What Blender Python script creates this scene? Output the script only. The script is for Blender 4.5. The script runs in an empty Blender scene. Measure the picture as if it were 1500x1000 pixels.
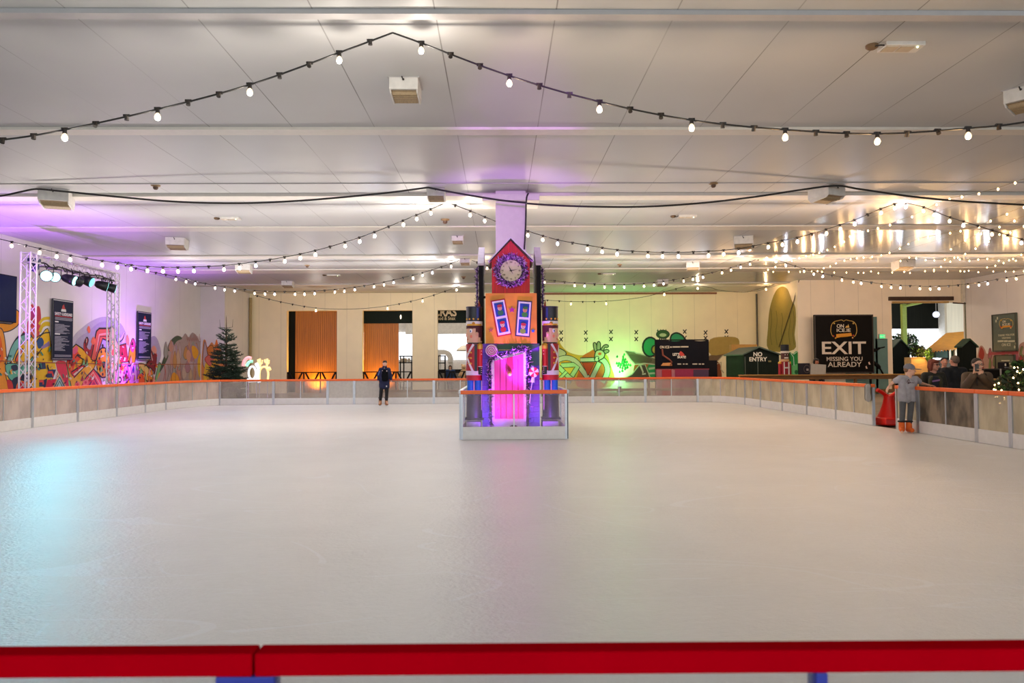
import bpy, bmesh, math, random
from mathutils import Vector, Matrix, Quaternion
from mathutils.geometry import tessellate_polygon
S = bpy.context.scene
COL = S.collection
PI = math.pi
rnd = random.Random(7)
F, HC = 1050.0, 1.45                       # focal length in pixels of a 1500 px wide frame, eye height
PITCH, YAW, ROLL = 0.0328, 0.0171, 0.0056

# ------------------------------------------------------------------ camera
def cam_axes():
    cy, sy, cp, sp = math.cos(YAW), math.sin(YAW), math.cos(PITCH), math.sin(PITCH)
    w = Vector((sy*cp, cy*cp, sp)); r0 = Vector((cy, -sy, 0)); u0 = r0.cross(w)
    r = r0*math.cos(ROLL) - u0*math.sin(ROLL); u = u0*math.cos(ROLL) + r0*math.sin(ROLL)
    return r, u, w
CR, CU, CW = cam_axes()
EYE = Vector((0, 0, HC))
cd = bpy.data.cameras.new('camera'); cam = bpy.data.objects.new('camera', cd); COL.objects.link(cam)
cam.matrix_world = Matrix(((CR.x, CU.x, -CW.x, 0), (CR.y, CU.y, -CW.y, 0), (CR.z, CU.z, -CW.z, HC), (0, 0, 0, 1)))
cd.sensor_width = 36; cd.lens = F/1500*36; cd.clip_start = .05; cd.clip_end = 300
cd.dof.use_dof = True; cd.dof.focus_distance = 17; cd.dof.aperture_fstop = 4.5
S.camera = cam
def ray(px, py): return (CW*F + CR*(px-750) + CU*(500-py))
def aY(px, py, Y): d = ray(px, py); return EYE + d*(Y/d.y)
def aX(px, py, X): d = ray(px, py); return EYE + d*(X/d.x)
def aZ(px, py, Z): d = ray(px, py); return EYE + d*((Z-HC)/d.z)

# ------------------------------------------------------------------ materials
def lin(h):
    h = h.lstrip('#'); c = [int(h[i:i+2], 16)/255 for i in (0, 2, 4)]
    return tuple(x/12.92 if x <= .04045 else ((x+.055)/1.055)**2.4 for x in c)
MATS = {}
def mat(name, col, rough=.6, metal=0, var=.08, scale=9, emit=0, ecol=None, alpha=None, coat=0, spec=.5, trans=0, bump=0, sample=True, stretch=None):
    if name in MATS: return MATS[name]
    m = bpy.data.materials.new(name); m.use_nodes = True; nt = m.node_tree; p = nt.nodes['Principled BSDF']
    c = lin(col)
    tc = nt.nodes.new('ShaderNodeTexCoord'); nz = nt.nodes.new('ShaderNodeTexNoise'); nz.inputs['Scale'].default_value = scale; nz.inputs['Detail'].default_value = 3
    if stretch:
        mp = nt.nodes.new('ShaderNodeMapping'); mp.inputs['Scale'].default_value = stretch
        nt.links.new(tc.outputs['Object'], mp.inputs['Vector']); nt.links.new(mp.outputs['Vector'], nz.inputs['Vector'])
    else: nt.links.new(tc.outputs['Object'], nz.inputs['Vector'])
    rp = nt.nodes.new('ShaderNodeValToRGB'); rp.color_ramp.elements[0].position = .3; rp.color_ramp.elements[1].position = .7
    rp.color_ramp.elements[0].color = tuple(max(0, x*(1-var)) for x in c)+(1,); rp.color_ramp.elements[1].color = tuple(min(1, x*(1+var)) for x in c)+(1,)
    nt.links.new(nz.outputs['Fac'], rp.inputs['Fac']); nt.links.new(rp.outputs['Color'], p.inputs['Base Color'])
    p.inputs['Roughness'].default_value = rough; p.inputs['Metallic'].default_value = metal; p.inputs['Specular IOR Level'].default_value = spec
    if coat: p.inputs['Coat Weight'].default_value = coat
    if trans: p.inputs['Transmission Weight'].default_value = trans
    if alpha is not None: p.inputs['Alpha'].default_value = alpha
    if emit:
        p.inputs['Emission Color'].default_value = lin(ecol or col)+(1,); p.inputs['Emission Strength'].default_value = emit
        if not sample: m.cycles.emission_sampling = 'NONE'
    if bump:
        b = nt.nodes.new('ShaderNodeBump'); b.inputs['Strength'].default_value = bump; b.inputs['Distance'].default_value = .02
        nt.links.new(nz.outputs['Fac'], b.inputs['Height']); nt.links.new(b.outputs['Normal'], p.inputs['Normal'])
    MATS[name] = m; return m
def C(hexc, rough=.7):                      # plain paint of one colour
    return mat('paint_'+hexc.lstrip('#').lower(), hexc, rough, var=.05)

# ------------------------------------------------------------------ object helpers
WM = {}
def tag(o, label=None, cat=None, group=None, kind=None):
    if label: o['label'] = label
    if cat: o['category'] = cat
    if group: o['group'] = group
    if kind: o['kind'] = kind
    return o
def thing(name, label, cat, loc=(0, 0, 0), rz=0, group=None):
    o = bpy.data.objects.new(name, None); COL.objects.link(o); o.empty_display_size = .2
    o.location = loc; o.rotation_euler = (0, 0, rz)
    WM[o.name] = Matrix.Translation(loc) @ Matrix.Rotation(rz, 4, 'Z')
    return tag(o, label, cat, group)
class MB:
    def __init__(s): s.v = []; s.f = []; s.m = []; s.sm = []
    def add(s, vs, fs, mi=0, smooth=False):
        n = len(s.v); s.v += [Vector(x) for x in vs]; s.f += [tuple(i+n for i in f) for f in fs]; s.m += [mi]*len(fs); s.sm += [smooth]*len(fs); return s
    def box(s, c, d, M=None, mi=0):
        hx, hy, hz = d[0]/2, d[1]/2, d[2]/2; c = Vector(c)
        vs = [Vector((x, y, z)) for z in (-hz, hz) for y in (-hy, hy) for x in (-hx, hx)]
        vs = [(M @ v if M else v)+c for v in vs]
        return s.add(vs, [(0, 2, 3, 1), (4, 5, 7, 6), (0, 1, 5, 4), (2, 6, 7, 3), (0, 4, 6, 2), (1, 3, 7, 5)], mi)
    def bb(s, a, b, mi=0):                  # box between two corners
        return s.box([(a[i]+b[i])/2 for i in range(3)], [abs(b[i]-a[i]) for i in range(3)], mi=mi)
    def cone(s, p0, p1, r0, r1, n=12, mi=0, caps=True, smooth=True):
        p0, p1 = Vector(p0), Vector(p1); q = (p1-p0).to_track_quat('Z', 'Y')
        vs = []
        for p, r in ((p0, r0), (p1, r1)):
            vs += [p + q @ Vector((r*math.cos(2*PI*i/n), r*math.sin(2*PI*i/n), 0)) for i in range(n)]
        s.add(vs, [(i, (i+1) % n, n+(i+1) % n, n+i) for i in range(n)], mi, smooth)
        if caps: s.add(vs[:n], [tuple(range(n-1, -1, -1))], mi); s.add(vs[n:], [tuple(range(n))], mi)
        return s
    def tube(s, pts, r, n=6, mi=0, closed=False):
        pts = [Vector(p) for p in pts]; k = len(pts); vs = []
        up = Vector((.13, .21, .97)).normalized()
        for i, p in enumerate(pts):
            a = pts[(i-1) % k] if (closed or i) else p; b = pts[(i+1) % k] if (closed or i < k-1) else p
            t = (b-a).normalized() if (b-a).length > 1e-9 else Vector((0, 0, 1))
            x = t.cross(up); x = x.normalized() if x.length > 1e-4 else Vector((1, 0, 0)); y = x.cross(t)
            rr = r[i] if isinstance(r, (list, tuple)) else r
            vs += [p + x*(rr*math.cos(2*PI*j/n)) + y*(rr*math.sin(2*PI*j/n)) for j in range(n)]
        fs = [(i*n+j, i*n+(j+1) % n, ((i+1) % k)*n+(j+1) % n, ((i+1) % k)*n+j) for i in range(k if closed else k-1) for j in range(n)]
        s.add(vs, fs, mi, True)
        if not closed: s.add(vs[:n], [tuple(range(n-1, -1, -1))], mi); s.add(vs[-n:], [tuple(range(n))], mi)
        return s
    def ell(s, c, r, nu=12, nv=8, mi=0, M=None):
        c = Vector(c); r = (r, r, r) if not isinstance(r, (tuple, list)) else r; vs = []
        for j in range(1, nv):
            for i in range(nu):
                v = Vector((r[0]*math.sin(PI*j/nv)*math.cos(2*PI*i/nu), r[1]*math.sin(PI*j/nv)*math.sin(2*PI*i/nu), r[2]*math.cos(PI*j/nv)))
                vs.append((M @ v if M else v)+c)
        vt, vb = Vector((0, 0, r[2])), Vector((0, 0, -r[2]))
        vs += [(M @ vt if M else vt)+c, (M @ vb if M else vb)+c]; t = len(vs)-2; b = t+1
        fs = [(j*nu+i, (j+1)*nu+i, (j+1)*nu+(i+1) % nu, j*nu+(i+1) % nu) for j in range(nv-2) for i in range(nu)]
        fs += [(t, i, (i+1) % nu) for i in range(nu)] + [(b, (nv-2)*nu+(i+1) % nu, (nv-2)*nu+i) for i in range(nu)]
        return s.add(vs, fs, mi, True)
    def lathe(s, prof, c=(0, 0, 0), n=20, mi=0, M=None, caps=True):
        c = Vector(c); vs = []
        for r, z in prof:
            for i in range(n):
                v = Vector((r*math.cos(2*PI*i/n), r*math.sin(2*PI*i/n), z)); vs.append((M @ v if M else v)+c)
        k = len(prof)
        s.add(vs, [(j*n+i, j*n+(i+1) % n, (j+1)*n+(i+1) % n, (j+1)*n+i) for j in range(k-1) for i in range(n)], mi, True)
        if caps: s.add(vs[:n], [tuple(range(n-1, -1, -1))], mi); s.add(vs[-n:], [tuple(range(n))], mi)
        return s
    def poly(s, pts, mi=0):
        pts = [Vector(p) for p in pts]
        tris = tessellate_polygon([pts]); return s.add(pts, [tuple(t) for t in tris], mi)
    def prism(s, pts, d, mi=0):             # extruded planar outline, d = offset vector
        pts = [Vector(p) for p in pts]; d = Vector(d); n = len(pts)
        tris = tessellate_polygon([pts]); vs = pts+[p+d for p in pts]
        fs = [tuple(t) for t in tris]+[tuple(i+n for i in reversed(t)) for t in tris]+[(i, (i+1) % n, n+(i+1) % n, n+i) for i in range(n)]
        return s.add(vs, fs, mi)
    def build(s, name, mats, parent=None, bevel=0, label=None, world=True, seg=2, kind=None):
        mats = mats if isinstance(mats, (list, tuple)) else [mats]
        me = bpy.data.meshes.new(name); vs = s.v; W = None
        if parent is not None:
            W = WM[parent.name]
            if world: inv = W.inverted(); vs = [inv @ v for v in vs]
        me.from_pydata([tuple(v) for v in vs], [], s.f)
        for m in mats: me.materials.append(m)
        me.polygons.foreach_set('material_index', s.m); me.polygons.foreach_set('use_smooth', s.sm)
        bm = bmesh.new(); bm.from_mesh(me); bmesh.ops.recalc_face_normals(bm, faces=bm.faces); bm.to_mesh(me); bm.free(); me.update()
        o = bpy.data.objects.new(name, me); COL.objects.link(o)
        if parent is not None: o.parent = parent; WM[o.name] = W
        if bevel:
            b = o.modifiers.new('bevel', 'BEVEL'); b.width = bevel; b.segments = seg; b.limit_method = 'ANGLE'; b.angle_limit = .7
        if label: o['label'] = label
        if kind: o['kind'] = kind
        return o
def dup(o, parent=None):
    c = o.copy(); COL.objects.link(c)
    if parent is not None: c.parent = parent; WM[c.name] = WM.get(parent.name)
    for ch in o.children: dup(ch, c)
    return c
def dup_thing(root, loc, rz=0, label=None):
    c = dup(root); c.location = loc; c.rotation_euler = (0, 0, rz); WM[c.name] = Matrix.Translation(loc) @ Matrix.Rotation(rz, 4, 'Z')
    if label: c['label'] = label
    return c
def structure(name, mb, m, bevel=0): return tag(mb.build(name, m, None, bevel), kind='structure')
_bl = bpy.data.objects
def text_mesh(txt, size, M, depth=.004, bold=.0, align='CENTER', spacing=1.0, xscale=1.0):
    """returns an MB of the lettering; M places the text plane (x along the line, y up, z out)."""
    cu = bpy.data.curves.new('t', 'FONT'); cu.body = txt; cu.size = size; cu.align_x = align; cu.align_y = 'CENTER'
    cu.extrude = depth; cu.offset = bold*size; cu.space_character = spacing; cu.resolution_u = 3
    o = bpy.data.objects.new('t', cu); COL.objects.link(o); dg = bpy.context.evaluated_depsgraph_get(); dg.update()
    me = bpy.data.meshes.new_from_object(o.evaluated_get(dg)); b = MB()
    Mx = M @ Matrix.Diagonal((xscale, 1, 1, 1))
    b.add([Mx @ v.co for v in me.vertices], [tuple(p.vertices) for p in me.polygons])
    bpy.data.objects.remove(o); bpy.data.curves.remove(cu); bpy.data.meshes.remove(me); return b
def join(*bs):
    r = MB()
    for b, mi in bs:
        n = len(r.v); r.v += b.v; r.f += [tuple(i+n for i in f) for f in b.f]; r.m += [mi]*len(b.f); r.sm += b.sm
    return r
def frame_M(o, x, z):                       # matrix with x axis, up axis z-projected, origin o
    x = Vector(x).normalized(); y = Vector(z).normalized(); n = x.cross(y)
    return Matrix(((x.x, y.x, n.x, o[0]), (x.y, y.y, n.y, o[1]), (x.z, y.z, n.z, o[2]), (0, 0, 0, 1)))
def smooth_path(pts, n=6, closed=False):
    pts = [Vector(p) for p in pts]; k = len(pts); out = []
    for i in range(k if closed else k-1):
        if closed: a, b, c, d = pts[i-1], pts[i], pts[(i+1) % k], pts[(i+2) % k]
        else: a, b, c, d = pts[max(i-1, 0)], pts[i], pts[i+1], pts[min(i+2, k-1)]
        for j in range(n):
            t = j/n; out.append(.5*((2*b)+(c-a)*t+(2*a-5*b+4*c-d)*t*t+(3*b-a-3*c+d)*t**3))
    if not closed: out.append(pts[-1])
    return out
def remesh(mb, voxel=.01, smooth=3, fac=.5):
    """melts overlapping shapes into ONE continuous surface and returns it as an MB."""
    me = bpy.data.meshes.new('r'); me.from_pydata([tuple(v) for v in mb.v], [], mb.f)
    bm = bmesh.new(); bm.from_mesh(me); bmesh.ops.recalc_face_normals(bm, faces=bm.faces); bm.to_mesh(me); bm.free()
    o = bpy.data.objects.new('r', me); COL.objects.link(o)
    r = o.modifiers.new('r', 'REMESH'); r.mode = 'VOXEL'; r.voxel_size = voxel; r.adaptivity = 0
    if smooth: sm = o.modifiers.new('s', 'SMOOTH'); sm.iterations = smooth; sm.factor = fac
    dg = bpy.context.evaluated_depsgraph_get(); dg.update(); ev = bpy.data.meshes.new_from_object(o.evaluated_get(dg))
    b = MB(); b.add([v.co.copy() for v in ev.vertices], [tuple(p.vertices) for p in ev.polygons], 0, True)
    bpy.data.objects.remove(o); bpy.data.meshes.remove(me); bpy.data.meshes.remove(ev); return b
def capsule(mb, p0, p1, r0, r1, n=14):
    mb.cone(p0, p1, r0, r1, n); mb.ell(p0, r0, n, 8); mb.ell(p1, r1, n, 8)
def fit_text(txt, x0, x1, y0, y1, Y, depth=.006, bold=.004):
    """lettering whose outline fills the given rectangle of the plane Y."""
    b = text_mesh(txt, 1, frame_M((0, 0, 0), (1, 0, 0), (0, 0, 1)), depth, bold)
    a, c = aY(x0, y1, Y), aY(x1, y0, Y); lo = [min(v[i] for v in b.v) for i in (0, 2)]; hi = [max(v[i] for v in b.v) for i in (0, 2)]
    for v in b.v: v.x = a.x+(v.x-lo[0])/(hi[0]-lo[0])*(c.x-a.x); v.z = a.z+(v.z-lo[1])/(hi[1]-lo[1])*(c.z-a.z); v.y = Y+v.y
    return b
# ================================================================== SETTING
ZC = 5.45; XL, XJ, YJ, YB, XS, YR, XR = -14.9, -13.7, 35.9, 39.5, 14.3, 34.1, 22.4
def wall_mat(name, col, axis, step=1.2, dark=.72):
    m = mat(name, col, .55, var=.035, scale=1.2); nt = m.node_tree; p = nt.nodes['Principled BSDF']
    tc = nt.nodes['Texture Coordinate']; sp = nt.nodes.new('ShaderNodeSeparateXYZ'); nt.links.new(tc.outputs['Object'], sp.inputs[0])
    mm = nt.nodes.new('ShaderNodeMath'); mm.operation = 'PINGPONG'; mm.inputs[1].default_value = step/2; nt.links.new(sp.outputs[axis], mm.inputs[0])
    lt = nt.nodes.new('ShaderNodeMath'); lt.operation = 'LESS_THAN'; lt.inputs[1].default_value = .008; nt.links.new(mm.outputs[0], lt.inputs[0])
    nz = nt.nodes.new('ShaderNodeTexNoise'); nz.inputs['Scale'].default_value = .7; nt.links.new(tc.outputs['Object'], nz.inputs['Vector'])
    mu = nt.nodes.new('ShaderNodeMath'); mu.operation = 'MULTIPLY'; nt.links.new(lt.outputs[0], mu.inputs[0]); nt.links.new(nz.outputs['Fac'], mu.inputs[1])
    mx = nt.nodes.new('ShaderNodeMixRGB'); mx.blend_type = 'MULTIPLY'; c0 = nt.nodes['Color Ramp']
    mx.inputs['Color2'].default_value = (dark*.6, dark*.58, dark*.55, 1); nt.links.new(mu.outputs[0], mx.inputs['Fac']); nt.links.new(c0.outputs['Color'], mx.inputs['Color1'])
    nt.links.new(mx.outputs['Color'], p.inputs['Base Color']); return m
M_wx = wall_mat('wall_panels_across', '#f4e4bc', 'X'); M_wy = wall_mat('wall_panels_along', '#d8d4d0', 'Y', 2.4)
M_floor = mat('rubber_floor', '#7a6a58', .8, var=.2, scale=2)
# ---- ice with skate marks
def ice_mat():
    m = mat('ice', '#dddcd9', .29, var=.03, scale=1.3, spec=.5); nt = m.node_tree; p = nt.nodes['Principled BSDF']; L = nt.links
    tc = nt.nodes['Texture Coordinate']; base = nt.nodes['Color Ramp']
    def noise(sc, stretch=None, rot=0, det=4):
        n = nt.nodes.new('ShaderNodeTexNoise'); n.inputs['Scale'].default_value = sc; n.inputs['Detail'].default_value = det
        mp = nt.nodes.new('ShaderNodeMapping'); mp.inputs['Scale'].default_value = stretch or (1, 1, 1); mp.inputs['Rotation'].default_value = (0, 0, rot)
        L.new(tc.outputs['Object'], mp.inputs['Vector']); L.new(mp.outputs['Vector'], n.inputs['Vector']); return n
    col = base.outputs['Color']
    def mth(op, a, b_=None):
        n = nt.nodes.new('ShaderNodeMath'); n.operation = op
        for i, v in enumerate((a, b_)):
            if v is None: continue
            if isinstance(v, (int, float)): n.inputs[i].default_value = v
            else: L.new(v, n.inputs[i])
        return n.outputs[0]
    for sc, st, rot, wd in ((.9, (.25, 1.3, 1), .05, .0016), (.7, (.3, 1.2, 1), -.25, .0014), (.22, (.6, 1.5, 1), .1, .0012), (.3, (.5, 1.6, 1), -.6, .0016), (.26, (1, 1, 1), 1.1, .0014), (.4, (.4, 1.4, 1), .3, .0018)):   # thin pale arcs cut by blades
        n = noise(sc, st, rot, 1); m_ = noise(.5, None, rot+.4, 2)
        ln = mth('MULTIPLY', mth('LESS_THAN', mth('ABSOLUTE', mth('SUBTRACT', n.outputs['Fac'], .5)), wd), mth('GREATER_THAN', m_.outputs['Fac'], .5))
        x = nt.nodes.new('ShaderNodeMixRGB'); x.inputs['Color2'].default_value = (.78, .8, .82, 1); L.new(mth('MULTIPLY', ln, .55), x.inputs['Fac']); L.new(col, x.inputs['Color1']); col = x.outputs['Color']
    gr = noise(18, (.5, 1.4, 1), 0, 3); x = nt.nodes.new('ShaderNodeMixRGB'); x.blend_type = 'MULTIPLY'; x.inputs['Color2'].default_value = (.8, .79, .77, 1)
    L.new(mth('MULTIPLY', gr.outputs['Fac'], .5), x.inputs['Fac']); L.new(col, x.inputs['Color1']); col = x.outputs['Color']
    L.new(col, p.inputs['Base Color'])
    nf = noise(16, None, 0, 6); nb = noise(55, (.6, 1.6, 1), 0, 2)
    ad = nt.nodes.new('ShaderNodeMath'); ad.operation = 'ADD'; L.new(nf.outputs['Fac'], ad.inputs[0]); L.new(nb.outputs['Fac'], ad.inputs[1])
    b = nt.nodes.new('ShaderNodeBump'); b.inputs['Strength'].default_value = .7; b.inputs['Distance'].default_value = .012
    L.new(ad.outputs[0], b.inputs['Height']); L.new(b.outputs['Normal'], p.inputs['Normal'])
    return m
structure('floor', MB().bb((-15.2, -8, -.25), (22.7, 52, -.03)), M_floor)
ice_out = [(-11.3, -2), (8.68, -2), (8.68, 25.4), (8.55, 26.3), (8.1, 27), (7.5, 27.2), (-10.5, 27.2), (-11, 26.4), (-11.3, 24.5)]
ice = MB().prism([(x, y, -.03) for x, y in ice_out], (0, 0, .03)); tag(ice.build('floor_ice', ice_mat()), kind='structure', label='pale scuffed ice sheet of the rink')

# ---- ceiling with panel seams along Y, glossy film over the exit side
def ceil_mat():
    m = mat('ceiling_panels', '#b9b9b8', .5, var=.03, scale=.8, spec=.4); nt = m.node_tree; p = nt.nodes['Principled BSDF']; L = nt.links
    tc = nt.nodes['Texture Coordinate']; sp = nt.nodes.new('ShaderNodeSeparateXYZ'); L.new(tc.outputs['Object'], sp.inputs[0])
    def mth(op, a, b=None):
        n = nt.nodes.new('ShaderNodeMath'); n.operation = op
        for i, v in enumerate((a, b)):
            if v is None: continue
            if isinstance(v, (int, float)): n.inputs[i].default_value = v
            else: L.new(v, n.inputs[i])
        return n.outputs[0]
    ping = mth('PINGPONG', mth('SUBTRACT', sp.outputs['X'], -.713-1.37*10), 1.37/2)
    nz = nt.nodes.new('ShaderNodeTexNoise'); nz.inputs['Scale'].default_value = .33; nz.inputs['Detail'].default_value = 1; L.new(tc.outputs['Object'], nz.inputs['Vector'])
    seam = mth('MULTIPLY', mth('LESS_THAN', ping, .008), mth('MULTIPLY', mth('SUBTRACT', nz.outputs['Fac'], .2), 1.6))
    mx = nt.nodes.new('ShaderNodeMixRGB'); mx.inputs['Color2'].default_value = (.06, .045, .035, 1); L.new(seam, mx.inputs['Fac']); L.new(nt.nodes['Color Ramp'].outputs['Color'], mx.inputs['Color1'])
    L.new(mx.outputs['Color'], p.inputs['Base Color'])
    mr = nt.nodes.new('ShaderNodeMapRange'); mr.inputs['From Min'].default_value = 0; mr.inputs['From Max'].default_value = 1; mr.inputs['To Min'].default_value = .5; mr.inputs['To Max'].default_value = .2
    gx = mth('MULTIPLY', mth('GREATER_THAN', sp.outputs['X'], 8.8), mth('GREATER_THAN', sp.outputs['Y'], 17)); L.new(gx, mr.inputs['Value'])
    ms = nt.nodes.new('ShaderNodeMapRange'); ms.inputs['To Min'].default_value = .35; ms.inputs['To Max'].default_value = .1; L.new(gx, ms.inputs['Value']); L.new(ms.outputs[0], p.inputs['Specular IOR Level']); L.new(mr.outputs[0], p.inputs['Roughness'])
    return m
M_ceil = ceil_mat(); M_beam = mat('ceiling_batten', '#cfc9bf', .5, var=.03); M_beam2 = mat('ceiling_batten_grey', '#aeaaa9', .5, var=.03)
structure('ceiling', MB().bb((-15.2, -8, ZC), (22.7, 39.8, ZC+.2)), M_ceil)
for i, (y0, y1, dz, mm) in enumerate(((7.94, 8.08, .055, M_beam2), (11.93, 12.22, .045, M_beam), (15.62, 15.66, .02, M_beam2), (16.55, 17.0, .07, M_beam), (20.5, 21.1, .03, M_beam),
                                     (25.75, 26.4, .05, M_beam), (29.6, 30.7, .035, M_beam), (34.9, 35.5, .05, M_beam))):
    structure('trim_%d' % (i+1), MB().bb((-14.95, y0, ZC-dz), (22.4, y1, ZC+.02)), mm)
# ---- walls
structure('wall_graffiti_side', MB().bb((XL-.25, -8, -.2), (XL, YJ, ZC+.05)).bb((XL-.25, YJ, -.2), (XJ, YB+.3, ZC+.05)), M_wy)
def px_x(px, Y): return aY(px, 500, Y).x
OPEN = [(px_x(420, YB), px_x(493.5, YB)), (px_x(531, YB), px_x(604, YB)), (px_x(641, YB), px_x(703, YB))]; ZO = aY(560, 454.5, YB).z
b = MB(); x = XJ-.1
for a, c in OPEN: b.bb((x, YB, -.2), (a, YB+.35, ZC+.05)); b.bb((a, YB, ZO), (c, YB+.35, ZC+.05)); x = c
b.bb((x, YB, -.2), (XS+.2, YB+.35, ZC+.05)); structure('wall_back', b, M_wx)
DR0, DR1, DRZ = px_x(1307, YR), px_x(1421, YR), aY(1360, 443, YR).z
b = MB().bb((XS, YR, -.2), (DR0, YR+.3, ZC+.05)).bb((DR0, YR, DRZ), (DR1, YR+.3, ZC+.05)).bb((DR1, YR, -.2), (XR+.25, YR+.3, ZC+.05)).bb((XS, YR+.3, -.2), (XS+.25, YB+.1, ZC+.05))
structure('wall_exit_side', b, wall_mat('wall_panels_exit', '#f4e2c6', 'X', 1.15))
structure('wall_right', MB().bb((XR, -8, -.2), (XR+.25, YR+.1, ZC+.05)), M_wy)
structure('trim_9', MB().bb((px_x(792, 39.4), 39.38, aY(900, 431, 39.4).z), (px_x(1051, 39.4), 39.5, aY(900, 428.6, 39.4).z)), mat('rust_rail', '#8a5236', .7))
structure('trim_10', MB().cone((XJ+.1, 39.3, 0), (XJ+.1, 39.3, 5.2), .07, .07), mat('ochre_pipe', '#a08a58', .5))
structure('trim_11', MB().cone((XS-.12, 39.2, 0), (XS-.12, 39.2, 5.3), .05, .05), mat('dark_pipe', '#4a4438', .5))
structure('trim_12', MB().bb((XR-.16, YR-.14, DRZ), (XR-.02, YR-.01, 5.4)), mat('pale_pipe', '#cfc8b6', .6)); structure('trim_15', MB().bb((DR1, YR-.1, 0), (XR-.02, YR-.01, DRZ)), mat('olive_frame', '#6d6f58', .6, var=.25, scale=3))
# ---- column in the middle of the rink with its ceiling plate
b = MB().bb((-.08, 16.35, 0), (.61, 17.05, ZC)).bb((-.38, 16.2, 5.2), (.92, 17.1, 5.34)); structure('column', b, mat('column_paint', '#d8d0cc', .6, var=.03), .006)
# ---- rooms beyond the openings
M_dark = mat('dark_cladding', '#161712', .7, spec=.12, var=.25, scale=3, stretch=(8, 1, .2)); M_white = mat('white_paint', '#dcd9d4', .6); M_day = mat('daylit_glass', '#ffffff', .5, emit=1.5, ecol='#eef4ff', var=0)
M_cream = mat('cream_cladding', '#d8cdb8', .6, var=.12, scale=4, stretch=(7, 7, .1))
b = MB().bb((-15.2, 50, -.2), (14.5, 50.3, 6)).bb((-15.4, 39.85, -.2), (-15.2, 50, 6)).bb((2, 39.85, -.2), (2.2, 50, 6)).bb((-15.2, 39.85, 5.9), (2, 50, 6.1)); structure('wall_annex', b, M_white)
b = MB()
for k in range(7): x = -10.2+k*1.75; b.bb((x, 49.9, 1.85), (x+1.69, 49.98, 3.75))
structure('window_1', b, M_day)
b = MB().bb((13.6, 42, -.2), (13.8, 52, 6)).bb((26, 34.4, -.2), (26.2, 52, 6)).bb((13.6, 34.4, 5.6), (26, 52, 5.8)).bb((13.6, 51.5, -.2), (26, 51.8, 6)); structure('wall_market', b, M_white)
xa, xb = px_x(1300, 42), px_x(1388, 42); zc1, zw0 = aY(1340, 481, 42).z, aY(1340, 536, 42).z
structure('wall_market_cladding', MB().bb((xa-2, 42, zc1), (xb, 42.2, 6)), M_dark)
b = MB(); w = (xb-xa+2)/8
for k in range(8): b.bb((xa-2+k*w+.03, 42.05, zw0), (xa-2+(k+1)*w-.03, 42.12, zc1-.02))
structure('window_2', b, M_day)
structure('wall_market_cream', MB().bb((px_x(1388, 39), 39, -.2), (px_x(1440, 39), 39.2, 6)), M_cream)

AL = [(-3, 44.5, 5.2), (-9, 44.5, 5.2)]
# ---- lights: world fill through the end left open behind the camera, lamps
w = bpy.data.worlds.new('world'); S.world = w; w.use_nodes = True
w.node_tree.nodes['Background'].inputs['Color'].default_value = (.84, .94, 1.0, 1); w.node_tree.nodes['Background'].inputs['Strength'].default_value = WORLD = 2.6
def lamp(kind, name, loc, col, power, size=.05, aim=None, ang=60, blend=.5):
    l = bpy.data.lights.new(name, kind); o = bpy.data.objects.new(name, l); COL.objects.link(o); o.location = loc
    l.color = lin(col); l.energy = power; l.shadow_soft_size = size
    if kind == 'SPOT':
        l.spot_size = math.radians(ang); l.spot_blend = blend
        o.rotation_euler = (Vector(aim)-Vector(loc)).to_track_quat('-Z', 'Y').to_euler()
    return o
S.view_settings.view_transform = 'Standard'; S.view_settings.look = 'None'; S.view_settings.gamma = 1; S.view_settings.use_curve_mapping = False
S.view_settings.exposure = 0.13
S.cycles.max_bounces = 8; S.cycles.diffuse_bounces = 4; S.cycles.glossy_bounces = 4; S.cycles.transmission_bounces = 8; S.cycles.transparent_max_bounces = 24
S.cycles.sample_clamp_indirect = 6
for p_ in AL: lamp('POINT', 'annex_fill', p_, '#fff2e2', 260, .2)  # added fill points brightening the annex, no fixture modelled
lamp('POINT', 'market_lamp', (19.5, 38.6, 5.0), '#ffe8cc', 120, .2)
# ================================================================== RINK BARRIERS
def plexi(name, col, amt, rough=.25, dirt=0):
    m = bpy.data.materials.new(name); m.use_nodes = True; nt = m.node_tree; L = nt.links; p = nt.nodes['Principled BSDF']; out = nt.nodes['Material Output']
    tc = nt.nodes.new('ShaderNodeTexCoord'); mp = nt.nodes.new('ShaderNodeMapping'); mp.inputs['Scale'].default_value = (1, 1, .45); nz = nt.nodes.new('ShaderNodeTexNoise'); nz.inputs['Scale'].default_value = 3.5; nz.inputs['Detail'].default_value = 6
    L.new(tc.outputs['Object'], mp.inputs['Vector']); L.new(mp.outputs['Vector'], nz.inputs['Vector'])
    rp = nt.nodes.new('ShaderNodeValToRGB'); c = lin(col); d = tuple(x*(1-dirt)*.8 for x in c)
    rp.color_ramp.elements[0].position = .38; rp.color_ramp.elements[1].position = .62; rp.color_ramp.elements[0].color = d+(1,); rp.color_ramp.elements[1].color = c+(1,)
    L.new(nz.outputs['Fac'], rp.inputs['Fac']); L.new(rp.outputs['Color'], p.inputs['Base Color']); p.inputs['Roughness'].default_value = rough
    tr = nt.nodes.new('ShaderNodeBsdfTransparent'); mx = nt.nodes.new('ShaderNodeMixShader')
    mr = nt.nodes.new('ShaderNodeMapRange'); mr.inputs['To Min'].default_value = max(0, amt-.15); mr.inputs['To Max'].default_value = min(1, amt+.15); L.new(nz.outputs['Fac'], mr.inputs['Value'])
    L.new(mr.outputs[0], mx.inputs['Fac']); L.new(tr.outputs[0], mx.inputs[1]); L.new(p.outputs[0], mx.inputs[2]); L.new(mx.outputs[0], out.inputs['Surface'])
    MATS[name] = m; return m
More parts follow.
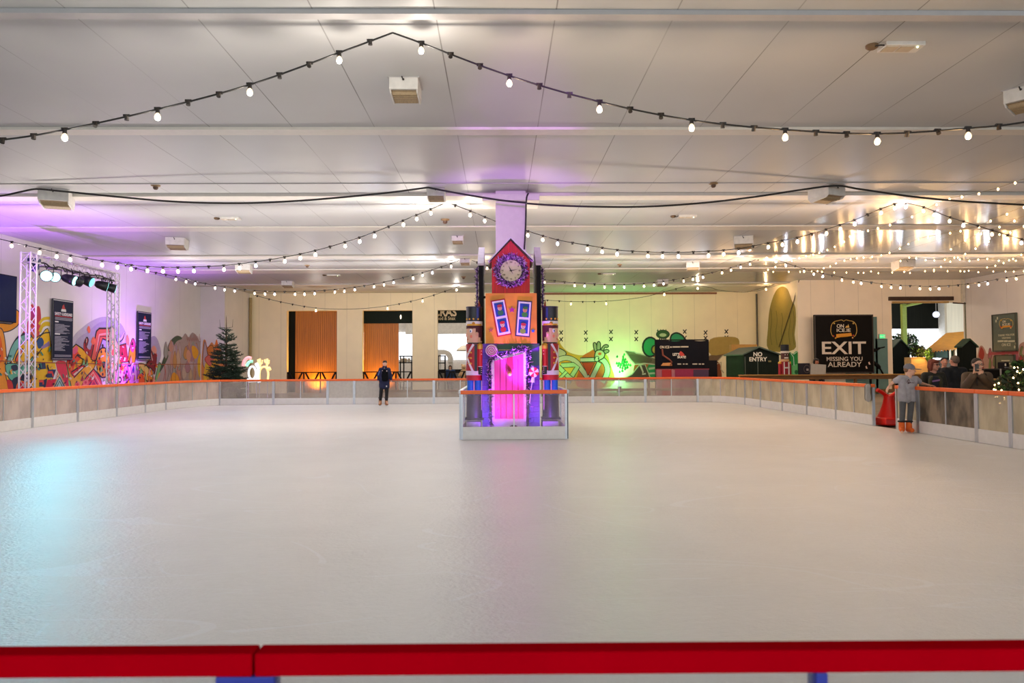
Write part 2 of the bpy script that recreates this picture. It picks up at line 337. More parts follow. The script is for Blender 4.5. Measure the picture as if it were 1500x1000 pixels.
P_side = plexi('plexi_scuffed', '#c6b4a8', .82); P_back = plexi('plexi_clear', '#cfc4b8', .32); P_dirty = plexi('plexi_grimy', '#8f7d66', .85, .4, .75)
P_isl = plexi('plexi_island', '#c4b6cc', .12, .15); P_right = plexi('plexi_beige', '#cbbd9f', .86); P_white = mat('board_white', '#b9b2a8', .45); P_near = plexi('plexi_milky', '#a7a29e', .3)
M_kick = mat('kick_white', '#d6d2ce', .4, var=.04); M_orange = mat('rail_orange', '#e8641c', .4, var=.05); M_red = mat('rail_red', '#a40010', .7, var=.04, spec=0)
M_alu = mat('aluminium', '#b9bbc0', .35, .7, var=.05); M_gap = mat('dark_gap', '#2c2a2a', .7); M_blue = mat('bracket_blue', '#1d2a8c', .5)
ZK, ZP, ZT = .25, .885, .96
def board(pts, label, group=None, pan=P_side, rail=M_orange, splits=(.5,), kick=M_kick, width=.09, dark=True, gate=False, posts=(True, True), zt=ZT, zp=ZP, feet=None):
    """one barrier module along a polyline of (x, y) points."""
    pts = [Vector((p[0], p[1], 0)) for p in pts]; L = [0]
    for a, c in zip(pts, pts[1:]): L.append(L[-1]+(c-a).length)
    def at(d):
        d = min(max(d, 0), L[-1])
        for i in range(len(pts)-1):
            if d <= L[i+1]+1e-6: return pts[i]+(pts[i+1]-pts[i])*((d-L[i])/(L[i+1]-L[i]))
        return pts[-1]
    T = thing('rink_barrier' if not gate else 'rink_gate', label, 'barrier', at(L[-1]/2), 0, group)
    def strip(d0, d1, z0, z1, th):
        b = MB(); ds = [d0]+[l for l in L if d0 < l < d1]+[d1]; vs = []
        for k, d in enumerate(ds):
            p = at(d); t = (at(d+.05)-at(d-.05)).normalized(); n = Vector((-t.y, t.x, 0))*(th/2)
            vs += [p-n+Vector((0, 0, z0)), p+n+Vector((0, 0, z0)), p+n+Vector((0, 0, z1)), p-n+Vector((0, 0, z1))]
        fs = [(4*i+j, 4*i+(j+1) % 4, 4*i+4+(j+1) % 4, 4*i+4+j) for i in range(len(ds)-1) for j in range(4)]
        n = 4*(len(ds)-1); return b.add(vs, fs+[(3, 2, 1, 0), (n, n+1, n+2, n+3)])
    e = .012; tot = L[-1]
    strip(e, tot-e, 0.004, ZK, .05).build('kick_plate', kick, T, .004)
    cuts = [0.02]+[s*tot for s in splits]+[tot-.02]
    for a, c in zip(cuts, cuts[1:]): strip(a, c, ZK, zp, .012).build('panel', pan, T)
    for s in splits: p = at(s*tot); strip(s*tot-.014, s*tot+.014, ZK, zp, .035).build('mullion', M_alu, T)
    for k, d in enumerate((e+.012, tot-e-.012)):
        if posts[k]: strip(max(0, d-.022), d+.022, .004, zp, .06).build('post', M_alu, T)
    strip(.002, tot-.002, zp, zt, width).build('top_rail', rail, T, .012 if width > .06 else .0035)
    if dark: strip(-.0, .011, .004, zp, .045).build('gap_seal', M_gap, T)
    if feet:
        for d in feet: p = at(d); w_ = .05 if d > 1 else .0105; MB().bb((p.x-w_, p.y-.019, .3), (p.x+w_, p.y+.02, zp-.001)).build('bracket', M_blue, T, .003)
    return T
# along the graffiti wall
ys = [11.5, 13.5, 15.5, 17.5, 19.35, 21.3, 23.0, 24.4]
nm = ['seventh', 'sixth', 'fifth', 'fourth', 'third', 'second', 'first']
for i in range(7):
    board([(-11.28, ys[i]), (-11.28, ys[i+1])], 'scuffed rink barrier with orange rail below the graffiti wall, %s from the curved corner' % nm[i], 'barriers along the graffiti wall', P_side)
board([(-11.28, 24.4), (-11.2, 25.4), (-11.0, 26.2), (-10.76, 26.8), (-10.55, 27.2)], 'curved rink barrier at the corner in front of the fir tree', None, P_side, splits=(.3, .55, .8))
# along the back
bx = [(-10.55, -8.53, 'below the fir tree and light figures', P_back), (-8.53, -6.5, 'below the first timber screen opening', P_back)]
for a, c, where, pm in bx: board([(a, 27.2), (c, 27.2)], 'clear rink barrier in the back row %s' % where, 'back row barriers', pm)
for a, c, where in ((-6.5, -5.5, 'between the two timber screens'), (-5.5, -4.5, 'just beside the skater in black')):
    board([(a, 27.2), (c, 27.2)], 'opaque pale rink gate in the back row %s' % where, 'opaque back gates', P_white, splits=(), gate=True)
for a, c, where in ((-4.5, -2.5, 'directly behind the skater in black'), (-2.5, -.5, 'under the dark food sign, beside the tower'), (-.5, 1.5, 'hidden behind the clock tower'), (1.5, 3.52, 'in front of the painted bicycle'),
                    (3.52, 5.52, 'in front of the green glow'), (5.52, 7.51, 'below the skating banner')):
    board([(a, 27.2), (c, 27.2)], 'clear rink barrier in the back row %s' % where, 'back row barriers', P_back)
board([(7.51, 27.2), (8.05, 27.1), (8.42, 26.65), (8.62, 25.9), (8.66, 25.2)], 'curved pale rink barrier at the corner by the no entry shed', None, P_right, splits=(.35, .7))
# exit side
yr = [25.2, 23.7, 21.85, 20.1, 18.35, 16.5]
nm = ['first', 'second', 'third', 'fourth', 'fifth']
for i in range(5): board([(8.66, yr[i]), (8.66, yr[i+1])], 'beige rink barrier on the exit side, %s along from the curved shed corner' % nm[i], 'exit side barriers', P_right)
board([(8.66, 15.55), (8.66, 14.72)], 'short opaque barrier just behind the boy in grey', None, P_right, splits=())
board([(8.66, 14.72), (8.66, 12.9)], 'grimy dark streaked rink barrier under the spectators', None, P_dirty)
board([(8.66, 12.9), (8.66, 12.03)], 'narrow beige rink gate beside the grimy barrier', None, P_right, splits=(), gate=True)
board([(8.66, 12.03), (8.66, 10.2)], 'beige rink barrier at the picture edge below the lit bush', None, P_right)
# across the near end
for a, c, lab, ft in ((-2.42, -.42, 'blurred red railed barrier across the near end, on the stage truss side', (1.985,)), (-.42, 1.58, 'blurred red railed barrier across the near end, with a slim blue bracket', (.965, )), ):
    board([(a, 1.253-.0143*a), (c, 1.253-.0143*c)], lab, 'near end barriers', P_near, M_red, splits=(), posts=(False, False), width=.044, feet=ft, dark=False, zp=.925, zt=.964)
# ================================================================== ISLAND barrier round the tower
IX0, IX1, IY0, IY1 = -.77, 1.31, 14.02, 18.6
board([(IX0, IY0), (IX1, IY0)], 'clear barrier across the front of the clock tower with orange rail', 'barriers around the clock tower', P_isl)
board([(IX0, IY1), (IX0, IY0+.05)], 'clear barrier with pale rail along the tower side towards the stage truss', 'barriers around the clock tower', P_isl, rail=M_alu, splits=(.33, .66))
board([(IX1, IY0+.05), (IX1, IY1)], 'clear barrier along the tower side towards the exit sign', 'barriers around the clock tower', P_isl, rail=M_alu, splits=(.33, .66))
# ================================================================== skate aid, shoes, timber fences
M_skred = mat('aid_red', '#e01a10', .35, var=.05)
T = thing('skating_aid', 'red plastic skating aid standing in the open gate behind the boy', 'skating aid', (9.15, 16.75, 0))
b = MB().lathe([(.33, .004), (.34, .05), (.29, .14), (.2, .32), (.14, .5), (.115, .62), (.12, .68)], (9.15, 16.75, 0), 20); b.build('body', M_skred, T, .004)
b = MB(); b.tube(smooth_path([(8.86, 16.72, .82), (8.98, 16.74, .76), (9.15, 16.75, .66), (9.32, 16.76, .74), (9.44, 16.78, .80)]), .045, 8); b.build('handle', M_skred, T)
b = MB().box((8.95, 16.55, .1), (.26, .5, .16)); b.build('runner', M_skred, T, .03)
for k, (dy, lab, c) in enumerate(((0, 'grey trainer hanging on the gate post, sole towards the ice', '#7d7d7a'), (.13, 'darker trainer hanging behind the grey one on the gate post', '#55544f'))):
    x, y, z = 8.54+.05*k, 16.56+dy, .96
    T = thing('trainer', lab, 'shoe', (x, y, z), 0, 'trainers on the gate post'); m = C(c)
    up = MB(); 
    capsule(up, (x, y, z-.3), (x+.01, y, z-.06), .05, .055); up.ell((x, y, z-.33), (.05, .05, .07)); up.ell((x+.03, y, z-.05), (.06, .05, .06))
    remesh(up, .012, 2).build('upper', m, T)
    s = MB().prism(smooth_path([(x-.03, y-.058, z-.4), (x+.03, y-.058, z-.39), (x+.055, y-.058, z-.3), (x+.035, y-.058, z-.17), (x+.045, y-.058, z-.05), (x, y-.058, z-.0), (x-.045, y-.058, z-.05), (x-.035, y-.058, z-.17), (x-.055, y-.058, z-.3)], 4, True), (0, .018, 0)); s.build('sole', C('#b4b2ad' if k == 0 else '#6d6c68'), T)
    MB().tube([(x, y, z-.06), (x+.05, y, z+.01), (x+.13, y, z-.03)], .012).build('lace', C('#2c2c2c'), T)
M_wood = mat('timber', '#b07d38', .6, var=.25, scale=5, stretch=(.6, 4, 8)); M_wood2 = mat('timber_dark', '#80562a', .65, var=.25, scale=5, stretch=(.6, 4, 8))
def fence(name, x0, x1, y, rails, posts, label, top=None, mat_=None, cat='fence'):
    T = thing(name, label, cat, ((x0+x1)/2, y, -.03))
    for z, h in rails: MB().bb((x0, y-.02, z), (x1, y+.02, z+h)).build('rail', mat_ or M_wood2, T, .005)
    for i in range(posts): x = x0+.05+(x1-x0-.1)*i/(posts-1); MB().bb((x-.045, y+.021, -.03), (x+.045, y+.1, rails[-1][0]+rails[-1][1])).build('post', M_wood2, T, .005)
    if top: MB().bb((x0, y-.14, top), (x1, y+.16, top+.045)).build('counter_top', M_wood, T, .006)
    return T
fence('timber_fence', -4.6, 7.9, 27.75, [(.18, .06), (.42, .1), (.82, .1)], 7, 'low timber post and rail fence showing through the back barriers')
fence('timber_fence', 8.8, 16.0, 26.2, [(.35, .14), (.86, .14)], 6, 'timber counter fence running below the exit sign', 1.0)
fence('timber_fence', 11.9, 14.6, 17.6, [(.4, .12), (.86, .14)], 3, 'short timber counter fence beside the lit bush', 1.0)
# ================================================================== FESTOON STRINGS
M_cable = mat('cable_black', '#1d1a18', .6); M_sock = mat('socket_black', '#241d18', .55)
M_warm = mat('bulb_warm', '#ffffff', .4, emit=1.5, ecol='#ffd9a0', var=0, sample=False); M_cool = mat('bulb_cool', '#ffffff', .4, emit=1.7, ecol='#d4e4ff', var=0, sample=False)
M_fairy = mat('fairy_warm', '#ffffff', .4, emit=18, ecol='#ffce8a', var=0)
PW, PC, PB = 21.0, 18.0, 95.0
def bulb_mesh(r, m):
    b = MB().lathe([(.001, -r*1.25), (r*.6, -r*1.02), (r*.95, -r*.45), (r, 0), (r*.8, r*.62), (r*.42, r*1.1), (r*.36, r*1.3)], (0, 0, 0), 10, caps=False)
    me = bpy.data.meshes.new('bulb'); me.from_pydata([tuple(v) for v in b.v], [], b.f); me.polygons.foreach_set('use_smooth', [True]*len(b.f)); me.materials.append(m); return me
def sock_mesh():
    b = MB().cone((0, 0, .018), (0, 0, -.045), .02, .026, 8).box((0, 0, .012), (.075, .028, .022))
    me = bpy.data.meshes.new('socket'); me.from_pydata([tuple(v) for v in b.v], [], b.f); me.materials.append(M_sock); return me
BM = {('w', .036): bulb_mesh(.036, M_warm), ('w', .041): bulb_mesh(.041, M_warm), ('c', .041): bulb_mesh(.041, M_cool), ('w', .055): bulb_mesh(.055, M_warm)}
SOCK = sock_mesh()
def child(name, me, root, loc, s=1, rx=0):
    o = bpy.data.objects.new(name, me); COL.objects.link(o); o.parent = root; o.location = Vector(loc)-root.location; o.scale = (s, s, s); o.rotation_euler = (rx, 0, 0); return o
def festoon(label, ctrl, Y, lit, spacing, br, power=1.0, r=.011, ends=(None, None)):
    """ctrl: pixel points of the cable, hung in the plane Y; lit: pixel x of lit bulbs (negative = cool white)."""
    pts = smooth_path([aY(x, y, Y) for x, y in ctrl], 8)
    T = thing('festoon_string', label, 'string lights', pts[len(pts)//2])
    MB().tube(pts, r, 5).build('cable', M_cable, T)
    xs = [px_of(p) for p in pts]
    def on(px):
        for a, c, pa, pc in zip(xs, xs[1:], pts, pts[1:]):
            if a <= px <= c: return pa+(pc-pa)*((px-a)/(c-a))
        return pts[0] if px < xs[0] else pts[-1]
    litx = sorted(abs(q) for q in lit); cool = {abs(q) for q in lit if q < 0}; un = []
    x = litx[0]-spacing
    while x > xs[0]+2: un.append(x); x -= spacing
    x = litx[-1]+spacing
    while x < xs[-1]-2: un.append(x); x += spacing
    for a, c in zip(litx, litx[1:]):
        k = max(1, round((c-a)/spacing))
        if c-a > 70 and spacing < 30: continue
        un += [a+(c-a)*i/k for i in range(1, k)]
    for q in un:
        if 0 < q < 1500: child('socket', SOCK, T, on(q), 1.0+(.25 if Y > 20 else 0), rnd.uniform(-.5, .5))
    for q in litx:
        p = on(q); s = child('socket', SOCK, T, p)
        kind = 'c' if q in cool else 'w'; c = child('bulb', BM[(kind, br)], T, p-Vector((0, 0, .045+br*1.2)))
        lamp('POINT', 'bulb_lamp', p-Vector((0, 0, .09+br*2.5)), '#dfe8ff' if kind == 'c' else ('#fff4e6' if q < 700 else '#ffe2c0' if q < 1050 else '#ffcb8e'), (PC if kind == 'c' else PW)*power, .02)
    return T
def px_of(p):
    d = Vector(p)-EYE; return 750+F*d.dot(CR)/d.dot(CW)
festoon('long string of warm bulbs peaking close overhead, in front of the largest ceiling box', [(-620, 60), (-420, 150), (-250, 198), (-120, 212), (0, 205), (95, 190), (231, 160), (366, 124), (497, 77), (575, 48)], 8.3, [95, 231, 366, 497], 45.3, .036, .8)
festoon('string of warm bulbs sagging from the overhead peak towards the exit side ceiling box', [(575, 48), (617, 63), (746, 111), (878, 149), (1013, 176), (1150, 190), (1285, 196), (1418, 188), (1500, 179), (1620, 155), (1800, 100), (1900, 55)], 8.3, [617, 746, 878, 1013, 1150, 1285, 1418], 45, .036, .8)
L3 = [17, 58, 83, 103, 149.5, 172, 192, 216, 238.7, 260.7, -284, 328, 350.6, -374.7, 417, 440, 462, 505.6, 526.8, -548.9, 590.7, 610.4, 631.2]
festoon('string of bulbs rising from the stage truss to the box beside the column', [(-40, 340), (0, 350), (58, 364), (103, 374), (150, 382), (216, 390.5), (284, 391), (350, 386.5), (440, 372), (526, 348), (610, 315), (655, 296)], 17.7, L3, 22, .041)
festoon('short string of bulbs dropping from the box to the pink column', [(655, 296), (689, 309), (711, 318), (728, 325)], 17.7, [688.7, 710], 22, .041)
L3b = [773, 795, -816.6, 860.4, 882, -904, 949, 970.7, -993.7, 1037.8, 1060, -1082, 1125.4, 1146, -1168, 1210.4, 1230.7, -1252, 1290.5, 1310.5]
festoon('string of warm and cool bulbs from the column up to the bright ceiling peak', [(771, 338), (816, 351), (860, 359), (904, 366), (949, 369), (993, 369.5), (1038, 368), (1082, 364), (1125, 356), (1168, 348), (1210, 336), (1252, 322), (1290, 306), (1320, 296)], 17.7, L3b, 22, .041, .75)
festoon('string of large bulbs dropping from the bright ceiling peak to the picture edge', [(1320, 296), (1352, 303), (1391, 318), (1430, 330), (1475, 344), (1500, 351), (1570, 366)], 17.7, [-1326.7, 1352.6, 1368.5, 1391, -1411, 1453, 1475.5, -1496], 22, .041, .45)
L4 = [257.6, 272.6, -286, 315, 329, -343.8, 373, 388, -402.4, 432, 446, -461, 490.3, 504.6, -519.7, 547.8, 562.5, -576.6, 605, 619, -633.3, 660.8]
festoon('string of bulbs across the back from the stage truss to the tower', [(160, 378), (200, 393), (257, 405), (315, 418), (373, 425.5), (432, 427), (490, 424), (548, 416), (605, 403), (640, 393), (682, 378)], 27.3, L4, 14.7, .041)
L4b = [713.5, -784.4, 797.9, 841.7, -856.4, 885.5, 899.7, -914.4, 943.3, 958, -972, 1001.3, 1015, -1029.7, 1057.6, 1070.7, -1085, 1098.6, 1123]
festoon('string of bulbs across the back over the green lit wall', [(682, 378), (714, 389), (760, 403), (798, 409.5), (842, 414), (886, 416.5), (930, 416), (972, 412), (1016, 405), (1058, 395.5), (1099, 383), (1125, 374)], 27.3, L4b, 14.7, .041)
L4c = [1136.6, -1151, 1177.8, 1192, -1205.4, 1233.3, 1250, -1261.4, 1291.3, 1305.5, -1319, 1347.5, 1362.5, -1375.6, 1418, 1434, -1446.8, 1474.7, 1488.6]
festoon('string of bulbs across the back over the exit sign and market doorway', [(1125, 374), (1151, 385), (1192, 397.5), (1233, 406), (1291, 415.5), (1347, 419), (1390, 418.5), (1434, 413.5), (1475, 406.5), (1500, 402), (1540, 394)], 27.3, L4c, 14.7, .041, 1.5)
festoon('thin string mostly of dark sockets above the timber screens', [(372, 432), (411, 442), (463, 451), (515, 452.5), (567, 448), (619, 437), (668, 421), (700, 410)], 36.0, [462.8, 567.7, 619, 668.7], 17.2, .055, 2.0, .012)
festoon('thin string mostly of dark sockets across the green lit wall', [(795, 439), (836, 441.5), (888, 441), (939, 435.5), (973, 427.5), (1005, 419)], 36.0, [836.4, 888, 973], 17.2, .055, 1.0, .012)
festoon('thin string of dark sockets ending at the painted cave recess', [(1005, 417), (1038, 420.5), (1054, 425), (1088, 428), (1104, 425), (1122, 420), (1140, 415)], 36.0, [1022, 1122], 16.7, .055, 2.0, .012)
# heavy black cable slung across the hall
for lab, ctrl, Y in (('thick black cable sagging between two ceiling boxes on the graffiti side', [(-60, 292), (0, 287), (30, 281), (52, 277), (80, 279), (170, 288), (260, 295.5), (350, 297.5), (430, 294.5), (500, 289), (570, 282), (627, 274.5)], 15.6),
                     ('short thick black cable running from the box to the pink column', [(627, 274.5), (660, 281), (700, 288), (740, 294), (772, 297)], 15.6),
                     ('thick black cable sagging from the pink column past the exit side box', [(772, 298), (830, 301.5), (930, 303), (1020, 298), (1100, 289), (1180, 277), (1225, 272), (1260, 277), (1330, 287), (1400, 294), (1500, 300), (1580, 303)], 15.6)):
    pts = smooth_path([aY(x, y, Y) for x, y in ctrl], 8); T = MB().tube(pts, .021, 6).build('slung_cable', M_cable); tag(T, lab, 'cable')
T = MB().tube(smooth_path([aY(774, 283, 16.2), aY(771, 293, 16.2), aY(770, 330, 16.3), aY(768, 365, 16.3)], 6), .02, 6).build('drop_cable', M_cable); tag(T, 'dark cable dropping down the side of the pink column', 'cable')
# fairy light strings under the exit side ceiling
FM = bulb_mesh(.021, M_fairy)
def fairy(label, pts, z=5.2):
    ps = [aZ(x, y, z) for x, y in pts]; T = thing('fairy_light_string', label, 'fairy lights', ps[len(ps)//2], 0, None)
    MB().tube(ps, .005, 4).build('wire', mat('fairy_wire', '#8d7b58', .6), T)
    for p in ps: child('bulb', FM, T, p-Vector((0, 0, .03)))
    return T
fairy('fairy light string running diagonally from overhead to the no entry shed', [(1530, 253), (1487, 266), (1462, 275), (1434, 282), (1409, 286.5), (1391, 290), (1372, 298), (1336, 316), (1316, 322.7), (1303.7, 328), (1286, 333), (1271.5, 336.4), (1260, 338), (1245, 345), (1236, 352.6), (1222.6, 360), (1212, 365), (1200, 369), (1191, 372), (1181, 374), (1170.7, 377), (1160, 381), (1150, 386), (1136, 390), (1125, 394)])
fairy('fairy light string ending above the top edge of the exit sign', [(1500, 302), (1475, 312), (1451, 322), (1434, 331), (1407, 337), (1391.6, 340), (1376, 343), (1359.4, 346), (1345.5, 349), (1330.5, 356), (1318, 363), (1303, 369), (1291, 372.6), (1277.6, 374.7), (1265, 376), (1255, 377), (1246, 378.5), (1237, 380.5), (1224.6, 384.5), (1216, 389), (1206.6, 391.6), (1197.5, 396)])
fairy('fairy light string along the far row over exit sign and doorway', [(1122, 398), (1132.7, 397), (1155.5, 397), (1172, 397), (1189, 396), (1204, 397), (1222, 398), (1240, 398), (1257, 398.5), (1265, 398.5), (1276, 396.5), (1286.7, 399), (1307, 398), (1324.5, 397), (1333, 398.7), (1355, 396), (1368, 396), (1388, 396), (1406.8, 396), (1412.6, 396.5), (1419, 395.5), (1433, 397.5), (1455, 396.5), (1473, 396.5), (1485, 396.7), (1500, 396)])
fairy('fairy light string in the middle row under the glossy ceiling', [(1319, 381), (1332, 376), (1342, 377), (1356, 379.5), (1368.8, 380), (1384, 379), (1398, 376), (1406, 379), (1420, 381), (1433, 379), (1446, 378), (1463, 380.5), (1478, 380), (1488, 380.5), (1502, 380)])
fairy('fairy light string slanting above the market doorway', [(1368, 394), (1378.4, 389.6), (1392, 382), (1403, 376), (1414, 370.6), (1429, 362.8), (1448, 352.6), (1464, 342), (1480, 339), (1500, 330)])
fairy('short fairy light string crossing near the white globe', [(1446, 390.6), (1458, 388), (1470, 384), (1484, 378), (1496, 372), (1506, 366)])
fairy('sparse fairy light string close under the slung cable', [(1393, 363.8), (1414, 351), (1437, 341), (1464, 331), (1486, 322), (1506, 314)])

# ================================================================== CEILING BOXES AND FITTINGS
M_box = mat('unit_white', '#cdc9c3', .45); M_louv = mat('louvre_tan', '#9a8566', .6, var=.3, scale=40, stretch=(6, .3, 1)); M_hook = mat('hook_black', '#2a2420', .6)
def box_unit(px, py, w, label, yaw=0):
    p = aZ(px, py, ZC); x, y = 0, 0; h = w*.62; d = w*1.15
    T = thing('ceiling_box', label, 'ceiling unit', p, yaw, 'white ceiling boxes'); B = lambda: MB()
    B().bb((-w/2, 0, -h*.7), (w/2, d, 0)).build('housing', M_box, T, .008, world=False)
    b = MB().prism([(-w/2+.005, 0.0, -h*.7), (-w/2+.005, d, -h*.7), (-w/2+.005, d*.85, -h), (-w/2+.005, d*.12, -h*.86)], (.02, 0, 0)).prism([(w/2-.025, 0.0, -h*.7), (w/2-.025, d, -h*.7), (w/2-.025, d*.85, -h), (w/2-.025, d*.12, -h*.86)], (.02, 0, 0))
    b.build('side_cheek', M_box, T, world=False)
    b = MB()
    for k in range(5): b.box((0, d*(.2+.14*k), -h*.8), (w*.86, .012, h*.2), Matrix.Rotation(.6, 3, 'X'))
    b.add([(-w*.45, d*.08, -h*.72), (w*.45, d*.08, -h*.72), (w*.42, d*.8, -h*.97), (-w*.42, d*.8, -h*.97)], [(0, 1, 2, 3)]); b.build('louvre', M_louv, T, world=False)
    MB().tube([(-w*.05, -.012, .0-h*.02), (-w*.03, -.025, -h*.12), (.0, -.03, -h*.2)], .009, 6).ell((0, -.03, -h*.2), .016).build('hook', M_hook, T, world=False)
    b = MB().bb((-w/2-.02, -.01, -.012), (w/2+.02, d+.02, -.001)); b.build('ceiling_plate', M_beam2, T, world=False)
    lamp('SPOT', 'box_fill_spot', T.location+Vector((math.sin(-yaw)*-.2, .25, -h-.05)), '#eef4ff' if px < 1000 else '#ffe6c4', PB, .12, T.location+Vector((0, .2, -5)), 165, .6)  # added fill spot for the room, hung below the box
    return T
box_unit(591, 112, .40, 'largest white louvred box on the ceiling, under the overhead peak of bulbs')
box_unit(1496, 126, .46, 'white louvred ceiling box cut off by the picture edge', -.9)
box_unit(78, 276, .6, 'white louvred ceiling box where the slung cable starts above the stage truss', .35)
box_unit(638, 275, .40, 'white louvred ceiling box beside the pink column')
box_unit(1226, 271, .52, 'white louvred ceiling box at the peak of the slung cable, exit side', .4)
box_unit(256, 347, .55, 'faint white louvred ceiling box above the truss end', .2)
box_unit(670, 345, .36, 'small white louvred ceiling box just beyond the column side box')
box_unit(1089, 345, .58, 'white louvred ceiling box over the string of bulbs towards the exit sign', -.3)
box_unit(355, 386, .55, 'white louvred ceiling box behind the truss string of bulbs', .15)
box_unit(681, 378, .38, 'white louvred ceiling box where the back string of bulbs is hung')
box_unit(1015, 383, .5, 'white louvred ceiling box above the skating banner', -.25)
box_unit(1329, 380, .62, 'white louvred ceiling box above the market doorway', -.1)
box_unit(420, 411, .5, 'far white louvred ceiling box above the first timber screen', .1)
box_unit(971, 409, .5, 'far white louvred ceiling box above the green lit wall', -.1)
def strip_light(px, py, w, label):
    p = aZ(px, py, ZC); T = thing('emergency_light', label, 'ceiling light', p, 0, 'flat ceiling fittings')
    MB().bb((-w*.3, -.04, -.05), (w*.5, .2, .01)).build('housing', M_box, T, .012, world=False)
    MB().bb((-w*.28, -.01, -.062), (-w*.02, .14, -.05)).bb((.02, -.01, -.062), (w*.3, .14, -.05)).build('lens', mat('strip_lens', '#b9aa94', .3), T, world=False)
    MB().ell((w*.36, -.0, -.058), .012).build('indicator', mat('indicator_green', '#f4ffd8', .4, emit=5, ecol='#e8ffb8', sample=False), T, world=False)
    MB().lathe([(.075, 0), (.075, -.03), (.05, -.05)], (-w*.5, .08, 0), 14).build('junction_box', mat('junction_dark', '#6b5236', .6), T, world=False)
    MB().tube(smooth_path([(-w*.5, .05, -.03), (-w*.42, -.03, -.05), (-w*.3, .02, -.03)]), .01, 5).build('wire', M_hook, T, world=False)
strip_light(1318, 62, .62, 'flat ceiling fitting with exposed wiring, overhead on the exit side')
strip_light(333, 318, .62, 'flat ceiling fitting above the stage truss end')
strip_light(1004, 315, .62, 'flat ceiling fitting between the column and the exit side box')
strip_light(486, 402, .7, 'flat ceiling fitting above the timber screens')
strip_light(890, 400, .7, 'flat ceiling fitting above the green lit wall')
def sensor(px, py, label, s=1):
    p = aZ(px, py, ZC); T = thing('ceiling_detector', label, 'detector', p, 0, 'small ceiling detectors')
    MB().lathe([(.1*s, 0), (.1*s, -.02*s), (.05*s, -.04*s)], (0, 0, 0), 16).build('mounting', mat('detector_tan', '#8f7450', .6), T, world=False)
    MB().lathe([(.05*s, -.03*s), (.055*s, -.07*s), (.035*s, -.1*s), (.01, -.105*s)], (0, 0, 0), 14).build('sensor_head', mat('detector_dark', '#5a4030', .5), T, world=False)
sensor(228, 271, 'small dark ceiling detector above the stage end'); sensor(1045, 268, 'small dark ceiling detector beyond the front bulbs, exit side'); sensor(652, 321, 'ceiling detector between the two column side boxes', 1.2)
sensor(450, 388, 'tiny ceiling detector near the rising string of bulbs'); sensor(908, 387, 'tiny ceiling detector beyond the clock tower'); sensor(679, 405, 'ceiling detector close to the back wall by the tower', 1.1)
# ================================================================== CLOCK TOWER
def circ(cx, cy, r, n=24, ry=None): return [(cx+r*math.cos(2*PI*i/n), cy+(ry or r)*math.sin(2*PI*i/n)) for i in range(n)]
def star(cx, cy, r, a0=-PI/2): return [(cx+(r if i % 2 == 0 else r*.42)*math.cos(a0+PI*i/5), cy+(r if i % 2 == 0 else r*.42)*math.sin(a0+PI*i/5)) for i in range(10)]
M_brick = mat('brick_purple', '#6a3a9a', .7, var=.15)
def bricks(name, c1, c2, mortar, sx=2.2):
    m = mat(name, c1, .75, var=.1); nt = m.node_tree; p = nt.nodes['Principled BSDF']; b = nt.nodes.new('ShaderNodeTexBrick'); tc = nt.nodes['Texture Coordinate']
    mp = nt.nodes.new('ShaderNodeMapping'); mp.inputs['Rotation'].default_value = (PI/2, 0, 0); nt.links.new(tc.outputs['Object'], mp.inputs['Vector']); nt.links.new(mp.outputs['Vector'], b.inputs['Vector'])
    b.inputs['Color1'].default_value = lin(c1)+(1,); b.inputs['Color2'].default_value = lin(c2)+(1,); b.inputs['Mortar'].default_value = lin(mortar)+(1,); b.inputs['Scale'].default_value = sx; b.inputs['Mortar Size'].default_value = .008
    nt.links.new(b.outputs['Color'], p.inputs['Base Color']); return m
M_brk = bricks('purple_brick', '#7348b4', '#5a3a96', '#3c2a6a'); M_pinkdoor = mat('door_planks', '#e0489c', .6, var=.15, scale=4, stretch=(9, 1, .2)); M_frame = mat('door_frame_pale', '#e6d6e6', .6)  # brick pattern in two purples with darker mortar
M_orange_bd = mat('orange_board', '#e08a2e', .6, var=.16, scale=3); M_redpl = mat('red_planks', '#c4141e', .6, var=.3, scale=3, stretch=(9, 1, .35)); M_roof = mat('pale_roof', '#d6cfd4', .6); M_blk = mat('black_paint', '#120e14', .6, spec=.15)
M_tins = mat('tinsel_purple', '#5a3a70', .35, .4, var=.4, scale=60); M_tinsd = mat('tinsel_dark', '#2a2030', .4, .3, var=.4, scale=60)
TY = 15.2
def P(x, y, Y=TY): return aY(x, y, Y)
def Z(y, Y=TY): return aY(748, y, Y).z
def X(x, Y=TY): return aY(x, 500, Y).x
tower = thing('clock_tower', 'tall festive clock tower of painted boards standing around the pink column', 'tower', (.25, TY, 0))
def plate(pts, y0, th, name, m, parent, bev=0, label=None):   # flat cut-out standing in the plane Y = y0, th deep towards the camera
    w = [aY(x, y, TY) for x, y in pts]; w = [Vector((v.x, y0, v.z)) for v in w]
    return MB().prism(w, (0, -th, 0)).build(name, m, parent, bev, label)
b = MB().bb((X(706), TY, .02), (X(790), TY+.08, Z(503))); b.build('brick_board', M_brk, tower)
MB().bb((X(706), TY+.08, .02), (X(706)+.06, TY+1.05, Z(503))).bb((X(790)-.06, TY+.08, .02), (X(790), TY+1.05, Z(503))).build('side_board', M_brk, tower)
MB().bb((X(683), TY-.05, .02), (X(704), TY+.6, .26)).bb((X(794), TY-.05, .02), (X(817), TY+.6, .26)).build('plinth', mat('plinth_white', '#b8b0bc', .6), tower, .01)
plate([(728, 503.5), (790, 503.5), (790, 507), (776, 516), (773, 533), (790, 536), (790, 503.6), (790, 514), (728, 514)][:3]+[(776, 513), (728, 515)], TY-.001, .01, 'green_roof_band', mat('dark_green_paint', '#2f5242', .7), tower)
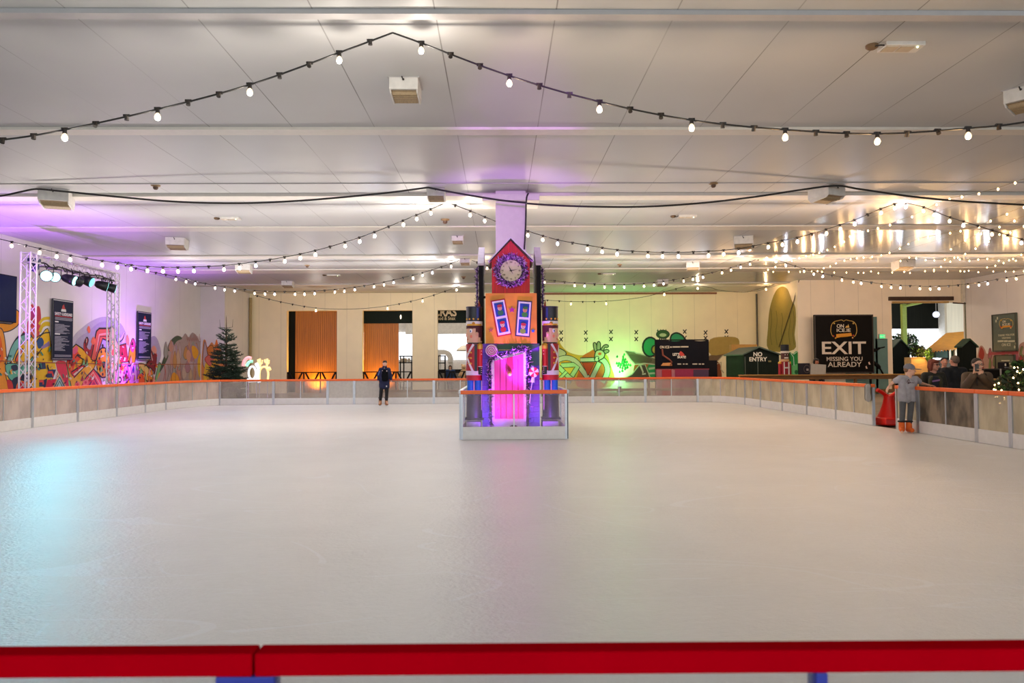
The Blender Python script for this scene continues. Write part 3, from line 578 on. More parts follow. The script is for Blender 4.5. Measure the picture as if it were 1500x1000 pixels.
plate([(775, 515), (790, 515), (790, 535), (776, 536)], TY-.001, .008, 'green_wall_patch', mat('slate_green_paint', '#44576a', .7), tower)
plate([(719.5, 525.5), (770.5, 512.5), (771, 627), (721, 627)], TY-.002, .03, 'door_frame', M_frame, tower)
plate([(724, 528.5), (766.5, 518), (767, 613), (725, 613)], TY-.032, .018, 'door', M_pinkdoor, tower)
b = MB()
for x in (732.5, 741, 750, 758.5): b.bb((X(x)-.006, TY-.056, Z(612)), (X(x)+.006, TY-.049, Z(526)))
b.build('plank_grooves', mat('groove_plum', '#8c1f5e', .7), tower)
plate([(743, 524), (751, 522), (752, 540), (748, 548), (743, 540)], TY-.05, .02, 'door_ribbon', mat('ribbon_red', '#b0104a', .6), tower, .004)
MB().ell(P(746.5, 547.5, TY-.1), .052, 18, 12).build('door_knob', mat('knob_gold', '#e8b070', .3, .3), tower)
def tinsel(path, n, l, m, name, parent, r0=.05, seed=1, core=.022, closed=False):
    R = random.Random(seed); b = MB(); pts = smooth_path(path, 6, closed); b.tube(pts, core, 6, 0, closed)
    for i in range(n):
        p = pts[R.randrange(len(pts))]; d = Vector((R.gauss(0, 1), R.gauss(0, .6)-.3, R.gauss(0, 1))).normalized(); s = d.cross(Vector((R.gauss(0, 1), R.gauss(0, 1), R.gauss(0, 1)))).normalized()*.009
        p = p+Vector((R.gauss(0, r0*.3), -abs(R.gauss(0, r0*.3)), R.gauss(0, r0*.3))); L = l*R.uniform(.5, 1.1); b.add([p-s, p+s, p+d*L+s*.4, p+d*L-s*.4], [(0, 1, 2, 3)], R.randrange(len(m)))
    return b.build(name, m, parent)
M_tinl = mat('tinsel_lilac', '#d6a8ee', .35, .15, var=.3, scale=60)
g = [P(x, y, TY-.06) for x, y in ((719, 626), (718, 590), (717, 560), (716, 540), (718, 526), (730, 521), (745, 517), (760, 512), (771, 511), (775, 525), (774, 550), (774, 580), (774, 626))]
tinsel(g, 900, .08, [M_tinsd, M_tins, M_tinl], 'door_garland', tower, .06, 3)
b = MB(); b.tube([P(731, 512.4, TY-.03), P(757, 512.2, TY-.03)], .006)
for i in range(12): b.ell(P(731+i*2.2, 512.4, TY-.035), .011, 6, 4)
b.build('bead_trim', mat('bead_cream', '#e8c8a0', .4), tower)
# sweets on the board
def swirl(cx, cy, r, name, c1, c2, lab):
    c = P(cx, cy, TY-.12); M = Matrix.Rotation(PI/2, 4, 'X')
    o = MB().lathe([(.001, -.03), (r*.8, -.03), (r, 0), (r*.8, .03), (.001, .03)], c, 28, M=M).build(name, C(c1), tower, label=lab)
    b = MB(); pts = [c+Vector((math.cos(a)*r*.9*a/(6*PI), -.036, math.sin(a)*r*.9*a/(6*PI))) for a in [i*6*PI/72 for i in range(4, 73)]]; b.tube(pts, r*.07, 6); b.build('spiral', C(c2), o)
    return o
o = swirl(720, 513, .128, 'lollipop', '#e9cfe2', '#b02a80', 'pink and white spiral lollipop')
MB().tube([P(727, 519, TY-.11), P(736, 526, TY-.11)], .012).build('stick', C('#e8d8e8'), o)
c = P(782, 545, TY-.12); r = .105; b = MB()
for k in range(8):
    a0, a1 = k*PI/4, (k+1)*PI/4; pts = [c]+[c+Vector((r*math.cos(a0+(a1-a0)*i/5+.12*math.sin(i)), 0, r*math.sin(a0+(a1-a0)*i/5))) for i in range(6)]
    b.prism(pts, (0, -.035, 0), k % 2)
o = b.build('peppermint_sweet', [C('#f0dce8'), C('#cc1f2a')], tower, label='red and white pinwheel peppermint')
MB().tube([P(781, 553, TY-.11), P(777.5, 571, TY-.11), P(776, 590, TY-.11)], .01).cone(P(781, 552, TY-.12), P(780, 560, TY-.12), .03, .05, 8).build('stick', C('#f0dcf0'), o)
# orange picture box
BOXY = TY-.05
MB().bb((X(711.5), BOXY, Z(503)), (X(786.5), BOXY+1.0, Z(429.5))).build('picture_box', M_orange_bd, tower, .006)
def ppl(pts, th, name, m, parent, base=BOXY): return MB().prism([Vector((aY(x, y, BOXY).x, base, aY(x, y, BOXY).z)) for x, y in pts], (0, -th, 0)).build(name, m, parent)
def strip(quads, frame_c, name, lab):
    o = ppl(quads, .02, name, C(frame_c), tower); o['label'] = lab
    a, b_, c_, d = [Vector(q) for q in quads]
    def uv(u, v): return a+(b_-a)*u+(d-a)*v+(a-b_+c_-d)*u*v
    q = lambda u0, v0, u1, v1: [tuple(uv(u, v)) for u, v in ((u0, v0), (u1, v0), (u1, v1), (u0, v1))]
    ppl(q(.09, .035, .93, .965), .006, 'white_mount', C('#e6d3e4'), o, BOXY-.02)
    for k, v0 in enumerate((.085, .53)):
        pic = ppl(q(.19, v0, .83, v0+.375), .004, 'picture', C('#1f3f9c'), o, BOXY-.026)
    def dot(u, v, ru, rv, col, dpt, n=14): ppl([tuple(uv(u+ru*math.cos(2*PI*i/n), v+rv*math.sin(2*PI*i/n))) for i in range(n)], .003, 'painted_figure', C(col), o, BOXY-.03-dpt)
    for u, v, hat, top, face in ((.53, .24, '#a82a3a', '#2f6e46', '#d8a890'), (.5, .7, '#c8202c', '#c02030', '#d9c0a4')) if frame_c == '#b01a2a' else ((.55, .26, '#2f6e36', '#3c8a3a', '#d09068'), (.5, .72, '#b8303c', '#7da03a', '#d8b49c')):
        dot(u, v+.13, .2, .075, top, 0); dot(u, v, .15, .065, face, .003); dot(u+.02, v-.06, .18, .04, hat, .006); dot(u-.05, v, .02, .01, '#202020', .006, 8); dot(u+.07, v, .02, .01, '#202020', .006, 8); dot(u, v+.035, .05, .008, '#a03030', .006, 8)
strip([(718.5, 440.5), (739.5, 437), (749.5, 489.5), (728.5, 493.5)], '#b01a2a', 'photo_strip', 'tilted red framed strip of two painted elf portraits')
strip([(758, 439.5), (779.5, 441), (776, 494), (754.5, 492)], '#3a2a4a', 'photo_strip', 'dark framed strip of two painted elf portraits')
for cx, cy, r, col in ((750, 453.5, 5.2, '#b01a8a'), (719, 483, 4.2, '#a85a48'), (780.8, 484.5, 3.4, '#2a62b8')): ppl(star(cx, cy, r), .012, 'star', C(col), tower)
# red clock house
pent = [Vector((aY(x, y, TY).x, TY, aY(x, y, TY).z)) for x, y in ((720.5, 430), (776, 430), (776, 381), (748, 352.5), (720.5, 381))]
MB().prism(pent, (0, 1.05, 0)).build('clock_house', M_redpl, tower)
for sx, (ex, ey) in ((-1, (717, 384.5)), (1, (780, 383))):
    a, e = aY(748, 351, TY), aY(ex, ey, TY); n = Vector((e.z-a.z, 0, a.x-e.x)).normalized()*(.045); n = n if n.z > 0 else -n
    MB().prism([Vector((a.x, TY-.07, a.z)), Vector((e.x, TY-.07, e.z)), Vector((e.x, TY-.07, e.z))+n, Vector((a.x, TY-.07, a.z))+Vector((0, 0, .055))], (0, 1.2, 0)).build('roof_slope', M_roof, tower)
    b = MB().prism([Vector((a.x, TY-.075, a.z-.004)), Vector((e.x, TY-.075, e.z-.004)), Vector((e.x, TY-.075, e.z+.02)), Vector((a.x, TY-.075, a.z+.02))], (0, .02, 0)); b.build('dark_verge', M_blk, tower)
cc = P(748.5, 396.5, TY-.03); RM = Matrix.Rotation(PI/2, 4, 'X')
ck = MB().lathe([(.26, 0), (.275, .04), (.25, .07), (.225, .05)], cc+Vector((0, .03, 0)), 32, M=RM).build('clock', mat('clock_rim', '#2a1620', .5), tower)
MB().lathe([(.001, .056), (.228, .056)], cc+Vector((0, .03, 0)), 32, M=RM, caps=False).build('clock_face', mat('clock_cream', '#d8c3aa', .6), ck)
Ff = frame_M(cc+Vector((0, -.030, 0)), (1, 0, 0), (0, 0, 1))
b = MB()
for k, n in enumerate('XII I II III IV V VI VII VIII IX X XI'.split()):
    a = PI/2-k*PI/6; b = join((b, 0), (text_mesh(n, .05, Ff @ Matrix.Translation((.18*math.cos(a), .18*math.sin(a), 0)), .001, .02), 0))
b.build('numerals', C('#5a4638'), ck)
def hand(a, l, w):
    d = Vector((math.cos(a), 0, math.sin(a))); n = Vector((-d.z, 0, d.x))*w; p = cc+Vector((0, -.034, 0)); return MB().prism([p-d*l*.25-n*.5, p-d*l*.25+n*.5, p+n, p+d*l, p-n], (0, -.006, 0))
hand(math.radians(118), .12, .012).build('hour_hand', C('#1a1414'), ck); hand(math.radians(12), .15, .008).build('minute_hand', C('#1a1414'), ck); hand(math.radians(-60), .09, .006).build('second_hand', C('#1a1414'), ck)
w = [cc+Vector((.305*math.cos(a), -.02, .295*math.sin(a))) for a in [i*PI/10 for i in range(20)]]
tinsel(w, 1300, .1, [M_tins, M_tinsd, M_tinl, M_tinl, mat('tinsel_magenta', '#c85ad0', .3, .2)], 'wreath', tower, .05, 5, .03, True)
# gabled side houses seen edge on
for sx, x0, x1 in ((-1, -.47, -.335), (1, .79, .925)):
    za, ze, zb = Z(353), Z(383), Z(505); ya, yb, ym = 15.55, 16.95, 16.25
    h = MB().prism([(x0+.02, ya, zb), (x0+.02, yb, zb), (x0+.02, yb, ze), (x0+.02, ym, za-.05), (x0+.02, ya, ze)], (x1-x0-.04, 0, 0)).build('side_house', M_blk, tower)
    MB().prism([(x0, ya-.06, ze-.04), (x0, ym, za), (x0, ym, za+.04), (x0, ya-.1, ze)], (x1-x0, 0, 0)).prism([(x0, yb+.06, ze-.04), (x0, ym, za), (x0, ym, za+.04), (x0, yb+.1, ze)], (x1-x0, 0, 0)).build('side_roof', M_roof, h)
    xo = x0-.02 if sx < 0 else x1+.02
    tinsel([(xo, 15.75, Z(388)), (xo, 15.65, Z(410)), (xo, 15.7, Z(436)), (xo, 15.72, Z(450))], 260, .07, [M_tins, M_tinsd, M_tinl], 'side_tinsel', h, .04, 8+sx)
    MB().bb((x0 if sx < 0 else X(786), 15.75, Z(433)), (X(712) if sx < 0 else x1, 15.79, Z(433)+.05)).build('tie_bar', M_blk, tower)
# ================================================================== NUTCRACKER SOLDIERS
M_skin_p = C('#d9a98c'); M_hair_p = C('#4a1420'); M_coat = mat('coat_red', '#a01420', .5, var=.06); M_navy = mat('hat_black', '#15161f', .45); M_gold = mat('gold_paint', '#d9a23a', .4, .3); M_strap = C('#d9d0d4'); M_blue_l = mat('leg_blue', '#1565b8', .5)
def soldier(cx, cy, s, label, zof=lambda y: Z(y, 15.3), r=.172):
    T = thing('nutcracker_soldier', label, 'nutcracker', (cx, cy, zof(614)), 0, 'big nutcrackers beside the tower')
    V = lambda a, z, rr: Vector((cx+rr*math.sin(math.radians(a)), cy-rr*math.cos(math.radians(a)), z))
    def drum(y0, y1, rad, name, m, par=None, bev=.004): return MB().cone((cx, cy, zof(y1)), (cx, cy, zof(y0)), rad, rad, 32).build(name, m, par or T, bev)
    def patch(a0, a1, y0, y1, rad, name, m, par, lab=None):
        n = 12; vs = [];
        for i in range(n+1):
            a = a0+(a1-a0)*i/n; vs += [V(a, zof(y0), rad), V(a, zof(y1), rad), V(a, zof(y1), rad-.02), V(a, zof(y0), rad-.02)]
        b = MB().add(vs, [(4*i+j, 4*i+(j+1) % 4, 4*i+4+(j+1) % 4, 4*i+4+j) for i in range(n) for j in range(4)]+[(0, 1, 2, 3), (4*n, 4*n+1, 4*n+2, 4*n+3)]); return b.build(name, m, par)
    def band(pts, w, rad, name, m, par):
        vs = []
        n = 8; P_ = []
        for (a0, y0), (a1, y1) in zip(pts, pts[1:]):
            for i in range(n+1): P_.append((a0+(a1-a0)*i/n, y0+(y1-y0)*i/n))
        b = MB()
        for (a0, y0), (a1, y1) in zip(P_, P_[1:]):
            p, q = V(a0*s, zof(y0), rad), V(a1*s, zof(y1), rad); d = (q-p)
            if d.length < 1e-6: continue
            rdl = Vector((p.x-cx, p.y-cy, 0)).normalized(); sd = d.normalized().cross(rdl)*w; b.add([p-sd, p+sd, q+sd, q-sd, p-sd-rdl*.02, p+sd-rdl*.02, q+sd-rdl*.02, q-sd-rdl*.02], [(0, 1, 2, 3), (7, 6, 5, 4), (0, 3, 7, 4), (1, 5, 6, 2)])
        return b.build(name, m, par)
    hat = drum(449.5, 471, .172, 'hat', M_navy); MB().cone((cx, cy, zof(450.3)), (cx, cy, zof(449)), .177, .177, 32).build('hat_rim', C('#2c2140'), hat)
    patch(18*s, 34*s, 451, 468, .1745, 'hat_painted_sheen', C('#2a3a6a'), hat)  # sheen of the hat painted on as a lighter blue strip
    for a in (-62, -34, -4, 30): MB().ell(V(a*s, zof(467.3), .172), .021, 10, 8).build('stud', M_gold, hat)
    br = drum(470.5, 476.5, .175, 'hat_band', C('#d8cfd2'), None); patch(-60*s, 60*s, 474.4, 476.8, .178, 'gold_edge', M_gold, br); MB().ell(V(-4*s, zof(474), .172), (.035, .02, .035)).build('badge', C('#c8862a'), br)
    hd = drum(476.5, 501.5, .168, 'head', M_skin_p)
    patch(12*s, 178*s, 476.5, 487, .172, 'hair', M_hair_p, hd); patch(34*s, 178*s, 486.5, 494, .1715, 'hair', M_hair_p, hd); patch(52*s, 178*s, 493.5, 499, .171, 'hair', M_hair_p, hd); patch(-85*s, 14*s, 476.4, 481, .1725, 'fringe', M_hair_p, hd)
    MB().ell(V(20*s, zof(489), .166), (.03, .022, .045), 12, 8).build('ear', M_skin_p, hd)
    e = MB().ell(V(-22*s, zof(484.5), .16), (.038, .018, .046), 14, 10).build('eye', C('#e8ecf0'), hd); MB().ell(V(-25*s, zof(484.8), .169), (.02, .014, .03), 12, 8).build('iris', C('#1c4a7a'), hd); band([(-5, 480.6), (-40, 480)], .012, .171, 'eyebrow', M_hair_p, hd)
    MB().ell(V(-20*s, zof(492.5), .163), (.036, .012, .036), 12, 8).build('cheek', C('#e07f62'), hd)
    MB().ell(V(-62*s, zof(490.5), .172), (.03, .03, .045), 10, 8).build('nose', M_skin_p, hd); band([(-45, 496.5), (-70, 497.5)], .008, .171, 'mouth', C('#b84a34'), hd)
    drum(500.5, 504, .15, 'collar', M_navy); to = drum(503.5, 543, .18, 'torso', M_coat)
    band([(-4, 504), (-58, 522)], .022, .184, 'strap', M_strap, to); band([(-58, 522), (-88, 540)], .022, .184, 'strap', M_strap, to); band([(-58, 522), (-10, 543)], .022, .184, 'strap', M_strap, to); band([(-58, 522), (-80, 506)], .022, .184, 'strap', M_strap, to)
    for y in (516, 524, 532): MB().ell(V(-22*s, zof(y), .18), .022, 10, 8).build('button', M_gold, to); MB().tube([V(a*s, zof(y)+.004, .186) for a in (-24, -34, -44, -54)], .006, 5).build('braid', M_gold, to)
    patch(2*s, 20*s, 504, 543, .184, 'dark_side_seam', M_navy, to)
    ar = MB(); ax, ay = cx+s*.125, cy-.135; ar.cone((ax, ay, zof(537)), (ax, ay, zof(505)), .05, .056, 18); arm = ar.build('arm', mat('sleeve_red', '#c81a28', .5), T)
    MB().lathe([(.06, zof(511)), (.066, zof(508)), (.06, zof(504)), (.02, zof(502.5))], (ax, ay, 0), 16).build('epaulette', M_gold, arm); MB().cone((ax, ay, zof(548)), (ax, ay, zof(537)), .047, .05, 16).build('glove', M_navy, arm)
    MB().cone((ax, ay, zof(536.8)), (ax, ay, zof(536)), .056, .056, 16).build('cuff', M_strap, arm)
    for y in (514, 518.5, 539, 542, 545): MB().ell((ax+s*.03, ay-.045, zof(y)), .011, 8, 6).build('arm_stud', C('#e8c0b0'), arm)
    drum(542.5, 549, .184, 'belt', C('#d4ccd0')); drum(549, 556.5, .178, 'skirt', mat('skirt_red', '#b01226', .5))
    for lx in (-.08, .08):
        lg = MB().cone((cx+lx, cy-.02, zof(600)), (cx+lx, cy-.02, zof(556)), .074, .078, 20).build('leg', M_blue_l, T); MB().bb((cx+lx+s*.062, cy-.1, zof(600)), (cx+lx+s*.078, cy-.04, zof(557))).build('leg_stripe', C('#d8a8c0'), lg)
    b = MB().cone((cx, cy, zof(611)), (cx, cy, zof(578)), .18, .172, 28); b.build('boots', M_navy, T)
    MB().bb((cx-.2, cy-.19, zof(614)), (cx+.2, cy+.19, zof(611))).build('base', M_blk, T, .006)
    MB().tube([V(80*s, zof(452), .1), V(80*s, zof(446), .11), V(80*s, zof(440), .1)], [.03, .022, .006], 8).build('plume', C('#8a2a1c'), hat)
    return T
soldier(X(694.8, 15.3), 15.35, 1, 'tall red coated nutcracker soldier on the food sign side of the tower')
soldier(X(806.2, 15.3), 15.35, -1, 'tall red coated nutcracker soldier on the painted bicycle side of the tower')
T = thing('uplight', 'small black uplight on the ice inside the tower barrier', 'stage light', (.27, 14.55, 0))
MB().cone((.27, 14.55, .06), (.27, 14.62, .2), .06, .08, 16).build('can', M_blk, T); MB().bb((.18, 14.5, .002), (.36, 14.62, .03)).tube([(.18, 14.56, .02), (.18, 14.58, .14)], .01).tube([(.36, 14.56, .02), (.36, 14.58, .14)], .01).build('bracket', M_blk, T)
MB().cone((.27, 14.62, .2), (.27, 14.621, .203), .07, .07, 16).build('lens', mat('lens_magenta', '#ff70d0', .3, emit=4, ecol='#ff50c0', sample=False), T)
lamp('SPOT', 'uplight_magenta', (.27, 14.5, .28), '#ff30b0', 38, .06, (.25, 15.3, 1.6), 130, .6)
lamp('SPOT', 'uplight_purple', (.45, 14.6, .3), '#bc58ff', 600, .05, (.3, 16.0, 5.4), 46, .7)
lamp('SPOT', 'column_fill_spot', (.3, -2.5, 3.2), '#cc66ff', 5600, .1, (.35, 16.6, 5.3), 11.5, .6)  # added spot from the near end, standing in for the blocked uplight
lamp('SPOT', 'uplight_purple_low', (-.3, 14.6, .3), '#9030ff', 36, .05, (-.25, 15.3, .8), 120, .6); lamp('SPOT', 'uplight_purple_low', (.95, 14.6, .3), '#9a30ff', 36, .05, (.85, 15.3, .8), 120, .6)
# ================================================================== PAINTED WALLS
class Mural:
    """flat coats of paint, stacked a hair apart on a wall plane; points are given where they fall on the wall."""
    def __init__(s, fn, n): s.fn, s.n, s.k, s.mb, s.mats = fn, Vector(n), 0, MB(), []
    def mi(s, col):
        h = col.lstrip('#'); k = [int(h[i:i+2], 16)/255 for i in (0, 2, 4)]; g_ = sum(k)/3; k = [min(1, max(0, (g_+(v-g_)*1.18)*.86)) for v in k]; m = C('#%02x%02x%02x' % tuple(round(v*255) for v in k))
        if m not in s.mats: s.mats.append(m)
        return s.mats.index(m)
    def put(s, pts2, col, smooth=False, out=None, w=.035, closed=True):
        s.k += 1; off = s.n*(.002+s.k*.00012)
        pts = [s.fn(x, y)+off for x, y in pts2]
        if smooth: pts = smooth_path(pts, 4, True)
        if col: s.mb.poly(pts, s.mi(col))
        if out: s.line(pts, out, w, True, raw=True)
    def line(s, pts, col, w=.03, closed=False, raw=False, smooth=False):
        s.k += 1; off = s.n*(.0001 if raw else .002+s.k*.00012)
        pts = [p+off for p in pts] if raw else [s.fn(x, y)+off for x, y in pts]
        if smooth: pts = smooth_path(pts, 4, closed)
        n = len(pts); i = s.mi(col); w /= 2
        nor = []
        for k in range(n):
            a = pts[k-1] if (closed or k) else pts[k]; b = pts[(k+1) % n] if (closed or k < n-1) else pts[k]; t = (b-a)
            nor.append((t.normalized().cross(s.n) if t.length > 1e-6 else Vector((0, 0, 1)))*w)
        for k in range(n if closed else n-1):
            q = (k+1) % n; s.mb.add([pts[k]-nor[k], pts[k]+nor[k], pts[q]+nor[q], pts[q]-nor[q]], [(0, 1, 2, 3)], i)
    def circ(s, x, y, rx, ry, col, out=None, w=.03): s.put(circ(x, y, rx, 18, ry), col, False, out, w)
    def build(s, name, label, cat): return tag(s.mb.build(name, s.mats), label, cat)
NV, BK = '#1b2a3c', '#17140f'
m = Mural(lambda x, y: aX(x, y, XL), (1, 0, 0))
for pts, c in (([(100, 512), (108, 492), (120, 480), (134, 470), (150, 464), (166, 466), (180, 478), (186, 500), (176, 522), (130, 525)], '#cdc5d2'), ([(106, 514), (114, 496), (128, 486), (146, 472), (162, 472), (174, 484), (178, 505), (160, 522), (120, 524)], '#b9aec6'), ([(212, 512), (218, 497), (226, 492), (232, 500), (236, 520), (228, 535)], '#c0b4cc')): m.put(pts, c, True)
m.put([(-12, 476), (0, 473), (19, 473), (20, 455), (25, 454), (29, 459), (30, 466), (27, 475), (19, 482), (8, 486), (-12, 486)], '#efa024', True, NV)
m.put([(-12, 480), (0, 480), (5, 487), (8, 505), (10, 530), (13, 552), (18, 570), (-12, 570)], '#efa23a', True, NV); m.put([(-10, 492), (-1, 490), (3, 505), (4, 528), (-10, 530)], '#e2681e', True)
m.put([(33, 488), (40, 472), (44, 462), (43, 452), (47, 445), (51, 451), (56, 448), (59, 453), (60, 470), (58, 486), (56, 500), (46, 500)], '#cf3c54', True); m.put([(43, 455), (52, 452), (55, 460), (48, 468)], '#c23a8a', True); m.put([(38, 487), (48, 478), (56, 486), (54, 500), (44, 500)], '#de6a4c', True)
m.line([(58, 486), (62, 477), (68, 474), (73, 475)], '#e4c31e', .14, smooth=True); m.line([(57, 475), (62, 468), (68, 466), (73, 466)], '#e6c92e', .1, smooth=True)
m.put([(8, 535), (12, 520), (18, 505), (26, 493), (36, 488), (44, 490), (50, 496), (60, 490), (72, 486), (74, 570), (18, 570)], '#efc01c', True, NV)
m.put([(10, 532), (14, 514), (21, 500), (30, 492), (40, 489), (46, 492), (40, 498), (32, 503), (24, 514), (18, 528)], '#86c2b4', True, NV)
m.put([(22, 527), (28, 514), (33, 511), (31, 520), (26, 530)], '#e0602c', True, NV, .05); m.put([(54, 500), (60, 494), (64, 500), (62, 508), (56, 510)], '#1f4f80', True)
m.line([(47, 512), (56, 496), (64, 488), (73, 487)], NV, .04, smooth=True); m.line([(52, 525), (60, 512), (72, 503)], NV, .04, smooth=True); m.put([(60, 508), (72, 499), (73, 506), (62, 511)], '#9f86b2')
m.put([(8, 534), (20, 532), (34, 534), (42, 530), (48, 522), (46, 540), (32, 548), (24, 556), (16, 557), (10, 548)], '#74c2a6', True, NV); m.put([(16, 536), (24, 534), (26, 541), (19, 543)], '#143049', True)
m.put([(18, 556), (26, 551), (40, 547), (46, 552), (44, 570), (16, 570)], '#142b40', True); m.put([(24, 570), (26, 561), (31, 558), (36, 561), (34, 570)], '#d01a3c', True, '#e8842c', .03); m.put([(10, 556), (17, 559), (19, 570), (12, 570)], '#c63a34', True)
m.put([(38, 560), (45, 555), (46, 566), (39, 567)], '#ef9f3c'); m.put([(44, 532), (50, 528), (52, 545), (46, 550)], '#9fb48a', True, NV)
for q, c in (([(55, 541), (67, 541), (65, 556), (55, 556)], '#efc41a'), ([(56, 533), (66, 530), (67, 540), (58, 541)], '#1d3656'), ([(70, 541), (82, 541), (78, 553), (68, 553)], '#1d3656'), ([(57, 556), (64, 556), (64, 566), (57, 566)], '#1d2f52'), ([(69, 556), (81, 555), (77, 570), (66, 570)], '#d3243c'), ([(70, 532), (80, 530), (82, 540), (71, 541)], '#efc41a'), ([(64, 556), (69, 554), (66, 570), (63, 570)], '#142b40')): m.put(q, c)
m.line([(70, 545), (76, 545), (78, 551)], '#d84a3a', .08); m.line([(57, 558), (63, 558), (63, 563)], '#d84a3a', .08)
m.put([(82, 530), (96, 530), (99, 545), (104, 566), (76, 570), (84, 548)], '#d63c50', True); m.put([(97, 533), (103, 545), (110, 560), (106, 568), (101, 566), (99, 548)], '#93c97c', True)
m.put([(75, 570), (87, 546), (99, 570)], '#d99a5c'); m.put([(77, 570), (87, 549), (97, 570)], '#aed3c8'); m.line([(79, 568), (87, 552), (95, 568)], NV, .05); m.line([(82, 568), (87, 558), (92, 568)], NV, .04)
m.put([(97, 532), (101, 520), (105, 510), (111, 504), (120, 510), (141, 532), (128, 556), (121, 570), (104, 566)], '#eeb322', False, BK, .05)
m.put([(98, 531), (103, 516), (108, 510), (113, 514), (118, 524), (110, 534), (104, 548)], '#e2512a', True); m.put([(106, 512), (112, 506), (114, 513), (108, 519)], '#e66a8a', True)
m.put([(104, 545), (120, 534), (125, 535), (108, 553)], '#cf3428', False, BK, .05); m.put([(107, 548), (120, 537), (122, 538), (109, 550)], '#ecd9c8'); m.line([(112, 520), (124, 528)], BK, .05); m.line([(110, 524), (113, 519), (118, 521)], BK, .05); m.line([(128, 552), (134, 540), (131, 536)], '#f4dca0', .06)
m.put([(116, 570), (126, 552), (137, 540), (146, 552), (152, 570)], '#e45a48', False, BK, .05); m.line([(120, 568), (136, 545), (148, 566)], '#f2c2a0', .05); m.line([(128, 568), (137, 553), (144, 566)], BK, .05); m.put([(132, 568), (137, 558), (142, 568)], '#b32a34')
for x, y, r in ((125, 560, 4), (113, 563, 4)): m.circ(x, y, r, r*1.2, '#ef8470'); m.circ(x, y, r*.45, r*.5, '#cf3a40')
m.put([(124, 516), (122, 505), (126, 494), (129, 496), (127, 508), (132, 512), (134, 505), (140, 494), (138, 520), (134, 524)], '#a82c34', True); m.line([(126, 510), (125, 500), (127, 494), (129, 498), (127, 506)], BK, .05, smooth=True)
m.put([(133, 526), (137, 505), (141, 485), (145, 481), (162, 481), (166, 492), (160, 500), (150, 496), (146, 508), (139, 530)], '#d9694e', False, BK, .06); m.line([(141, 515), (145, 490), (160, 488)], '#ecb19c', .07); m.line([(140, 522), (146, 493), (160, 492)], BK, .03); m.put([(130, 488), (127, 482), (130, 477), (132, 484)], '#ec7a52', True); m.put([(133, 500), (137, 493), (140, 500), (136, 505)], '#ec7a52', True)
m.circ(151, 531, 10, 22, '#e9a127', BK, .06)
for x, y in ((148, 515), (154, 514), (145, 525), (157, 522), (146, 540), (150, 548), (156, 546), (157, 535), (150, 506)): m.circ(x, y, 1.2, 2.4, '#2a1a12')
m.circ(152, 534, 2.6, 5, BK); m.circ(152, 534, 1.2, 2.4, '#8a7a9a'); m.put([(138, 528), (147, 527), (148, 535), (140, 534)], '#df4a2a', True)
m.put([(160, 484), (166, 480), (170, 498), (176, 512), (175, 526), (170, 540), (172, 560), (163, 560), (160, 530)], '#d6c89c', True, BK, .04); m.line([(164, 500), (168, 520), (164, 540)], '#c2a22a', .07, smooth=True); m.put([(164, 512), (169, 512), (168, 520), (163, 519)], '#ec6a4a', True)
m.line([(173, 499), (178, 494), (181, 488), (182, 494), (179, 501)], '#e8d2d4', .09, smooth=True); m.line([(173, 502), (179, 497), (182, 488)], BK, .03, smooth=True)
m.put([(174, 506), (184, 503), (188, 530), (176, 531)], '#a0293a', False, BK, .05); m.line([(185, 505), (189, 530)], '#ecd9d0', .06); m.line([(178, 528), (182, 508)], '#d0404a', .05)
m.put([(188, 530), (189, 512), (194, 496), (198, 506), (197, 531)], '#efa630', True, BK, .05); m.put([(190, 508), (194, 496), (198, 506), (194, 516)], '#e85a9a', True); m.put([(184, 500), (186, 490), (189, 498), (188, 508)], '#f0a080', True)
m.put([(170, 545), (174, 535), (182, 533), (206, 533), (206, 564), (171, 566)], '#dd86de', True); m.put([(171, 540), (177, 537), (182, 545), (184, 566), (170, 566)], '#e6b6d8', True, BK, .04)
for x, y in ((176, 545), (180, 552), (181, 546)): m.circ(x, y, 1.2, 2.4, '#8a1c50')
m.circ(175, 556, 2.6, 5, BK); m.circ(175, 556, 1.1, 2.2, '#f2e6ea'); m.line([(186, 535), (188, 552), (184, 564)], '#b0228a', .05, smooth=True); m.line([(182, 562), (190, 555), (194, 540)], '#3a1c5a', .04); m.line([(190, 564), (200, 558), (201, 536)], '#3a1c5a', .04); m.circ(195, 541, 1.2, 5, '#4a3aa0'); m.line([(197, 536), (199, 560)], '#f4c8f2', .07); m.line([(188, 536), (192, 552)], '#f4c8f2', .06)
m.put([(204, 546), (210, 552), (214, 568), (203, 568)], '#e2622e', True); m.put([(202, 533), (212, 534), (220, 544), (225, 560), (222, 568), (213, 568), (211, 552), (205, 542)], '#e6c676', True, BK, .05); m.put([(215, 548), (221, 548), (223, 560), (216, 562)], '#e6922e', True); m.line([(206, 540), (212, 548), (215, 562)], '#3a7a5a', .05)
m.put([(214, 535), (218, 526), (221, 512), (224, 520), (227, 514), (229, 524), (226, 548), (222, 540)], '#7d1628', True, BK, .04); m.line([(220, 515), (223, 528)], '#e9c9c2', .05); m.put([(221, 512), (225, 506), (229, 512), (227, 518)], '#e8a08c', True)
m.put([(226, 566), (230, 540), (233, 531), (238, 540), (240, 566)], '#8dbb80', True, BK, .04); m.put([(229, 566), (233, 545), (237, 566)], '#e89a5a', True)
R = random.Random(4)
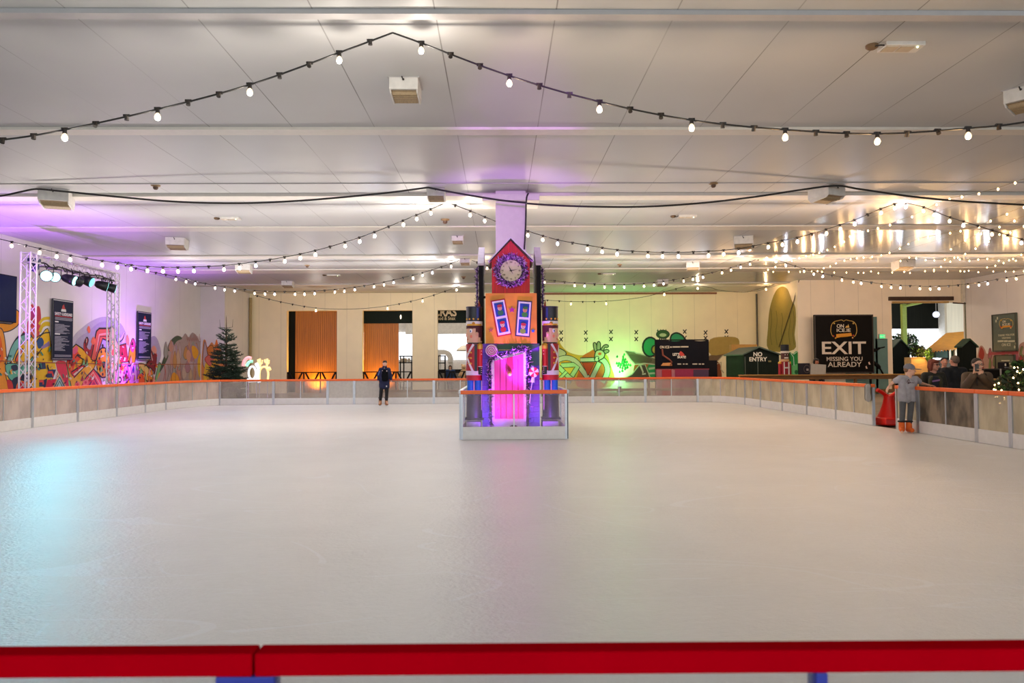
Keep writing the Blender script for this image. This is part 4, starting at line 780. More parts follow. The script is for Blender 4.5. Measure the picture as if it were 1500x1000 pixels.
m.put([(231, 568), (234, 548), (238, 530), (243, 516), (247, 503), (252, 496), (259, 491), (266, 494), (271, 488), (276, 494), (281, 487), (287, 491), (291, 499), (295, 505), (297, 568)], '#bba6a2', True); m.put([(246, 514), (247, 503), (254, 494), (262, 492), (266, 496), (258, 500), (252, 510)], '#4d5c48', True); m.put([(233, 545), (238, 527), (243, 517), (246, 522), (240, 535)], '#44523f', True)
pal = ['#c6b0b0', '#b9a3b6', '#d2b39a', '#c89a88', '#a8a59c', '#d0b8a8', '#cf9a62', '#b48a96', '#cbb6bc']
for i in range(34):
    x = R.uniform(240, 292); y = R.uniform(505, 552); h = R.uniform(10, 19); w = R.uniform(2.2, 4.2); m.put([(x-w, y+h*.3), (x-w*.7, y-h*.3), (x, y-h*.75), (x+w*.7, y-h*.3), (x+w, y+h*.3), (x, y+h*.7)], R.choice(pal), True, R.choice(['#8a6a60', '#6d5a50', '#a86a5a', None]), .022)
for pts, c in (([(280, 508), (285, 507), (290, 515), (287, 525), (282, 522)], '#f0b23c'), ([(289, 526), (296, 518), (297, 556), (290, 548)], '#eac43c'), ([(248, 556), (254, 545), (262, 555), (256, 566), (246, 566)], '#e6a236'), ([(272, 520), (275, 512), (279, 520), (276, 532)], '#e0a890')): m.put(pts, c, True)
for i in range(10): x = R.uniform(236, 290); m.line([(x, 534), (x+R.uniform(-2, 2), 545), (x+R.uniform(-3, 3), 560)], R.choice(['#6d4a4a', '#b04a3a', '#8a4a6a']), .03, smooth=True)
for i in range(9): x = 272+i*2.6; m.line([(x, 498), (x+1.2, 490+R.uniform(-2, 4)), (x+2.2, 500)], '#b04a3a', .03)
for y in (531.5,): m.line([(-12, 528), (100, 532), (230, 533.5), (296, 533)], '#9d5a36', .03)
R = random.Random(14)
def wp(x): return -12 <= x <= 232
for i in range(150):
    x = R.uniform(-8, 228); top = 500 + 18*abs(math.sin(x*.05)); y = R.uniform(top, 562); a = R.uniform(0, 6.3); l = R.uniform(1.5, 5); bend = R.uniform(-1.5, 1.5)
    if 72 < x < 105 and y < 528 or 197 < x < 220 and y < 530: continue
    m.line([(x, y), (x+l*.5*math.cos(a)+bend, y+l*.8*math.sin(a)+bend), (x+l*math.cos(a), y+l*1.6*math.sin(a))], R.choice([BK, BK, NV, '#f2ead8', '#f2ead8', '#c8322a', '#f0c030', '#3a8a7a']), R.choice([.03, .045, .06]), smooth=True)
for i in range(40):
    x = R.uniform(100, 230); y = R.uniform(525, 560); h = R.uniform(3, 7); w = R.uniform(1, 2.5)
    m.put([(x-w, y+h), (x, y-h), (x+w, y+h*.6)], R.choice(['#c8322a', '#e88a2a', '#f0c83a', '#7a1a30', '#e8a090', '#8abf80']), False, R.choice([BK, None, BK]), .03)
m.build('graffiti_mural', 'long multicoloured graffiti painting along the wall behind the stage truss', 'mural')
m = Mural(lambda x, y: aY(x, y, YJ), (0, -1, 0))
m.put([(297, 568), (297, 505), (301, 498), (304, 508), (310, 501), (314, 505), (317, 497), (320, 505), (326, 520), (330, 568)], '#df9a5a', True)
for pts, c, o in (([(297, 530), (300, 500), (304, 520), (302, 540)], '#cdbab6', '#8a6a60'), ([(303, 512), (310, 505), (314, 514), (308, 522)], '#d98a3a', '#6a4a2a'), ([(315, 515), (317.5, 497), (320, 512)], '#e87a30', None), ([(298, 568), (302, 528), (312, 545), (308, 568)], '#ecc93c', None), ([(300, 526), (308, 520), (318, 530), (308, 536)], '#dd7a64', '#a03a3a'), ([(308, 540), (318, 525), (326, 568), (312, 568)], '#e3b23c', None)): m.put(pts, c, True, o, .03)
m.build('graffiti_mural', 'small flame like graffiti patch partly hidden by the fir tree', 'mural')

# ================================================================== SIGN BOARDS on the graffiti wall
M_nav = mat('board_navy', '#0a1830', .6, spec=.2); M_frm = mat('board_frame', '#23252c', .4); M_silv = mat('frame_silver', '#a8a8b0', .35, .5)
def guideline_board(x0, x1, yt0, yb0, label, seed):
    a = aX(x0, yt0, XL); d = aX(x0, yb0, XL); c = aX(x1, yt0, XL)
    y0, y1, z1, z0 = a.y, c.y, a.z, d.z; W_, H_ = y1-y0, z1-z0
    T = thing('guidelines_board', label, 'sign', (XL, (y0+y1)/2, z0), 0, 'dark guideline boards'); X0 = XL+.1
    MB().bb((XL+.06, y0, z0), (X0-.01, y1, z1)).build('frame', M_frm, T, .008); MB().bb((X0-.012, y0+.05, z0+.05), (X0, y1-.05, z1-.05)).build('face', M_nav, T)
    MB().bb((X0-.01, y0+.02, z1-.06), (X0+.005, y1-.02, z1-.035)).bb((X0-.01, y0+.02, z0+.035), (X0+.005, y1-.02, z0+.05)).build('silver_edge', M_silv, T)
    R = random.Random(seed); U = lambda u: y0+u*W_; V = lambda v: z1-v*H_
    mid = U(.5); b = MB(); b.prism([(X0, mid-.14, V(.2)), (X0, mid+.14, V(.2)), (X0, mid+.12, V(.158)), (X0, mid-.12, V(.158))], (.006, 0, 0)); b.build('logo_band', C('#d8d8d0'), T)
    MB().prism([(X0, mid-.1, V(.158)), (X0, mid+.1, V(.158)), (X0, mid+.03, V(.11)), (X0, mid+.01, V(.08)), (X0, mid-.06, V(.1))], (.006, 0, 0)).build('logo_skater', C('#b03a30'), T)
    M = frame_M((X0+.004, mid, V(.245)), (0, 1, 0), (0, 0, 1)); tb = text_mesh('SAFETY GUIDELINES', .135, M, .002, .02); wd = max(v.y for v in tb.v)-min(v.y for v in tb.v); k = W_*.84/wd
    for v in tb.v: v.y = mid+(v.y-mid)*k
    tb.build('heading', C('#e6e0e0'), T); MB().bb((X0, U(.09), V(.288)), (X0+.004, U(.9), V(.275))).build('red_rule', C('#b02430'), T)
    b = MB(); v = .3
    rows = [(v0, w) for v0, w in zip([.3, .313, .326, .338]+[.41+.0135*i for i in range(12)]+[.61+.0135*i for i in range(18)], [.84, .82, .85, .8]+[R.uniform(.38, .78) for _ in range(12)]+[R.uniform(.3, .72) for _ in range(18)])]
    for v0, w in rows: b.bb((X0, U(.1), V(v0+.007)), (X0+.004, U(.1+w), V(v0)))
    b.bb((X0, U(.1), V(.925)), (X0+.004, U(.9), V(.915))).bb((X0, U(.1), V(.945)), (X0+.004, U(.9), V(.935))); b.build('small_print', C('#9a98a4'), T)
    MB().bb((X0, U(.1), V(.385)), (X0+.005, U(.26), V(.365))).build('subheading', C('#e8e8e2'), T); MB().bb((X0, U(.1), V(.585)), (X0+.005, U(.34), V(.567))).build('subheading', C('#e8e8e2'), T)
guideline_board(73.5, 104, 436.5, 527, 'tall dark guidelines board inside the stage truss frame', 1)
guideline_board(198.5, 219, 455, 528, 'tall dark guidelines board beyond the stage truss', 2)
a = aX(19, 405, XL); d = aX(19, 473, XL)
T = thing('tv_screen', 'switched off dark blue screen on the wall at the picture edge', 'screen', (XL, a.y-1, d.z))
MB().bb((XL+.05, a.y-2.4, d.z), (XL+.13, a.y, a.z)).build('bezel', M_blk, T, .01); MB().bb((XL+.128, a.y-2.37, d.z+.03), (XL+.134, a.y-.03, a.z-.03)).build('display', mat('screen_blue_glow', '#06153a', .5, spec=.1, emit=.03, ecol='#1238a0', sample=False), T); MB().bb((XL, a.y-1.4, d.z+.4), (XL+.05, a.y-1, a.z-.4)).build('wall_mount', M_blk, T)  # faint blue glow put into the material of the dark display

# ================================================================== STAGE TRUSS with lights
M_tr = mat('truss_alu', '#d2ccd0', .35, .35, var=.05); TX = -13.0
def lattice(p0, p1, u, v, s, n, r=.024, r2=.011):
    p0, p1, u, v = Vector(p0), Vector(p1), Vector(u)*s/2, Vector(v)*s/2; b = MB(); cs = [u+v, u-v, -u-v, -u+v]
    for c in cs: b.cone(p0+c, p1+c, r, r, 8)
    for k in range(4):
        c0, c1 = cs[k], cs[(k+1) % 4]
        for i in range(n):
            a, q = p0+(p1-p0)*(i/n), p0+(p1-p0)*((i+1)/n); f = i % 2 == 0
            b.cone(a+(c0 if f else c1), q+(c1 if f else c0), r2, r2, 6, caps=False)
    return b
yt0, yt1, zt = 19.95, 24.3, 4.62
T = thing('stage_truss', 'aluminium goal post stage truss in front of the graffiti wall', 'truss', (TX, 22, -.03))
for y in (yt0, yt1):
    lattice((TX, y, 0), (TX, y, zt), (1, 0, 0), (0, 1, 0), .26, 16).build('upright', M_tr, T); MB().bb((TX-.35, y-.35, -.03), (TX+.35, y+.35, -.005)).build('base_plate', M_tr, T)
lattice((TX, yt0-.13, zt-.13), (TX, yt1+.13, zt-.13), (1, 0, 0), (0, 0, 1), .26, 20).build('cross_beam', M_tr, T)
b = MB(); R = random.Random(2)
pts = [(TX+.16, yt0+.3+i*.19, zt-.26+R.uniform(-.04, .03)) for i in range(21)]; b.tube(smooth_path(pts, 4), .022, 6)
for i in range(9): y = yt0+.4+i*.43; b.tube([(TX+.15, y, zt-.2), (TX+.18, y+.1, zt-.34+R.uniform(-.05, .05)), (TX+.15, y+.22, zt-.25)], .014, 5)
b.build('cable_run', M_cable, T)
M_can = mat('par_black', '#10161a', .4); M_lens = mat('lens_cyan', '#c8fff8', .3, emit=1.6, ecol='#9ff2ee', var=0, sample=False); M_lensd = mat('lens_teal_dim', '#7ad8e0', .3, emit=2.2, ecol='#58d0e8', var=0, sample=False)
def par(px, py, X_, aim, label, lens, r=.17, ln=.36):
    c = aX(px, py, X_); T = thing('stage_spotlight', label, 'stage light', c, 0, 'spotlights on the stage truss'); d = (Vector(aim)-c).normalized(); q = d.to_track_quat('Z', 'Y').to_matrix().to_4x4()
    MB().lathe([(r*.45, -ln), (r*.75, -ln*.8), (r*.95, -ln*.3), (r, 0), (r*.93, .005)], c, 20, M=q).build('can', M_can, T)
    MB().lathe([(.001, .014), (r*.88, .014)], c, 20, M=q, caps=False).build('lens', lens, T)
    s = d.cross(Vector((0, 0, 1))).normalized(); k = c-d*ln*.4; top = Vector((TX+.15, k.y, zt-.26)) if X_ > TX else Vector((TX, k.y, zt-.26))
    MB().tube([k+s*r*1.02, k+s*r*1.05+Vector((0, 0, r*1.5)), k-s*r*1.05+Vector((0, 0, r*1.5)), k-s*r*1.02], .016, 6).tube([k+Vector((0, 0, r*1.5)), Vector((k.x, k.y, max(k.z+r*1.6, zt-.25)))], .02, 6).build('yoke', M_can, T)
PX = TX+.16
par(68, 404, PX, (-1, 3, 1.2), 'brightest white teal spotlight on the truss end by the screen', M_lens, .165); par(80.5, 406, PX, (-1, 3, 1.0), 'bright white teal spotlight second along the truss', M_lens, .15)
par(109, 411, PX, (-3, 23, .8), 'black spotlight in mid truss with a bright slanted lens', M_lens, .16); par(118, 413, PX, (-6, 36, 1.5), 'black unlit spotlight in mid truss, beside the slanted lens', M_can, .16)
par(134, 413.5, PX, (-3, 24, .3), 'teal tinted spotlight past the middle of the truss', M_lensd, .165); par(157, 420, PX, (0, 33, 0), 'black spotlight second from the far truss end', M_lens, .16); par(168.5, 423, PX, (0, 34, 0), 'black spotlight on the far truss end', M_lens, .15)
c = aX(50, 387, TX); T = thing('moving_head_light', 'dark blue moving head light inside the truss corner', 'stage light', c)
MB().box(c+Vector((0, 0, .12)), (.24, .24, .08)).build('base', mat('head_blue', '#1b2a55', .4), T, .01); MB().box(c+Vector((0, .13, 0)), (.1, .03, .26)).box(c+Vector((0, -.13, 0)), (.1, .03, .26)).build('yoke', M_can, T, .006); MB().ell(c+Vector((0, 0, -.08)), (.13, .1, .13)).build('head', mat('head_blue', '#1b2a55', .4), T)
# coloured light thrown by the stage lamps
lamp('SPOT', 'par_beam', aX(68, 404, PX+.3), '#50e4ff', 420, .25, (-3.6, 8.4, 0), 46, 1); lamp('SPOT', 'par_beam', aX(80, 406, PX+.3), '#60e8ff', 420, .25, (-1.4, 9.6, 0), 42, 1)
lamp('SPOT', 'par_beam', aX(134, 414, PX+.3), '#7fe4ff', 300, .08, (-8.2, 22.5, 0), 26, 1); lamp('SPOT', 'par_beam', aX(157, 420, PX+.3), '#8fe8ff', 260, .08, (-5.5, 25, 0), 26, 1)
lamp('SPOT', 'head_beam', c+Vector((-.22, .05, .2)), '#50ccff', 60, .03, (XL, c.y-.2, 4.7), 80, .4)
lamp('SPOT', 'wall_uplight', (-13.6, 17.9, .3), '#b860ff', 2300, .05, (-13.2, 19.0, 5.4), 80, .7)
lamp('POINT', 'wall_uplight', (XL+.55, 28.3, .5), '#d050ff', 90, .08); lamp('SPOT', 'wall_uplight', (XL+1.3, 28.3, .35), '#b060ff', 1300, .05, (XL+.25, 28.6, 4.2), 105, .9)
T = thing('uplight', 'small black uplight on the floor under the far guidelines board', 'stage light', (XL+.5, 28.3, -.03)); MB().cone((XL+.5, 28.3, .03), (XL+.52, 28.3, .22), .08, .1, 16).build('can', M_blk, T); MB().bb((XL+.38, 28.18, -.03), (XL+.62, 28.42, .02)).build('base', M_blk, T)

# ================================================================== FIR TREE and light figures
M_needle = mat('fir_needles', '#1d3320', .7, var=.45, scale=14); M_bark = mat('fir_bark', '#4a3624', .85, var=.3)
tx, ty = aY(331, 540, 29.5).x, 29.5; zt_ = aY(331, 464, ty).z
T = thing('fir_tree', 'dark green bare topped fir tree standing behind the curved barrier corner', 'tree', (tx, ty, -.03))
MB().tube([(tx, ty, -.03), (tx, ty, 1.2), (tx+.01, ty, zt_-.5), (tx, ty, zt_)], [.07, .055, .02, .008], 8).build('trunk', M_bark, T)
R = random.Random(11); fb = MB(); H = zt_
def needle(p, d, l): s = d.cross(Vector((R.gauss(0, 1), R.gauss(0, 1), R.gauss(0, 1)))).normalized()*.012; fb.add([p-s, p+s, p+d*l], [(0, 1, 2)])
def twig(p, d, L, den):
    q = p+d*L; n = max(3, int(L*den))
    fb.tube([p, p+d*L*.5+Vector((0, 0, .01)), q], [.012, .008, .004], 4)
    for i in range(n):
        c_ = p+d*L*(i+.5)/n; a = (d*.7+Vector((R.gauss(0, .6), R.gauss(0, .6), R.gauss(.15, .5)))).normalized(); needle(c_, a, R.uniform(.07, .12))
zz = .2
while zz < H-.5:
    t = zz/H; rad = 1.02*(1-t)**.8+.06; nb = int(15-9*t)
    if t > .72: rad *= .85; nb = 5
    a0 = R.uniform(0, 6)
    for k in range(nb):
        a = a0+2*PI*k/nb+R.uniform(-.25, .25); L = rad*R.uniform(.75, 1.12); d = Vector((math.cos(a), math.sin(a), R.uniform(-.05, .3)+(.5 if t > .7 else 0))).normalized(); p = Vector((tx, ty, zz+R.uniform(-.08, .08)))
        twig(p, d, L, 60)
        m_ = max(2, int(L/.14))
        for j in range(1, m_):
            for sg in (-1, 1): dd = (d+Vector((-d.y, d.x, R.uniform(-.1, .3)))*sg*.9).normalized(); twig(p+d*L*j/m_, dd, (L*(1-j/m_)*.6+.08)*R.uniform(.7, 1.1), 60)
    zz += .17 if t < .6 else .2
for sg in (-1, 1): fb.tube([(tx, ty, H-.45), (tx+.25*sg, ty, H-.42), (tx+.27*sg, ty, H-.1)], [.012, .01, .004], 5)
fb.tube([(tx, ty, H-.4), (tx, ty, H+.05)], [.012, .004], 5)
fb.build('foliage', M_needle, T)
M_glw = mat('tube_white', '#ffffff', .4, emit=.85, ecol='#e8f6ff', var=0); M_gly = mat('tube_amber', '#ffe0a0', .4, emit=.85, ecol='#ffd488', var=0); M_glp = mat('tube_pink', '#ffb0b0', .4, emit=.8, ecol='#ff8a90', var=0); M_glg = mat('tube_green', '#b0ffd0', .4, emit=.8, ecol='#7af0b8', var=0)
GY = 28.6; G = lambda x, y: aY(x, y, GY)
T = thing('light_figure', 'white glowing snowman shaped light figure with striped hat beside the fir tree', 'light figure', (G(369, 570).x, GY, -.03))
T['group'] = 'glowing light figures'
MB().tube([G(x, y) for x, y in circ(369.5, 546, 5.2, 20, 9.5)], .04, 8, closed=True).build('head_ring', M_glw, T)
MB().tube(smooth_path([G(x, y) for x, y in ((357, 536), (358, 529), (363, 524), (368, 525))], 5), .07, 8).build('hat_band', M_glp, T); MB().tube(smooth_path([G(x, y) for x, y in ((361, 536), (365, 530), (370, 529))], 5), .06, 8).build('hat_stripe', M_glg, T)
MB().tube(smooth_path([G(x, y) for x, y in ((375, 532), (379, 540), (378, 552), (380, 560))], 5), .07, 8).tube([G(362, 556), G(366, 558), G(376, 557)], .06, 8).build('scarf', M_glw, T)
MB().tube([G(364, 558), Vector((G(364, 558).x, GY, -.03))], .02).tube([G(376, 558), Vector((G(376, 558).x, GY, -.03))], .02).build('stand', M_alu, T)
T = thing('light_figure', 'amber glowing reindeer head light figure with antlers', 'light figure', (G(387, 570).x, GY, -.03)); T['group'] = 'glowing light figures'
MB().tube(smooth_path([G(x, y) for x, y in ((380, 558), (380, 547), (382, 540), (387, 537), (391, 540), (393, 547), (392, 558))], 6), .042, 8).build('head_arch', M_gly, T)
for x0, sg in ((381, -1), (391, 1)):
    MB().tube([G(x0, 538), G(x0+.3*sg, 531), G(x0+sg*.5, 525)], .042, 7).tube([G(x0, 532), G(x0-3.0, 530), G(x0-3.2, 526)], .034, 7).tube([G(x0, 534), G(x0+3, 531.5), G(x0+3.2, 527)], .034, 7).build('antler', M_gly, T)
MB().tube([G(392, 541), G(396, 539)], .08, 7).tube([G(381, 541), G(378, 540)], .06, 7).build('ear', M_gly, T); MB().tube([G(380, 558), Vector((G(380, 558).x, GY, -.03))], .02).tube([G(392, 558), Vector((G(392, 558).x, GY, -.03))], .02).build('stand', M_alu, T)
# ================================================================== BACK OPENINGS
M_slat = mat('cedar_slats', '#b06c20', .5, var=.22, scale=3, stretch=(10, 1, .25)); M_grn = mat('sign_green', '#101b15', .6, spec=.12); M_iron = mat('iron_black', '#0f0d0b', .55, spec=.15)
def slat_screen(x0, x1, y, z0, z1, label):
    T = thing('slatted_screen', label, 'screen', ((x0+x1)/2, y, z0)); b = MB(); n = int((x1-x0)/.105)
    for i in range(n): a = x0+(x1-x0)*i/n; b.bb((a+.006, y-.03, z0), (a+(x1-x0)/n-.006, y, z1))
    b.build('slats', M_slat, T); MB().bb((x0, y, z0), (x1, y+.04, z1)).build('backing', mat('cedar_dark', '#5a3210', .7), T); return T
def railing(x0, x1, y, zt, z0, n, label):
    T = thing('iron_railing', label, 'railing', ((x0+x1)/2, y, z0), 0, 'iron railings in the wall openings')
    MB().bb((x0, y-.03, zt-.05), (x1, y+.03, zt)).build('top_bar', M_iron, T); w = (x1-x0)/n
    for i in range(n+1): x = min(max(x0+w*i, x0+.04), x1-.04); MB().bb((x-.035, y-.03, z0), (x+.035, y+.03, zt)).build('post', M_iron, T)
    for i in range(n):
        a = x0+w*i
        for xa, xb_ in ((a+.07, a+w*.38), (a+w-.07, a+w*.62)): MB().prism([(xa-.05, y-.02, zt), (xa+.05, y-.02, zt), (xb_+.05, y-.02, zt-.52), (xb_-.05, y-.02, zt-.52)], (0, .04, 0)).build('brace', M_iron, T)
    return T
zr = aY(460, 544.5, 39.55).z
for k, (a, c) in enumerate(OPEN):
    railing(a+.01, c-.01, 39.6, zr, -.03, 3, ('iron railing with slanted braces below the first, full timber screen', 'iron railing with slanted braces in the middle opening behind the skater', 'iron railing with slanted braces below the food sign')[k])
slat_screen(OPEN[0][0]+.22, OPEN[0][1]+.3, 40.4, -.03, ZO+.4, 'amber lit timber slat screen filling the first wall opening'); structure('trim_13', MB().bb((OPEN[0][0]-.2, 40.4, 0), (OPEN[0][0]+.22, 40.5, 5)), M_dark)
slat_screen(OPEN[1][0]-.1, px_x(584, 40.4), 40.4, -.03, aY(560, 473.5, 40.4).z, 'timber slat screen behind the skater with a bright gap beside it')
for x in ((OPEN[0][0]+OPEN[0][1])/2+.1, OPEN[1][0]+.9): lamp('SPOT', 'screen_uplight', (x, 39.9, .15), '#ffc040', 300, .15, (x, 40.5, 2.0), 150, .8)
M1 = px_x(641, 40.3); zs0, zs1 = aY(650, 473, 40.3).z, aY(650, 445, 40.3).z
T = thing('food_sign', 'dark green food sign cut off by the top of the third opening', 'sign', (M1+1, 40.3, zs0)); T['group'] = 'dark green fascia signs'
MB().bb((M1-.6, 40.3, zs0), (M1+3.4, 40.36, zs1)).build('sign_board', M_grn, T)
Mf = lambda px, py: frame_M(aY(px, py, 40.29), (1, 0, 0), (0, 0, 1))
b = text_mesh('CRAS', .66, Mf(651.5, 457.5), .01, .03, xscale=.83); b.build('big_lettering', C('#d9c3a0'), T); text_mesh('ood & Snax', .28, Mf(653.5, 466.2), .01, .015, xscale=.78).build('small_lettering', C('#cdb892'), T)
T = thing('fascia_board', 'plain dark green fascia across the top of the middle opening', 'sign', (OPEN[1][0]+1, 40.3, zs0)); T['group'] = 'dark green fascia signs'
MB().bb((OPEN[1][0]-.3, 40.3, zs0), (OPEN[1][1]+.4, 40.36, zs1)).build('fascia_panel', M_grn, T); MB().ell(aY(587, 464, 40.2), (.04, .04, .12), 10, 8).build('hanging_lamp', mat('tiny_lamp', '#fff0d0', .4, emit=3, ecol='#ffe6c0', sample=False), T)
# things standing in the annex
b = MB().bb((-6.5, 49.5, 3.62), (1.9, 49.8, 4.6)); structure('trim_14', b, mat('roller_blind', '#cfccc6', .7))
T = thing('serving_counter', 'pale serving counter with dark top seen through the third opening', 'counter', (-2.8, 45, -.03)); MB().bb((-4.2, 44.6, -.03), (.6, 45.3, .98)).build('body', mat('counter_grey', '#9a958e', .6), T); MB().bb((-4.3, 44.5, .98), (.7, 45.4, 1.2)).build('counter_top', M_iron, T)
AY = 46.5; A = lambda x, y: aY(x, y, AY); T = thing('display_arch', 'grey curved display arch inside the third opening', 'display', (A(650, 540).x, AY, -.03))
arc = [A(x, y) for x, y in ((634, 512), (651, 512), (657, 514), (661, 518), (663, 524), (663, 532), (656, 532), (656, 524), (652, 519), (634, 519))]
MB().prism(arc, (0, .5, 0)).build('curved_hood', mat('hood_grey', '#b9b5ae', .6), T); MB().bb((A(640, 530).x, AY, -.03), (A(645, 530).x, AY+.5, A(640, 519).z)).bb((A(657, 530).x, AY, -.03), (A(663, 530).x, AY+.5, A(660, 531).z)).build('leg', mat('hood_grey', '#b9b5ae', .6), T)
T = thing('lamp_shade_display', 'pale dome lamp shade inside the third opening beside the soldier', 'lamp', A(682, 515)); MB().lathe([(.02, .35), (.35, .3), (.62, .1), (.7, -.05), (.66, -.05)], A(684, 513), 20).build('dome', mat('dome_cream', '#cfc8b8', .6), T); MB().cone(A(684, 506), A(684, 470), .015, .015, 6).build('hanging_rod', M_iron, T)
SF = lambda x, y: aY(x, y, 42.5)
T = thing('metal_rack', 'black metal shelving frame with pots inside the third opening', 'rack', (SF(646, 540).x, 42.5, -.03))
b = MB()
for xx in (642, 652): b.bb((SF(xx, 530).x-.04, 42.45, -.03), (SF(xx, 530).x+.04, 42.55, SF(650, 521).z))
for yy in (521, 531.5, 542): b.bb((SF(641, yy).x, 42.4, SF(650, yy).z-.03), (SF(653, yy).x, 42.6, SF(650, yy).z+.03))
b.build('frame', M_iron, T)
T = thing('metal_rack', 'black metal shelving frame with pale pots in the gap beside the second screen', 'rack', (SF(596, 540).x, 42.5, -.03)); b = MB()
for xx in (586.5, 591.5, 603): b.bb((SF(xx, 530).x-.03, 42.45, -.03), (SF(xx, 530).x+.03, 42.55, SF(596, 521).z))
for yy in (521.5, 531): b.bb((SF(585, yy).x, 42.4, SF(596, yy).z-.03), (SF(605, yy).x, 42.6, SF(596, yy).z+.03))
b.build('frame', M_iron, T)
PZ = SF(596, 531).z+.03
for i, (xx, col) in enumerate(((588.5, '#d8d2c4'), (594, '#c9c0ac'), (599, '#e0dccf'))):
    p = SF(xx, 531); T = tag(MB().lathe([(.07, 0), (.1, .1), (.09, .2), (.06, .24)], (p.x, 42.5, PZ), 12).build('pot', C(col)), 'small pale pot on the rack in the gap, %s from the timber screen' % ('first', 'second', 'third')[i], 'pot', 'pots on the rack')
# ================================================================== PAINTED BACK WALL
m = Mural(lambda x, y: aY(x, y, YB), (0, -1, 0)); DK = '#20301c'
for x, y in ((822, 487), (822, 497), (858, 487), (858.5, 497.5), (895, 486), (895, 496.5), (932, 486.5), (932, 496.5), (1003, 485.5), (1003, 495), (1033.5, 487), (1033.5, 495), (1064, 485.5), (1064, 494.6)):
    m.line([(x-2.4, y-2.9), (x+2.2, y+2.9)], '#1c1812', .055); m.line([(x+2.6, y-3.2), (x-2.4, y+2.9)], '#1c1812', .055)
m.put([(800, 492), (816, 494), (822, 505), (832, 515), (848, 520), (858, 519), (868, 512), (876, 512), (886, 516), (893, 530), (894, 566), (800, 566)], '#d8b94a', True); m.put([(806, 500), (816, 500), (826, 514), (840, 522), (836, 530), (806, 530)], '#d9a62c', True)
m.put([(852, 523), (866, 514), (874, 512), (884, 520), (890, 535), (886, 566), (846, 566), (848, 540)], '#d8742c', True)
for pts in ([(815, 511), (822, 511), (829, 516), (827, 521), (815, 524)],): m.put(pts, '#ccd0a8', True, DK, .05)
Lw = '#cfd6b4'
m.line([(812, 533), (818, 527), (828, 524), (838, 526), (846, 532), (852, 541), (861, 553)], DK, .32, smooth=True); m.line([(812, 533), (818, 527), (828, 524), (838, 526), (846, 532), (852, 541), (861, 553)], Lw, .25, smooth=True)
m.put([(853, 531), (871, 531), (861, 550)], '#c64a1c', False, DK, .05); m.line([(878, 530), (866, 556)], DK, .3); m.line([(878, 531), (866, 556)], Lw, .23); m.put([(850, 524), (874, 523.5), (873, 529.5), (850, 530)], Lw, False, DK, .05)
m.line([(878, 524), (886, 530), (890, 540), (888, 550), (882, 560)], DK, .34, smooth=True); m.line([(878, 524), (886, 530), (890, 540), (888, 550), (882, 560)], Lw, .26, smooth=True)
m.line([(822, 535), (840, 534), (846, 537), (838, 550), (832, 560)], DK, .3); m.line([(822, 535), (840, 534), (846, 537), (838, 550), (832, 560)], '#b4d8a4', .22); m.line([(818, 537), (832, 551), (838, 556)], DK, .3); m.line([(818, 537), (832, 551), (838, 556)], '#b4d8a4', .22); m.line([(818, 556), (830, 544)], DK, .2); m.line([(818, 556), (830, 544)], '#b4d8a4', .13)
for pts in ([(871, 514), (869, 504), (871, 501.5), (873.5, 504), (875, 513)], [(874.5, 512), (874.5, 503), (877, 500), (879.5, 503), (879, 512)], [(879.5, 513), (884, 506), (889, 504.5), (891.5, 507), (889, 509), (886, 509), (883, 515)], [(883, 515), (888, 511.5), (892, 513), (891, 516), (885, 518)]): m.put(pts, '#a8a682', True, DK, .05)
m.put([(871, 527), (872, 516), (876, 512.5), (882, 513), (886, 518), (884, 524), (879, 527), (876, 529)], '#cfc6a0', True, DK, .06); m.circ(878.5, 518, 2.4, 1.8, '#d0562c', '#d88a4a', .03); m.put([(871, 528), (873, 522), (877, 523), (876, 529)], '#d8d2b2', True, DK, .04); m.circ(876.5, 525, 1, 1, BK)
m.build('painted_mural', 'mural of a bicycle with rabbit ears below rows of crosses on the green lit wall', 'mural')
m = Mural(lambda x, y: aY(x, y, YB), (0, -1, 0)); R = random.Random(9)
for i in range(46): x, y = R.gauss(913, 4.5), R.gauss(532, 6); m.put([(x-1.5, y+1), (x, y-2.2), (x+1.6, y+.6), (x+.2, y+2)], R.choice(['#2a8a3a', '#36a04a', '#1f6e30', '#49b45c']), True)
m.put([(928, 556), (929, 536), (935, 528), (948, 521), (952, 513), (962, 518), (960, 532), (945, 545), (935, 556)], '#b8642a', True); m.put([(944, 556), (952, 530), (963, 526), (966, 556)], '#2a9a5a', True)
m.line([(950, 540), (964, 538)], '#bcd8b0', .12); m.line([(950, 547), (964, 546)], '#bcd8b0', .1)
m.put([(915, 513.5), (929, 515), (932, 517), (938, 518), (962, 525), (963, 534), (944, 532), (938, 533), (930, 533.5), (924, 527)], '#7a7054', False, '#d8d6b8', .06); m.put([(922, 519), (940, 521), (955, 526), (950, 531), (928, 529)], '#5f5640', True)
m.put([(916, 553), (926, 548), (932, 540), (937, 534), (945, 534), (952, 552), (952, 560), (916, 560)], '#4c4434', False, '#c9d4ac', .05); m.line([(938, 535), (942, 545), (941, 548), (946, 547)], '#d8d6b8', .09)
m.circ(952.5, 508, 11, 14, '#23a05a', '#10281a', .1); m.circ(959, 512, 4.5, 6, '#c0a850', '#10281a', .08); m.circ(971, 489.5, 9.5, 6, '#2f5c28', '#16301a', .05); m.circ(971, 490.5, 5.2, 2.6, '#c8d8a4')
for dx in (-7, -3, 1, 5): m.put([(966+dx+3, 485), (966+dx+4.5, 481.5), (966+dx+6, 485.5)], '#2f5c28')
for x in (966, 969, 972.5, 975): m.line([(x, 494), (x+.4, 500)], '#1c2a18', .06)
